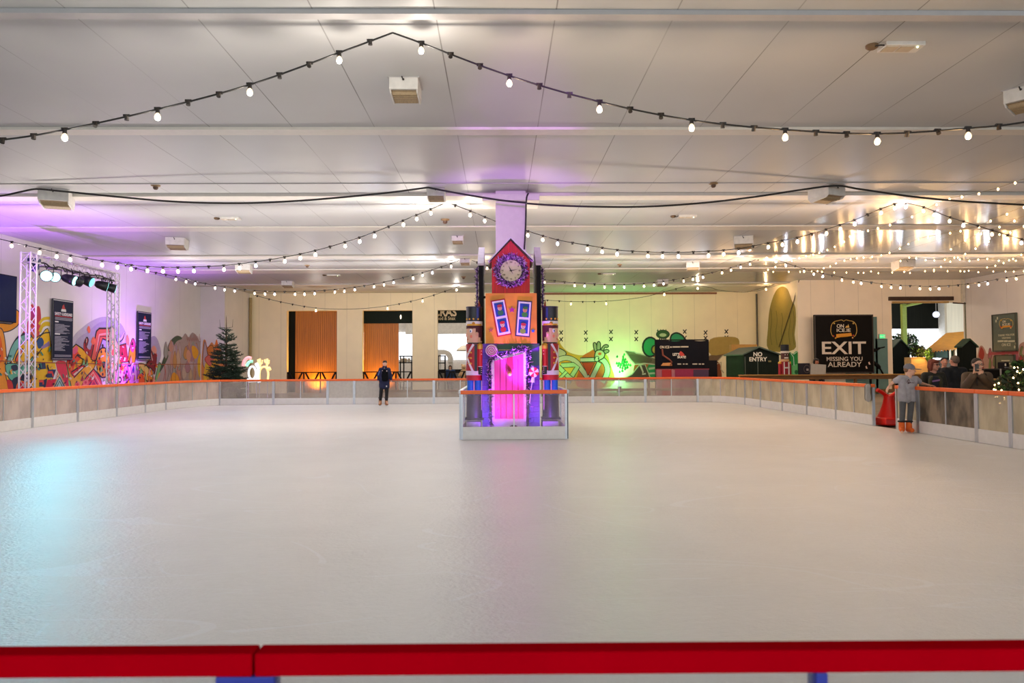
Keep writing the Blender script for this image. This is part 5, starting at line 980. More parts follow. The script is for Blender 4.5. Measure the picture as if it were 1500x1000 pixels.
m.put([(982, 497), (984, 490.5), (990, 487.5), (996, 489), (1001, 493), (1003, 499), (1000, 503), (985, 502)], '#2fa068', True, '#10281a', .09)
m.put([(1037, 522), (1046, 517), (1062, 512), (1072, 508), (1071, 515), (1058, 521), (1050, 530), (1038, 530)], '#7a6248', False, '#cfc3a0', .05); m.put([(1040, 530), (1052, 530), (1056, 540), (1056, 556), (1040, 556)], '#8a4a26', True); m.line([(1050, 533), (1056, 530), (1056, 541), (1060, 546)], '#cfc3a0', .06)
m.put([(1040, 497), (1068, 493), (1082, 497), (1078, 512), (1042, 520)], '#c0a45c', True)
m.build('painted_mural', 'mural of green round shapes and brown planks partly behind the skating banner', 'mural')
m = Mural(lambda x, y: aX(x, y, XS), (-1, 0, 0))
m.put([(1126, 512), (1125, 480), (1127, 455), (1132, 436), (1138, 424), (1146, 419.5), (1154, 424), (1160, 440), (1165, 450), (1166, 470), (1164, 490), (1163, 512)], '#a3924a', True)
for x, s_ in ((1129, 0), (1137, 1), (1145, 2), (1156, 3), (1162, 1)): m.line([(x, 452+s_*3), (x+1.5, 470), (x-.5, 488), (x+1.5, 505)], '#7d7434', .09, smooth=True)
m.build('painted_mural', 'olive cave like shape painted in the recess above the no entry shed', 'mural')
tag(MB().tube([aY(1171, 408, 34.05), aX(1163, 440, XS-.03), aX(1141, 508, XS-.03)], .02, 6).build('guy_rope', mat('rope_dark', '#5a4e36', .8)), 'dark slanting rope across the olive painted recess', 'rope')
# ================================================================== BANNER, SHED
BYY = 29.5; Q = lambda x, y, Y=BYY: aY(x, y, Y)
T = thing('skating_banner', 'wide dark skating banner stretched on a frame before the back wall', 'banner', (Q(999, 550).x, BYY, -.03))
a, c = Q(961, 540.5), Q(1037.5, 498.5); nx = 24; vs = []
for j in range(7):
    for i in range(nx+1): u, v = i/nx, j/6; vs.append((a.x+(c.x-a.x)*u, BYY+.02*math.sin(u*19+v*3)*(.3+v), a.z+(c.z-a.z)*v+(.025*math.sin(u*13) if j == 6 else 0)))
MB().add(vs, [(j*(nx+1)+i, j*(nx+1)+i+1, (j+1)*(nx+1)+i+1, (j+1)*(nx+1)+i) for j in range(6) for i in range(nx)], 0, True).build('banner_cloth', mat('banner_black', '#0c0b12', .55, spec=.12, var=.15, scale=2), T)
b = MB()
for x in (a.x, c.x): b.bb((x-.03, BYY+.03, -.03), (x+.03, BYY+.08, c.z+.03))
b.bb((a.x, BYY+.03, c.z), (c.x, BYY+.08, c.z+.05)); b.build('frame', M_iron, T)
fm = lambda x, y: frame_M(Q(x, y, BYY-.04), (1, 0, 0), (0, 0, 1))
fit_text('ON ICE', 966.7, 980.3, 506.2, 510.2, BYY-.045, .003, .01).build('lettering', C('#e0cfae'), T); fit_text("LET'S", 985.6, 995.2, 516.8, 520.8, BYY-.045, .003, .015).build('lettering', C('#f0e6d2'), T); fit_text('SKATE!', 992.3, 1004.8, 521, 524.6, BYY-.045, .003, .015).build('lettering', C('#f0e6d2'), T)
b = MB()
for x0, x1, y in ((981, 984, 508.2), (985, 996, 508), (997, 1008, 507.8)): b.bb((Q(x0, y).x, BYY-.045, Q(x0, y+.9).z), (Q(x1, y).x, BYY-.038, Q(x0, y-.9).z))
for x0, x1 in ((992, 997.5), (1000, 1002.5), (1004, 1007), (1014, 1021), (1023, 1026.5), (1028, 1031)): b.bb((Q(x0, 533).x, BYY-.045, Q(x0, 533.8).z), (Q(x1, 533).x, BYY-.038, Q(x0, 532.2).z))
b.build('small_print', C('#b9ad98'), T)
MB().prism([Q(x, y, BYY-.03) for x, y in ((994, 518), (997, 514), (1000, 516), (1003, 520), (999, 522), (996, 520))], (0, -.006, 0)).build('red_skater_mark', C('#b8342a'), T); MB().tube([Q(x, y, BYY-.03) for x, y in ((970, 511), (971, 520), (980, 526), (984, 530), (982, 535))], .035, 6).build('ribbon_graphic', C('#7a3c28'), T)
MB().prism([Q(x, y, BYY-.03) for x, y in ((968, 535.5), (971, 531.5), (984, 530.8), (984.5, 535.5))], (0, -.006, 0)).build('sponsor_patch', C('#c8894a'), T)
T = thing('gift_counter', 'red and plum painted counter front below the skating banner', 'counter', (Q(999, 560, 29.2).x, 29.2, -.03)); c2 = lambda x0, x1, y0, y1, col, nm: MB().bb((Q(x0, y1, 29.2).x, 29.1, Q(x0, y1, 29.2).z if y1 < 570 else -.03), (Q(x1, y0, 29.2).x, 29.35, Q(x0, y0, 29.2).z)).build(nm, C(col), T)
c2(962, 969, 541.5, 575, '#9a5a62', 'side_panel'); c2(969, 983, 541.5, 575, '#a3141c', 'red_panel'); c2(983, 988, 541.5, 575, '#a4626c', 'side_panel'); c2(988, 1015, 541, 575, '#86143e', 'plum_panel'); c2(1015, 1037, 541, 575, '#3e2340', 'dark_panel'); c2(961, 1038, 540.2, 541.4, '#8a2a34', 'top_trim')
SY = 30.2; T = thing('garden_shed', 'dark green gabled garden shed with no entry lettering', 'shed', (Q(1105, 560, SY).x, SY, -.03)); M_shed = mat('shed_green', '#0f1913', .6, spec=.12, var=.25, scale=3, stretch=(8, 1, .2)); M_shr = mat('shed_roof', '#3c4a3c', .5, var=.2)
xl, xr_ = Q(1090, 540, SY).x, Q(1141.5, 540, SY).x; ze = Q(1115, 518.5, SY).z; za = Q(1115, 508.5, SY).z; xm = (xl+xr_)/2-.12; D = 2.4
b = MB().prism([(xl, SY, -.03), (xr_, SY, -.03), (xr_, SY, ze), (xm, SY, za-.05), (xl, SY, ze)], (0, D, 0)); b.build('walls', M_shed, T)
for ex, s_ in ((xl-.08, -1), (xr_+.06, 1)): MB().prism([(xm, SY-.1, za-.02), (ex, SY-.1, ze-.05), (ex, SY-.1, ze), (xm, SY-.1, za+.04)], (0, D+.2, 0)).build('roof', M_shr, T)
b = MB().bb((Q(1110, 540, SY).x-.012, SY-.02, 0), (Q(1110, 540, SY).x+.012, SY, ze-.1)).bb((Q(1091, 540, SY).x, SY-.015, 0), (Q(1092, 540, SY).x, SY, ze-.1)); b.build('door_gap', C('#4c564c'), T)
MB().box((Q(1127, 529, SY).x, SY-.03, Q(1127, 529, SY).z), (.12, .04, .07)).build('latch', C('#6a6238'), T)
sm_ = lambda x, y: frame_M(Q(x, y, SY-.02), (1, 0, 0), (0, 0, 1)); text_mesh('NO', .245, sm_(1110, 519), .008, .02).build('lettering', C('#d4cfc0'), T); text_mesh('ENTRY', .245, sm_(1110.3, 526.3), .008, .02).build('lettering', C('#d4cfc0'), T)
tag(MB().bb((Q(1072, 505, 33).x, 33, -.03), (Q(1109, 505, 33).x, 33.4, Q(1090, 504.3, 33).z)).build('plywood_crate', mat('plywood', '#b0813a', .7)), 'plywood crate top showing above the shed roof', 'crate')
tag(MB().bb((Q(1038, 540, 31).x, 31, -.03), (Q(1051, 540, 31).x, 31.6, Q(1045, 527.5, 31).z)).build('black_speaker', M_blk, None, .02), 'plain black cabinet between the banner and the shed', 'cabinet')
# green uplight
lamp('SPOT', 'uplight_green', (6.45, 38.6, .35), '#74ff88', 480, .08, (6.4, 39.6, 4.4), 120, .9); lamp('POINT', 'uplight_green_core', (6.45, 39.1, .5), '#70ffb0', 45, .08)
lamp('SPOT', 'uplight_green_side', (3.5, 38.2, .3), '#c0ff80', 120, .08, (3.5, 39.6, 3.6), 120, .9)
T = thing('uplight', 'small black uplight on the floor against the green lit wall', 'stage light', (6.45, 38.6, -.03)); MB().cone((6.45, 38.55, .04), (6.45, 38.6, .25), .08, .11, 16).build('can', M_blk, T); MB().bb((6.3, 38.45, -.03), (6.6, 38.7, .02)).build('base', M_blk, T)
# ================================================================== EXIT SIDE
EY = 33.4; Q = lambda x, y, Y=EY: aY(x, y, Y)
T = thing('exit_sign', 'large black square exit sign with gold crest standing before the wall', 'sign', (Q(1236, 550).x, EY, -.03))
a, c = Q(1194, 546.5), Q(1278.5, 460.5); M_bk = mat('sign_black', '#0c0806', .55, spec=.1)
MB().bb((a.x, EY, a.z), (c.x, EY+.1, c.z)).build('sign_face', M_bk, T, .01)
fr = MB(); w = .05
for p, q in (((a.x, a.z), (a.x+w, c.z)), ((c.x-w, a.z), (c.x, c.z)), ((a.x, c.z-w), (c.x, c.z)), ((a.x, a.z), (c.x, a.z+w))): fr.bb((p[0], EY-.03, p[1]), (q[0], EY, q[1]))
fr.build('frame', mat('frame_dark_brown', '#2a1e16', .5), T); b = MB()
for x in (a.x+.1, c.x-.1): b.bb((x-.04, EY+.1, -.03), (x+.04, EY+.18, a.z+1.5))
b.build('stand_legs', M_iron, T)
M_let = C('#cdbfae'); TYY = EY-.008
fit_text('EXIT', 1204.3, 1268.4, 500, 518.6, TYY, .008, .014).build('lettering', M_let, T); fit_text('MISSING YOU', 1211, 1263.3, 522.3, 528.6, TYY).build('lettering', M_let, T); fit_text('ALREADY', 1212.8, 1262, 529.8, 537.2, TYY).build('lettering', M_let, T)
def crest(cx, cy, s, base, fn, par, ton='ON', tice='ICE.IE', col='#c9a24a', letter='#d8cdb8'):
    g = MB(); pts = [(-19, 2), (-18, -7), (-14, -12), (-8, -13.5), (-3, -14.5), (0, -12.8), (3, -14.5), (8, -13.5), (14, -12), (18, -7), (19, 2), (17, 8), (15, 10)]
    pts = [(-15, 10), (-17, 8)]+pts; g.tube(smooth_path([fn(cx+x*s, cy+y*s) for x, y in pts], 5), base*.9, 6); ec = g.build('crest_outline', C(col), par)
    for x, y in ((-14, -10), (14, -10)): pass
    g = MB(); g.tube([fn(cx+14*s*math.cos(t)*1.0+1*s*0-14*s*0, cy) for t in (0, .01)], .001, 3)
    rb = MB(); top = [(-11, 6.3), (-4, 5.6), (4, 5), (11, 4.4)]; bot = [(12, 8.8), (4, 10), (-4, 10.6), (-11, 11.8)]
    off = (fn(cx, cy)-EYE).normalized()*-.015
    rb.prism([fn(cx+x*s, cy+y*s) for x, y in top+bot], off); rb.build('crest_ribbon', C('#cf8a1e'), par)
    for x, y, col2 in ((-15, 9, '#c8402a'), (14, 8, '#c8402a'), (-12, 12, '#d8922e'), (13, 11.5, '#d8a05a'), (-14, -9.5, '#c9a24a'), (14, -9.5, '#c9a24a')): MB().ell(fn(cx+x*s, cy+y*s), (base*2.3,)*3, 10, 8).build('crest_bauble', C(col2), par)
crest(1236, 483, 1.0, .016, lambda x, y: Q(x, y, EY-.012), T)
fit_text('ON', 1225.8, 1236, 474.6, 480, TYY).build('crest_lettering', C('#e0d6c2'), T); fit_text('ICE.IE', 1225.8, 1246, 480.9, 486, TYY).build('crest_lettering', C('#e0d6c2'), T)
MB().prism([Q(x, y, EY-.002) for x, y in ((1238, 480), (1240, 476.5), (1241, 478.5), (1242.5, 474.5), (1244, 479.5))], (0, -.008, 0)).build('crest_skater', C('#d0a85a'), T)
for x, y in ((1273.5, 532), (1269.3, 538)): MB().prism([Q(x-1.6, y-1.5, EY-.002), Q(x, y-2.4, EY-.002), Q(x+.6, y-.4, EY-.002), Q(x+1.8, y+1.6, EY-.002), Q(x-.6, y+1.8, EY-.002)], (0, -.006, 0)).build('painted_bird', C('#d9b7a4'), T)
# teal panels, small green exit light
wy = YR-.03; q = lambda x0, x1, y0, y1: MB().bb((aY(x0, y1, wy).x, wy, aY(x0, y1, wy).z), (aY(x1, y0, wy).x, wy+.028, aY(x0, y0, wy).z))
M_teal = mat('teal_paint', '#5f7f7a', .6, var=.08, scale=2); b = MB()
for r_ in ((1240, 1284.5, 464, 600), (1284.5, 1300, 496, 600)): bb_ = q(*r_); b.add(bb_.v, bb_.f)
T = tag(b.build('teal_panel', M_teal), 'stepped teal painted panel behind the exit sign', 'panel')
b = MB(); b.tube(smooth_path([aY(x, y, wy-.03) for x, y in ((1276, 513), (1283, 512.5), (1288, 510), (1296, 508))], 5), [.09]*6+[.06]*5+[.03]*5, 6).tube(smooth_path([aY(x, y, wy-.03) for x, y in ((1276, 527), (1282, 532), (1288, 538), (1294, 548))], 5), [.06]*6+[.09]*5+[.04]*5, 6); tag(b.build('branch_cutout', M_iron), 'black branch shaped cutouts on the teal panel', 'cutout')
c = aY(1292, 492.6, wy-.05); T = thing('exit_light', 'small green lit exit light on top of the teal panel', 'exit light', c); MB().box(c, (.3, .08, .22)).build('box', C('#cfd8cf'), T, .01); MB().box(c+Vector((0, -.042, 0)), (.26, .006, .18)).build('lit_face', mat('exit_green', '#3fd070', .4, emit=1.2, ecol='#3fd880', sample=False), T)
d = c+Vector((.04, -.047, 0)); MB().bb((d.x-.1, d.y-.003, d.z-.01), (d.x, d.y, d.z+.012)).prism([d+Vector((-.1, 0, .04)), d+Vector((-.15, 0, 0)), d+Vector((-.1, 0, -.04))], (0, -.003, 0)).bb((d.x+.02, d.y-.003, d.z-.06), (d.x+.07, d.y, d.z+.06)).build('pictogram', C('#f2fff4'), T)
# market doorway
T = thing('sliding_door_track', 'rusty sliding door track above the market doorway', 'track', aY(1350, 437, YR-.1)); a, c = aY(1303, 440, YR-.12), aY(1397, 434, YR-.12); MB().bb((a.x, YR-.14, a.z), (c.x, YR, c.z)).build('rail', mat('rust_dark', '#3c2618', .7, var=.3, scale=3), T, .01)
a, c = aY(1308, 444, YR-.1), aY(1390, 441, YR-.1); MB().bb((a.x, YR-.1, a.z), (c.x, YR, c.z)).build('timber_packer', mat('yellow_timber', '#b08a4a', .7), T)
MB().tube([aY(1396, 443.5, YR-.1), aY(1421, 445, YR-.1), aY(1422, 420, YR-.1)], .035, 6).build('conduit', mat('rust_dark', '#3c2618', .7), T)
c = aY(1371.2, 460.5, 35.5); T = thing('globe_lantern', 'pale blue white globe lantern hanging in the market doorway', 'lantern', c); MB().ell(c, .155, 18, 12).build('globe', mat('globe_glow', '#e8eeff', .4, emit=1.0, ecol='#cfdcff', sample=False), T); MB().cone(c+Vector((0, 0, .14)), c+Vector((0, 0, .72)), .012, .012, 6).build('hanging_rod', C('#b8b8b8'), T)
def gable(label, x0, x1, yap, yev, Y, D, col='#0f1512', side=None):
    a, c, ap = aY(x0, yev, Y), aY(x1, yev, Y), aY((x0+x1)/2, yap, Y); T = thing('market_hut', label, 'hut', (ap.x, Y, -.03)); mm = mat('hut_black', col, .6, spec=.1, var=.2, scale=3, stretch=(6, 1, .2))
    MB().prism([(a.x+.06, Y, -.03), (c.x-.06, Y, -.03), (c.x-.06, Y, c.z), (ap.x, Y, ap.z-.06), (a.x+.06, Y, a.z)], (0, D, 0)).build('hut_body', mm, T)
    for e in (a, c): MB().prism([(ap.x, Y-.08, ap.z-.04), (e.x, Y-.08, e.z-.06), (e.x, Y-.08, e.z), (ap.x, Y-.08, ap.z+.03)], (0, D+.16, 0)).build('roof', mat('hut_roof', '#1f3a28', .6), T)
    return T
gable('black gabled market hut just inside the doorway edge, beside the planter', 1303, 1334.5, 497, 512, 36.5, 1.6); gable('black gabled hut with green roof at the doorway corner', 1407, 1432, 496.5, 507, 30.5, .35)
T = thing('green_post_frame', 'lime green timber post and slanted brace in the doorway', 'frame', aY(1325, 560, 38.6).xy.to_3d()); a, c = aY(1321.5, 445, 38.6), aY(1328, 445, 38.6); MB().bb((a.x, 38.6, -.03), (c.x, 38.8, a.z)).build('post', mat('lime_timber', '#8a9a3c', .6), T, .01); MB().tube([aY(1322, 449, 38.5), aY(1350, 443, 38.5)], .07, 6).build('brace', mat('lime_timber', '#8a9a3c', .6), T)
# kiosk with ochre canopy
KY = 36.0; K = lambda x, y, Y=KY: aY(x, y, Y); T = thing('market_kiosk', 'kiosk with a sloping ochre canopy in the market doorway', 'kiosk', (K(1395, 550).x, KY, -.03)); M_och = mat('ochre_canopy', '#c4811c', .6, var=.1, scale=4)
b = MB(); vs = [K(1353, 514.5, 35.2), K(1406, 509, 35.2), K(1427, 484, 37.6), K(1386, 487.5, 37.6)]; b.prism(vs, (0, 0, -.05)); b.build('canopy', M_och, T)
b = MB()
for i in range(13): t = i/12; p = vs[0].lerp(vs[1], t); q2 = vs[0].lerp(vs[1], min(1, t+.075)); b.prism([p, q2, (p+q2)/2+Vector((0, 0, -.12))], (0, .01, 0))
b.build('scalloped_edge', M_och, T)
MB().bb((K(1388.5, 540).x, 35.4, -.03), (K(1391.5, 540).x, 35.5, K(1390, 509.5).z)).bb((K(1398, 540).x, 35.4, -.03), (K(1400, 540).x, 35.5, K(1390, 509.5).z)).build('post', C('#d5cab4'), T); MB().bb((K(1392, 540).x, 36.4, -.03), (K(1398, 540).x, 36.5, K(1390, 506).z)).build('dark_panel', M_iron, T); MB().bb((K(1401, 540).x, 35.4, -.03), (K(1408, 540).x, 36.4, K(1404, 512).z)).build('green_side', C('#4c6b4c'), T); MB().bb((K(1362, 540).x, 35.5, -.03), (K(1388, 540).x, 36.2, K(1375, 527).z)).build('counter', C('#4a4034'), T); MB().bb((K(1361, 540).x, 35.4, K(1370, 524).z), (K(1378, 540).x, 36.1, K(1370, 514).z)).build('green_display', C('#2f4c40'), T)
# planter and greenery
a, c = aY(1333.5, 548, 35.0), aY(1357, 523, 35.0); T = thing('wooden_planter', 'pale lit wooden planter box holding the doorway bush', 'planter', ((a.x+c.x)/2, 35, -.03)); MB().bb((a.x, 34.9, -.03), (c.x, 35.5, c.z)).build('box', mat('planter_pale', '#d8b070', .6, var=.12, scale=4, stretch=(1, 1, 6)), T, .01); MB().bb((a.x-.04, 34.86, c.z-.06), (c.x+.04, 34.9, c.z)).build('rim', mat('planter_rim', '#b98a4c', .6), T)
lamp('POINT', 'planter_lamp', (a.x+.45, 34.5, 1.9), '#ffc070', 32, .1)
M_leaf = mat('leaf_dark', '#1c2c18', .6, var=.5, scale=12); M_leaf2 = mat('leaf_fresh', '#3f6a2c', .6, var=.4, scale=12); M_flower = C('#f0ece0')
def leafy(center, rad, n, size, mats, seed, mix=(1,)):
    R = random.Random(seed); b = MB(); center = Vector(center)
    for i in range(n):
        d = Vector((R.gauss(0, 1), R.gauss(0, 1), R.gauss(0, 1))).normalized(); rr = R.random()**.4; p = center+Vector((d.x*rad[0], d.y*rad[1], d.z*rad[2]))*rr; u = (d+Vector((R.gauss(0, .6), R.gauss(0, .6), R.gauss(0, .6)))).normalized(); s_ = u.cross(Vector((R.gauss(0, 1), R.gauss(0, 1), R.gauss(0, 1)))).normalized(); l = size*R.uniform(.6, 1.3)
        b.add([p-u*l, p+s_*l*.42, p+u*l, p-s_*l*.42], [(0, 1, 2, 3)], R.choices(range(len(mats)), mix)[0])
    return b
def bush(name, label, cat, c, rad, n, size, mats, seed, mix, stems=True, base=-.03):
    T = thing(name, label, cat, (c.x, c.y, base)); leafy(c, rad, n, size, mats, seed, mix).build('foliage', mats, T); b = MB(); R = random.Random(seed)
    for i in range(5): b.tube([(c.x+R.uniform(-.06, .06), c.y, base), (c.x+R.uniform(-.5, .5)*rad[0], c.y+R.uniform(-.4, .4)*rad[1], c.z+rad[2]*.3)], .018, 5)
    b.build('stems', M_bark, T); return T
bush('flowering_tree', 'leafy small tree dotted with white flowers behind the black hut, in the doorway', 'tree', aY(1324, 500, 39.6), (.75, .6, .5), 900, .1, [M_leaf, M_leaf2, M_flower], 3, (10, 3, 1.4))
bush('doorway_bush', 'dark bushy shrub growing out of the pale planter', 'shrub', aY(1345, 515, 35.0), (.42, .28, .33), 700, .08, [M_leaf, M_leaf2], 4, (7, 2), True, aY(1345, 523, 35.0).z-.1)
bush('trailing_plant', 'fresh green trailing plant on the kiosk counter', 'plant', aY(1361, 520, 34.7), (.16, .2, .35), 300, .07, [M_leaf2, M_leaf], 5, (4, 1))
# dark bar and right wall boards
T = thing('bar_counter', 'dark bar counter standing before the exit side wall boards', 'counter', (aY(1462, 550, 27).x, 27, -.03)); a, c = aY(1438, 540, 27), aY(1484, 540, 27); MB().bb((a.x, 26.8, -.03), (c.x, 27.5, a.z-.05)).build('bar_front', M_iron, T); MB().bb((a.x-.08, 26.7, a.z-.05), (c.x+.08, 27.6, a.z)).build('bar_top', C('#1d1a18'), T); MB().cone((aY(1466, 545, 26.6).x, 26.6, 0), (aY(1466, 545, 26.6).x, 26.6, a.z), .03, .03, 8).build('pole', C('#8a8a88'), T)
zz = a.z; x0 = aY(1469, 540, 27).x; x1 = aY(1477.5, 540, 27).x; T = thing('coffee_machine', 'black machine standing on the dark bar counter', 'machine', ((x0+x1)/2, 27.1, zz)); MB().bb((x0, 26.95, zz), (x1, 27.3, aY(1472, 530, 27).z)).build('casing', M_blk, T, .03); MB().bb((x0+.03, 26.9, zz+.02), (x1-.03, 26.96, zz+.07)).build('drip_tray', C('#5a5a58'), T); MB().cone((x0+.05, 26.92, zz+.1), (x0+.05, 26.92, zz+.2), .025, .025, 8).build('spout', C('#c9c4b8'), T)
def wall_board(x0, x1, ya0, ya1, yb0, label, nm):
    a, d, c = aX(x0, ya0, XR), aX(x0, yb0, XR), aX(x1, ya1, XR); y0, y1 = c.y, a.y; z1 = (a.z+c.z)/2; z0 = d.z; T = thing(nm, label, 'sign', (XR, (y0+y1)/2, z0)); X0 = XR-.09; MB().bb((X0, y0, z0), (XR-.02, y1, z1)).build('board', mat('board_olive', '#4c5546', .45), T, .01); fr = MB(); w = .05
    for p, q_ in (((y0, z0), (y0+w, z1)), ((y1-w, z0), (y1, z1)), ((y0, z1-w), (y1, z1)), ((y0, z0), (y1, z0+w))): fr.bb((X0-.02, p[0], p[1]), (X0, q_[0], q_[1]))
    fr.build('frame', C('#3a3a30'), T); return T, X0-.006, y0, y1, z0, z1
T, X0, y0, y1, z0, z1 = wall_board(1455.5, 1491, 461, 457.5, 515, 'olive green crest notice board on the exit side wall', 'notice_board')
def wtext(txt, x0, x1, yy0, yy1, X_, col, T):
    b = text_mesh(txt, 1, frame_M((0, 0, 0), (0, -1, 0), (0, 0, 1)), .004, .02); a, c = aX(x0, yy1, X_), aX(x1, yy0, X_); ys = [v.y for v in b.v]; zs = [v.z for v in b.v]; zc0 = aX((x0+x1)/2, yy1, X_).z; zc1 = aX((x0+x1)/2, yy0, X_).z
    for v in b.v: v.y = a.y+(max(ys)-v.y)/(max(ys)-min(ys))*(c.y-a.y); v.z = zc0+(v.z-min(zs))/(max(zs)-min(zs))*(zc1-zc0); v.x = X_+v.x
    b.build('lettering', C(col), T)
wf = lambda x, y: aX(x, y, X0)
crest(1474, 474, .52, .016, wf, T, col='#b09a5c'); wtext('ON', 1468.5, 1473, 469, 472.5, X0, '#c9c2a8', T); wtext('ICE.IE', 1468.5, 1479.5, 473.3, 476.6, X0, '#c9c2a8', T)
for t, xa, xb_, ya, yb_ in (('THANK YOU FOR', 1462, 1486, 489, 492), ('VISITING', 1467.5, 1480.5, 493.5, 496), ('ON ICE', 1467.5, 1480.5, 502.5, 506.8)): wtext(t, xa, xb_, ya, yb_, X0, '#b9b598', T)
b = MB()
for x0_, x1_ in ((1461.5, 1470), (1470.8, 1476), (1476.8, 1486.5)): a, c = aX(x0_, 501, X0), aX(x1_, 498, X0); b.bb((X0-.004, c.y, a.z), (X0, a.y, c.z))
b.build('worn_line', C('#b9b598'), T)
for x, y in ((1461, 466), (1459, 470), (1488, 503), (1486.5, 508)): MB().ell(wf(x, y), (.01, .05, .07), 8, 6).build('snow_mark', C('#b9b598'), T)
T, X0, y0, y1, z0, z1 = wall_board(1460, 1488.5, 520, 519, 541, 'second, lower olive notice board behind the black machine', 'notice_board'); wf = lambda x, y: aX(x, y, X0)
b = MB()
for x0_, x1_, yy in ((1467, 1479, 528), (1465, 1470, 532.3), (1478, 1484, 532.3), (1466, 1469, 536), (1480, 1483.5, 536)): a, c = aX(x0_, yy+.9, X0), aX(x1_, yy-.9, X0); b.bb((X0-.004, c.y, a.z), (X0, a.y, c.z))
b.build('worn_lines', C('#b9b598'), T)
m = Mural(lambda x, y: aX(x, y, XR), (-1, 0, 0)); R = random.Random(6)
m.put([(1432, 565), (1433, 515), (1438, 506), (1443, 512), (1446, 518), (1456, 514), (1470, 514), (1490, 512), (1494, 504), (1502, 500), (1520, 498), (1520, 565)], '#c09a8c', True)
for i in range(26): x = R.uniform(1436, 1512); y = R.uniform(512, 548); h = R.uniform(8, 16); w = R.uniform(1.6, 3.6); m.put([(x-w, y+h*.4), (x-w*.5, y-h*.5), (x+w*.3, y-h*.6), (x+w, y), (x+w*.4, y+h*.6)], R.choice(['#b5545a', '#c98a86', '#a83e3a', '#7d8a5a', '#c9a496', '#b06a72', '#8a5a50']), True, R.choice([None, '#6d4038']), .03)
m.put([(1434, 522), (1437, 508), (1442, 516), (1440, 526)], '#a3322a', True); m.line([(1448, 518), (1470, 517), (1492, 516)], '#b5545a', .12)
m.build('graffiti_mural', 'faded pink graffiti on the exit side wall below the notice boards', 'mural')
# ---- things on the timber counter below the exit sign
CZ = 1.045; CY = 26.2; Q = lambda x, y, Y=CY: aY(x, y, Y); zc = lambda y: CZ+(549.5-y)*CY/1050
x0, x1 = Q(1185.5, 540).x, Q(1208.5, 540).x; T = thing('white_box', 'plain white box standing on the timber counter in front of the staff member', 'box', ((x0+x1)/2, CY, CZ)); MB().prism([(x0, CY-.1, CZ), (x1-.02, CY-.1, CZ), (x1, CY-.1, zc(535.5)), (x0+.03, CY-.1, zc(533.8))], (0, .2, 0)).build('carton', C('#c4b8a8'), T, .004); MB().bb((x0+.03, CY+.1, CZ), (x1-.02, CY+.106, zc(536))).build('rear_flap', C('#b0a494'), T)
x0, x1 = Q(1168.3, 540).x, Q(1185, 540).x; T = thing('emblem_box', 'dark plum box with a round emblem on the timber counter', 'box', ((x0+x1)/2, CY+.02, CZ)); MB().bb((x0, CY-.08, CZ), (x1, CY+.12, zc(533))).build('carton', C('#1d1420'), T, .005); MB().tube([(Q(1180.5, 540).x+.11*math.cos(t), CY-.083, zc(541.5)+.14*math.sin(t)) for t in [i*PI/10 for i in range(20)]], .008, 5, closed=True).build('round_emblem', C('#6a5a52'), T); MB().bb((Q(1181, 540).x-.03, CY-.086, zc(544)), (Q(1181, 540).x+.05, CY-.08, zc(541))).build('emblem_mark', C('#a89a90'), T)
T = thing('gift_bag', 'bright green gift bag with white lines on the timber counter', 'bag', (Q(1163, 540).x, CY+.03, CZ)); x0, x1 = Q(1158.5, 540).x, Q(1168, 540).x; MB().prism([(x0, CY-.06, CZ), (x1, CY-.06, CZ), (x1, CY-.06, zc(515)), (x0+.1, CY-.06, zc(520)), (x0-.03, CY-.06, zc(517))], (0, .16, 0)).build('bag_body', C('#1f8a3a'), T); MB().prism([(x0+.02, CY-.062, CZ), (x1-.02, CY-.062, CZ), (x1-.02, CY-.062, zc(534)), (x0+.02, CY-.062, zc(536))], (0, -.004, 0)).build('pale_panel', C('#69b56a'), T); MB().tube([(x0-.02, CY-.07, zc(518)), (x0+.08, CY-.07, zc(524)), (x0+.09, CY-.07, zc(536))], .012, 5).tube([(x0+.08, CY-.07, zc(520)), (x1, CY-.07, zc(515.5))], .01, 5).build('ribbon', C('#d8e4d0'), T); MB().ell((x1-.07, CY-.066, zc(546)), (.06, .006, .08), 12, 8).build('dark_spot', C('#0f5a28'), T)
T = thing('small_nutcracker', 'small nutcracker figure with black hat and white crossed straps on the timber counter', 'nutcracker', (Q(1150, 540).x, CY, CZ)); nx = Q(1150, 540).x; dr = lambda y0, y1, r, col, nm, p=None: MB().cone((nx, CY, zc(y1)), (nx, CY, zc(y0)), r, r, 20).build(nm, C(col), p or T)
ht = dr(505.5, 515.5, .148, '#11131a', 'hat'); dr(515, 518, .152, '#d9c9b8', 'hat_band', ht); hd = dr(518, 527, .142, '#4a1f18', 'face'); MB().ell((nx-.04, CY-.13, zc(520.5)), (.015, .012, .02)).ell((nx+.04, CY-.13, zc(520.5)), (.015, .012, .02)).build('eyes', C('#e8e0d8'), hd); MB().bb((nx-.07, CY-.15, zc(526)), (nx+.07, CY-.12, zc(524))).build('teeth', C('#d8c8b8'), hd); dr(527, 530.5, .15, '#c99a6a', 'beard', hd)
to = dr(530, 549.5, .15, '#8e1020', 'torso'); MB().bb((nx-.1, CY-.165, CZ), (nx-.075, CY-.13, zc(531))).bb((nx+.06, CY-.165, CZ), (nx+.1, CY-.13, zc(531))).bb((nx-.1, CY-.168, zc(540.5)), (nx+.1, CY-.13, zc(538.5))).build('straps', C('#d8ccc4'), to)
for sg in (-1, 1): ar = MB().cone((nx+sg*.2, CY, CZ), (nx+sg*.19, CY, zc(533)), .05, .055, 14).build('arm', C('#a01828'), T); MB().ell((nx+sg*.19, CY, zc(532.5)), (.065, .065, .06)).build('epaulette', C('#d9a23a'), ar)
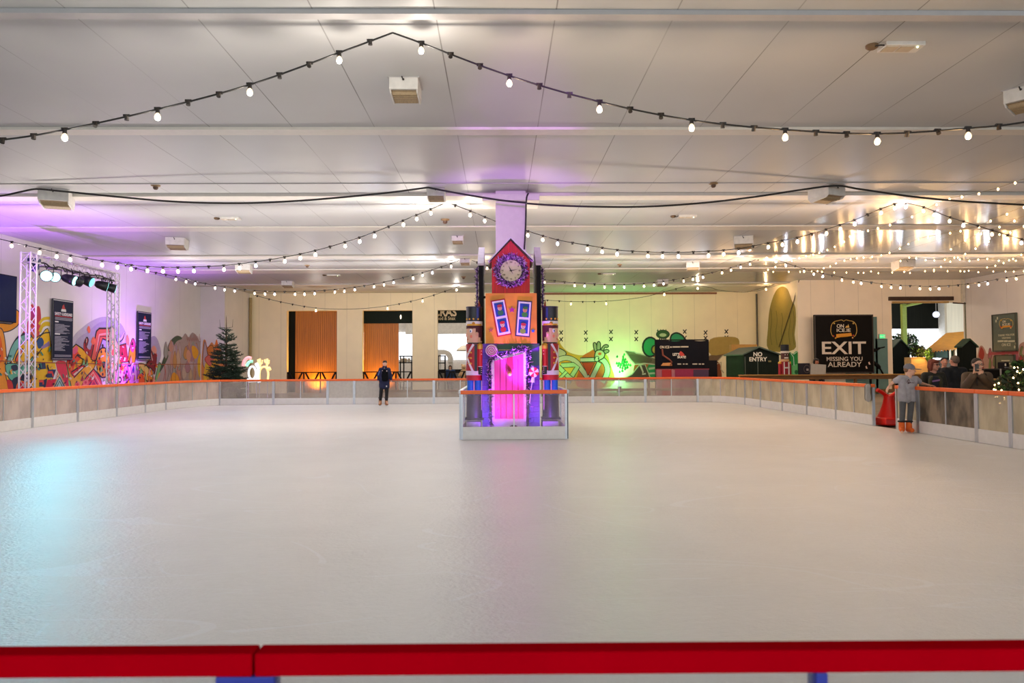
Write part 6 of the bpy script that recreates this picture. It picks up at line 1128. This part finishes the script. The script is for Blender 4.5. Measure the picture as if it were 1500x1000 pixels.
MB().box((nx, CY-.1, CZ-.0), (.42, .12, .012)).build('base', C('#c98a2a'), T)
# lit bush at the picture edge
c = Vector((9.62, 13.1, .92)); T = bush('lit_bush', 'round dark bush wrapped in warm fairy lights at the picture edge', 'shrub', c, (.42, .42, .42), 1500, .055, [M_leaf, M_leaf2], 21, (9, 1)); R = random.Random(5)
for i in range(48):
    d = Vector((R.gauss(0, 1)-.3, R.gauss(0, 1)-.5, R.gauss(.2, 1))).normalized(); p = c+d*.42*R.uniform(.85, 1.05); o = bpy.data.objects.new('light_bulb', FM); COL.objects.link(o); o.parent = T; o.location = p-T.location; o.scale = (.62,)*3
MB().lathe([(.16, -.03), (.22, .3), (.24, .34), (.2, .34)], (c.x, c.y, 0), 18).build('pot', C('#2a2624'), T)
bush('potted_plant', 'small leafy potted plant beyond the lit bush, against the pink graffiti', 'plant', aY(1492, 534, 24), (.22, .2, .16), 260, .07, [M_leaf2, M_leaf], 31, (3, 1))
# ================================================================== PEOPLE
M_skin = mat('skin', '#d9a78c', .55, var=.05); M_skin2 = mat('skin_ruddy', '#c98a70', .55, var=.05)
def hand(mb, w, d, n, side, size=1.0, curl=.5, L=.17):
    """palm, four bent fingers of different lengths and a thumb leaving the side of the palm. d: along the hand, n: palm normal."""
    w, d, n = Vector(w), Vector(d).normalized(), Vector(n); n = (n-d*n.dot(d)).normalized(); s_ = d.cross(n)*side; k = size*L/.17
    for t in (-.024, 0, .024): capsule(mb, w+s_*t*k*.7, w+d*.075*k+s_*t*k, .015*k, .013*k, 10)
    for i, (t, l) in enumerate(((-.033, .062), (-.011, .075), (.011, .07), (.032, .054))):
        p = w+d*.078*k+s_*t*k; a = curl*.8; d1 = (d*math.cos(a)+n*math.sin(a)); q = p+d1*l*.55*k; a2 = curl*1.7; d2 = (d*math.cos(a2)+n*math.sin(a2)); capsule(mb, p, q, .0095*k, .009*k, 8); capsule(mb, q, q+d2*l*.5*k, .009*k, .008*k, 8)
    p = w+d*.02*k-s_*.03*k; q = p+(d*.7-s_*.6+n*.35).normalized()*.035*k; capsule(mb, p, q, .011*k, .0105*k, 8); capsule(mb, q, q+(d*.95-s_*.1+n*.3).normalized()*.03*k, .0105*k, .009*k, 8)
def person(label, root, J, hh, face, cols, opts=None):
    """J: joints in world space; hh: head height chin to crown; face: direction the head looks."""
    O = opts or {}; T = thing('person', label, 'person', root); g = lambda k: Vector(J[k]); sc = hh/.225
    f = Vector(face).normalized(); up = Vector(O.get('up', (0, 0, 1))); rt = f.cross(up).normalized(); up = rt.cross(f); HM = Matrix((rt, f, up)).transposed(); hc = g('head')
    hp = lambda x, y, z: hc+rt*x*hh+f*y*hh+up*z*hh
    slim = O.get('slim', 1.0); W = sc*slim*O.get('bulk', 1)
    b = MB(); b.ell(hp(0, -.05, .1), (.345*hh, .42*hh, .4*hh), 18, 14, M=HM); b.ell(hp(0, .08, -.2), (.27*hh, .31*hh, .3*hh), 16, 12, M=HM); b.ell(hp(0, .3, -.36), (.12*hh, .09*hh, .1*hh), 10, 8, M=HM)
    capsule(b, hp(0, .4, .02), hp(0, .47, -.1), .035*hh, .06*hh, 8)
    for s_ in (-1, 1): b.ell(hp(s_*.35, -.04, -.02), (.035*hh, .075*hh, .13*hh), 10, 8, M=HM); b.ell(hp(s_*.16, .36, -.1), (.09*hh, .06*hh, .08*hh), 10, 8, M=HM)
    capsule(b, hp(0, -.06, -.25), g('neck')-Vector((0, 0, .03)), .24*hh, .27*hh)
    sl, sr, hl, hr = g('sl'), g('sr'), g('hl'), g('hr'); mid = (sl+sr)/2; hip = (hl+hr)/2; sp = hip-mid; fwd = Vector(O.get('chest', f)); fwd.z = 0; fwd.normalize()
    def torso(m, e):
        k = .105*W+e; ax = (sr-sl).normalized()
        for a, c_, ra, rc in ((sl.lerp(mid, .25)-Vector((0, 0, .05*sc)), hl.lerp(hip, .1), k*.78, k*.74), (sr.lerp(mid, .25)-Vector((0, 0, .05*sc)), hr.lerp(hip, .1), k*.78, k*.74), (mid-Vector((0, 0, .05*sc)), hip, k*.85, k*.85)): capsule(m, a, c_, ra, rc, 16)
        capsule(m, sl, sr, .062*W+e*.8, .062*W+e*.8); m.ell(mid+sp*.35+fwd*.03*sc, (.14*W+e, .12*W+e, .16*W), 14, 10)
        if O.get('belly'): m.ell(mid+sp*.75+fwd*O['belly'], (.16*W+e, .15*W+e, .17*W), 14, 10)
    def limb(m, pts, rs, e):
        for a, c_, ra, rc in zip(pts, pts[1:], rs, rs[1:]): capsule(m, g(a) if isinstance(a, str) else a, g(c_) if isinstance(c_, str) else c_, ra*W+e, rc*W+e, 14)
    torso(b, -.014)
    for s_ in 'lr': limb(b, ['s'+s_, 'e'+s_, 'w'+s_], [.048, .038, .026], 0); limb(b, ['h'+s_, 'k'+s_, 'a'+s_], [.078, .054, .036], -.006); capsule(b, g('a'+s_)+Vector((0, 0, -.02)), g('t'+s_), .032*sc, .024*sc)
    for s_, sd in (('l', 1), ('r', -1)):
        d = Vector(O.get('hd'+s_, g('w'+s_)-g('e'+s_))); n = Vector(O.get('pn'+s_, (0, 0, -1))); hand(b, g('w'+s_), d, n, sd*O.get('hs'+s_, 1), sc*.95, O.get('curl', .45))
    remesh(b, O.get('vox', .009), 2, .4).build('body', O.get('skin', M_skin), T)
    # face
    for s_ in (-1, 1):
        e = MB().ell(hp(s_*.14, .345, .05), (.055*hh, .03*hh, .03*hh), 10, 8, M=HM).build('eye', C('#e9e4de'), T); MB().ell(hp(s_*.14, .372, .05), (.024*hh, .012*hh, .026*hh), 8, 6, M=HM).build('iris', C('#2c2018'), e)
        MB().tube([hp(s_*.07, .395, .12), hp(s_*.14, .385, .135), hp(s_*.22, .335, .115)], .014*hh, 5).build('eyebrow', C(cols.get('brow', cols['hair'])), T)
    MB().tube(smooth_path([hp(-.1, .345, -.25), hp(0, .385, -.255), hp(.1, .345, -.25)], 3), .018*hh, 5).build('mouth', C('#a35a50'), T)
    # clothing
    def cloth(fn, name, col, e=2, vox=.012): m = MB(); fn(m); return remesh(m, vox, e, .5).build(name, mat('cloth_'+col.lstrip('#'), col, .85, var=.1, scale=14), T)
    def top(m):
        torso(m, .018)
        for s_ in 'lr':
            if O.get('short'): a = g('s'+s_); c_ = g('e'+s_); limb(m, ['s'+s_, a.lerp(c_, .62)], [.058, .062], .012)
            else: limb(m, ['s'+s_, 'e'+s_, g('e'+s_).lerp(g('w'+s_), .93)], [.058, .052, .042], .014)
        if O.get('hem'): [capsule(m, a_+Vector((0, 0, .12*sc)), a_-Vector((0, 0, O['hem'])), .09*W+.026, .092*W+.03) for a_ in (hl, hr, hip)]
        if O.get('collar'): m.ell(g('neck')+Vector((0, 0, .01)), (.085*sc, .085*sc, .05*sc), 14, 8)
    tp = cloth(top, cols.get('topname', 'jacket'), cols['top'])
    def trs(m):
        capsule(m, hl, hr, .088*W+.008, .088*W+.008); capsule(m, hip+Vector((0, 0, .06*sc)), hip, .1*W, .11*W)
        for s_ in 'lr': limb(m, ['h'+s_, 'k'+s_, g('k'+s_).lerp(g('a'+s_), .92)], [.084, .062, .05], .01)
    cloth(trs, 'trousers', cols['legs'])
    for s_ in 'lr':
        m = MB(); a, t_ = g('a'+s_), g('t'+s_); d = (t_-a); d.z = 0; d.normalize(); bz = O.get('base', .0)
        capsule(m, Vector((a.x, a.y, a.z+.1*sc)), Vector((a.x, a.y, bz+.07*sc)), .056*sc, .06*sc); capsule(m, Vector((a.x, a.y, bz+.06*sc))-d*.03*sc, Vector((a.x, a.y, bz+.055*sc))+d*.13*sc, .055*sc, .045*sc)
        bo = remesh(m, .012, 2).build('skate' if O.get('skates') else 'shoe', C(cols['shoe']), T)
        if O.get('skates'):
            pv = Vector((-d.y, d.x, 0)); c0 = Vector((a.x, a.y, bz+.016)); MB().prism([c0-d*.1*sc-pv*.004, c0+d*.2*sc-pv*.004, c0+d*.19*sc-pv*.004-Vector((0, 0, .014)), c0-d*.09*sc-pv*.004-Vector((0, 0, .014))], pv*.008).build('blade', M_alu, bo)
            MB().tube([Vector((a.x, a.y, a.z+.11*sc))+Vector((.058*sc*math.cos(t), .058*sc*math.sin(t), 0)) for t in [i*PI/8 for i in range(16)]], .02*sc, 6, closed=True).build('cuff', C('#1d1a1c'), bo)
    # hair
    if cols.get('hair') and O.get('hairstyle') != 'none':
        m = MB(); st = O.get('hairstyle', 'short')
        m.ell(hp(0, -.1, .17), (.37*hh, .43*hh, .385*hh), 18, 12, M=HM)
        if st == 'short': m.ell(hp(0, -.24, .02), (.34*hh, .28*hh, .3*hh), 14, 10, M=HM)
        if st == 'fringe': m.ell(hp(0, .22, .36), (.28*hh, .2*hh, .12*hh), 14, 10, M=HM); m.ell(hp(0, -.24, 0), (.34*hh, .28*hh, .3*hh), 14, 10, M=HM)
        if st == 'bob':
            m.ell(hp(0, .2, .34), (.33*hh, .26*hh, .15*hh), 14, 10, M=HM); m.ell(hp(0, -.24, -.1), (.38*hh, .28*hh, .42*hh), 14, 10, M=HM)
            for s_ in (-1, 1): capsule(m, hp(s_*.36, .02, .15), hp(s_*.36, -.02, -.4), .13*hh, .12*hh)
        remesh(m, .012, 2).build('hair', mat('hair_'+cols['hair'].lstrip('#'), cols['hair'], .7, var=.3, scale=40), T)
    return T, hp, HM, tp
def pxp(Y): return lambda x, y, dy=0: aY(x, y, Y+dy)
# --- boy in grey leaning on the barrier
j = pxp(14.85)
J = dict(head=j(1333, 541.5), neck=j(1330.5, 550.5), sl=j(1318.5, 553.5, -.04), sr=j(1341.5, 554.5, .05), el=j(1308, 560, .02), wl=j(1302.5, 565.5, .12), er=j(1349, 561, .12), wr=j(1361.5, 564.2, .18), hl=j(1322.5, 580), hr=j(1334.5, 580), kl=j(1322, 601, -.02), kr=j(1334, 600, -.03), al=j(1321, 625), ar=j(1331.5, 625), tl=j(1321.5, 633, -.17), tr=j(1336, 633, -.13))
T, hp, HM, tp = person('boy in grey t-shirt and cap leaning on the barrier in orange skates', (8.3, 14.85, 0), J, .235, (.85, -.5, -.12), dict(hair='#7a5a40', top='#a19da2', topname='t_shirt', legs='#57575a', shoe='#e0641c'), dict(short=1, skates=1, slim=.76, vox=.008, chest=(.4, -1, 0), hdr=(1, .05, -.12), pnr=(0, 0, -1), hdl=(-.4, .2, -.8), pnl=(1, 0, 0), hairstyle='short', hem=.05, curl=.4))
hh = .235; m = MB(); m.ell(hp(0, -.08, .2), (.4*hh, .47*hh, .36*hh), 20, 14, M=HM); m.box(hp(0, .12, .16), (.5*hh, .5*hh, .1*hh), HM); cap = remesh(m, .012, 2).build('cap', mat('cap_grey', '#77757c', .85, var=.1, scale=20), T)
m = MB(); m.ell(hp(0, .55, .13), (.3*hh, .36*hh, .045*hh), 18, 8, M=HM); m.build('cap_bill', mat('cap_grey', '#77757c', .85), cap); MB().ell(hp(0, -.08, .57), .03*hh, 8, 6).build('cap_button', C('#66646a'), cap)
b = MB(); p = lambda x, y: aY(x, y, 14.85-.145)
b.tube(smooth_path([p(1328.5, 560), p(1331, 555.5), p(1332, 558), p(1329.5, 561), p(1334, 559.5)], 4), .006, 5).tube(smooth_path([p(1330, 562), p(1334, 560.5), p(1339, 560.8)], 4), .005, 5); b.build('chest_script', C('#4a2c34'), tp)
# --- skater in black and navy at the back
j = pxp(26.4); S_ = lambda x, y, dy=0: j(563+(x-563)*1.0, 528+(y-528)*1.04, dy)
J = dict(head=j(563.7, 532.6), neck=j(563.4, 537.3), sl=j(557.4, 541), sr=j(569.2, 541), el=j(554.6, 549, .05), wl=j(554.5, 556, -.03), er=j(572, 549, .05), wr=j(572.8, 556, -.06), hl=j(559.8, 562.5), hr=j(566.2, 562.5), kl=j(558.2, 574, -.03), kr=j(566.6, 574, -.03), al=j(557, 587), ar=j(566, 587), tl=j(555.5, 591, -.18), tr=j(568, 591, -.18))
T, hp, HM, tp = person('skater in black and navy tracksuit standing near the back barriers', (j(563, 590).x, 26.4, 0), J, .225, (.1, -1, -.05), dict(hair='#1c1512', top='#141a3c', legs='#121014', shoe='#a8744c'), dict(skates=1, slim=.95, hairstyle='fringe', hem=.08, collar=1, hdl=(0, -.2, -1), hdr=(.2, -.4, -.9), pnl=(1, 0, 0), pnr=(-1, 0, 0), vox=.012, chest=(0, -1, 0)))
Y0 = 26.4-.185; p = lambda x, y: aY(x, y, Y0); MB().prism([p(559.5, 541), p(567.5, 541), p(568.6, 552), p(567.8, 558.5), p(559.2, 558.5), p(558.6, 552)], (0, .12, 0)).build('black_front', mat('black_front', '#0b0c10', .8, spec=.1), tp, .05)
MB().tube([aY(556.3, 543, Y0+.09), aY(554.2, 549.5, Y0+.1)], .012, 5).build('sleeve_stripe', C('#5a78c8'), tp); MB().prism([p(566, 542.3), p(567.2, 542.3), p(567.2, 544), p(566, 544)], (0, -.01, 0)).prism([p(559.5, 542.6), p(560.8, 542.3), p(560.8, 543.1), p(559.5, 543.2)], (0, -.01, 0)).build('chest_badge', C('#d8c0c0'), tp); MB().prism([aY(565.6, 564.5, Y0+.03), aY(567, 564.5, Y0+.03), aY(567, 566.5, Y0+.03), aY(565.6, 566.5, Y0+.03)], (0, -.02, 0)).build('trouser_badge', C('#c8c4c8'), T)
# --- spectators behind the exit side barrier (floor at -.03)
def adult(Y, px, top, sw=15, lean=0, drop=1, arms=None, hh=.235):
    j = pxp(Y); k = Y/1050; zt = j(px, top).z; x = j(px, top).x; H = zt+.03; s_ = sw*k
    J = dict(head=(x, Y, zt-.13), neck=(x, Y+.02, zt-.285), sl=(x-s_, Y+.02, zt-.36), sr=(x+s_, Y+.02, zt-.36), el=(x-s_-.05, Y+.06, zt-.66), er=(x+s_+.05, Y+.06, zt-.66), wl=(x-s_-.02, Y-.08, zt-.9), wr=(x+s_+.02, Y-.08, zt-.9), hl=(x-.1, Y+.03, H*.5-.03), hr=(x+.1, Y+.03, H*.5-.03), kl=(x-.11, Y, H*.27), kr=(x+.11, Y, H*.27), al=(x-.11, Y+.03, .07), ar=(x+.11, Y+.03, .07), tl=(x-.13, Y-.14, .0), tr=(x+.13, Y-.14, .0))
    if arms: J.update({a: tuple(v) for a, v in arms(j, x, zt).items()})
    return J, (x, Y, -.03)
J, r = adult(15.6, 1367.5, 526, 12.5, arms=lambda j, x, z: dict(el=j(1351, 567), wl=j(1357, 574, -.25), er=j(1384, 567), wr=j(1377, 574, -.25)))
T, hp, HM, tp = person('woman with auburn hair and dark glasses in a dark green jacket', r, J, .25, (.45, -.85, -.05), dict(hair='#6e2c16', top='#26241c', legs='#1a1a1e', shoe='#1c1a1a'), dict(hairstyle='bob', skin=M_skin2, base=-.03, hem=.15, hdl=(.5, -.6, -.1), hdr=(-.5, -.6, -.1), chest=(.15, -1, 0), vox=.01))
hh = .25; b = MB()
for s_ in (-1, 1): b.ell(hp(s_*.15, .39, .05), (.12*hh, .035*hh, .085*hh), 12, 8, M=HM)
b.tube([hp(-.27, .34, .07), hp(-.36, .02, .05)], .012*hh, 5).tube([hp(.27, .34, .07), hp(.36, .02, .05)], .012*hh, 5).tube([hp(-.05, .42, .06), hp(.05, .42, .06)], .012*hh, 5); b.build('sunglasses', C('#120c0c', .3), T)
p = lambda x, y, d=-.2: aY(x, y, 15.6+d); MB().prism([p(1364, 550), p(1377, 551), p(1378.5, 572), p(1363, 572)], (0, .14, 0)).build('dark_jumper', C('#1c1d2a'), tp, .04); MB().prism([p(1365.5, 557.2, -.215), p(1377, 555.2, -.215), p(1377.3, 557.6, -.215), p(1365.5, 559.4, -.215)], (0, -.01, 0)).build('chest_print', C('#9a6a98'), tp)
for s_, x0, x1 in ((-1, 1357, 1362.5), (1, 1378, 1382.5)): MB().tube([p(1366 if s_ < 0 else 1375.5, 550.5, -.19), p(x1 if s_ < 0 else x0, 556, -.2), p(x1 if s_ < 0 else x0, 570, -.21)], [.02, .04, .04], 8).build('lapel', mat('olive_lapel', '#3c3a26', .85), tp)
J, r = adult(16.7, 1397.5, 520.5, 14)
T, hp, HM, tp = person('man in a black coat seen from behind, standing between the other spectators', r, J, .24, (-.18, .95, -.05), dict(hair='#5c4a3c', top='#0f1014', legs='#14141a', shoe='#141414', topname='coat'), dict(hairstyle='short', skin=M_skin2, base=-.03, hem=.3, collar=1, bulk=1.12, chest=(0, 1, 0), vox=.011))
J, r = adult(19.0, 1383, 523, 9)
person('smaller person in a dark coat standing beyond the man in black', r, J, .23, (-.3, -.9, 0), dict(hair='#241814', top='#17171c', legs='#1a1a20', shoe='#181818', topname='coat'), dict(hairstyle='short', skin=M_skin2, base=-.03, hem=.2, slim=.95, chest=(.3, -1, 0), vox=.012))
J, r = adult(14.0, 1431.5, 524.5, 16, arms=lambda j, x, z: dict(el=j(1413.5, 566.5, -.12), wl=j(1426, 549, -.34), er=j(1451, 566.5, -.12), wr=j(1436.5, 549, -.34)))
T, hp, HM, tp = person('man in a taupe parka holding up a phone to take a picture', r, J, .25, (-.08, -1, -.05), dict(hair='#33241c', top='#5d4c3c', legs='#23222a', shoe='#1c1a1a', topname='parka'), dict(hairstyle='short', skin=M_skin, base=-.03, hem=.25, bulk=1.12, belly=.06, chest=(0, -1, 0), hdl=(.35, -.1, 1), hdr=(-.35, -.1, 1), pnl=(.6, -1, 0), pnr=(-.6, -1, 0), curl=.75, vox=.009))
hh = .25; b = MB()
for s_ in (-1, 1): b.tube([hp(s_*.15+.11*math.cos(t), .42, .05+.075*math.sin(t)) for t in [i*PI/8 for i in range(16)]], .014*hh, 5, closed=True).tube([hp(s_*.26, .4, .07), hp(s_*.36, .02, .05)], .012*hh, 5)
b.tube([hp(-.04, .43, .06), hp(.04, .43, .06)], .012*hh, 5); b.build('eyeglasses', C('#1a1210', .3), T)
m = MB(); capsule(m, aY(1420, 550.5, 14.0), aY(1443, 550.5, 14.0), .07, .07); capsule(m, aY(1421, 551, 13.82), aY(1442, 551, 13.82), .035, .035); remesh(m, .012, 2).build('hood_collar', mat('fur_brown', '#2c211a', .95, var=.4, scale=60), tp); MB().bb((aY(1431.5, 560, 13.78).x-.006, 13.76, 1.0), (aY(1431.5, 560, 13.78).x+.006, 13.80, 1.2)).build('zip', C('#3a2f28'), tp)
c = aY(1431, 538.5, 13.6); T = thing('mobile_phone', 'dark phone held up in both hands by the man in the taupe parka', 'phone', c); MB().box(c, (.078, .01, .135)).build('phone_case', C('#14100f', .3), T, .004); MB().ell(c+Vector((-.022, -.008, .045)), (.009, .004, .009)).ell(c+Vector((-.022, -.008, .022)), (.009, .004, .009)).build('camera_lens', C('#3a3a44', .2), T)
J, r = adult(27.3, 1195.5, 524.5, 8, hh=.22)
person('staff member with dark hair behind the white box on the timber counter', r, J, .235, (.2, -1, -.1), dict(hair='#120d0b', top='#15121a', legs='#1a1a1e', shoe='#181818'), dict(hairstyle='bob', skin=mat('skin_tan', '#b8704c', .55, var=.05), base=-.03, slim=.95, chest=(0, -1, 0), vox=.012))
J, r = adult(43.5, 659.5, 534.5, 5.5)
person('small seated looking visitor in blue coat beyond the railing, below the food sign', r, J, .24, (0, -1, -.1), dict(hair='#3a2418', top='#1d3a6a', legs='#1a2030', shoe='#181818', topname='coat'), dict(hairstyle='bob', base=-.03, hem=.3, chest=(0, -1, 0), vox=.014))
c = aY(680, 557, 43.2); T = thing('soft_toy', 'big cream soft toy beyond the railing beside the visitor in blue', 'toy', (c.x, 43.2, -.03)); m = MB(); cz = aY(680, 545, 43.2); m.ell(cz+Vector((0, 0, -.1)), (.24, .2, .3)); m.ell(cz+Vector((0, -.02, .28)), (.18, .16, .18)); m.ell(cz+Vector((0, 0, -.6)), (.3, .26, .4))
for s_ in (-1, 1): capsule(m, cz+Vector((s_*.16, -.05, .05)), cz+Vector((s_*.3, -.15, -.2)), .07, .06); m.ell(cz+Vector((s_*.13, 0, .44)), .06); capsule(m, cz+Vector((s_*.15, -.1, -.8)), cz+Vector((s_*.17, -.25, -.95)), .1, .09)
remesh(m, .02, 2).build('plush_body', C('#d8b488'), T); MB().ell(cz+Vector((-.06, -.17, .31)), .02).ell(cz+Vector((.06, -.17, .31)), .02).ell(cz+Vector((0, -.18, .24)), .03).build('plush_face', C('#2a1c14'), T)
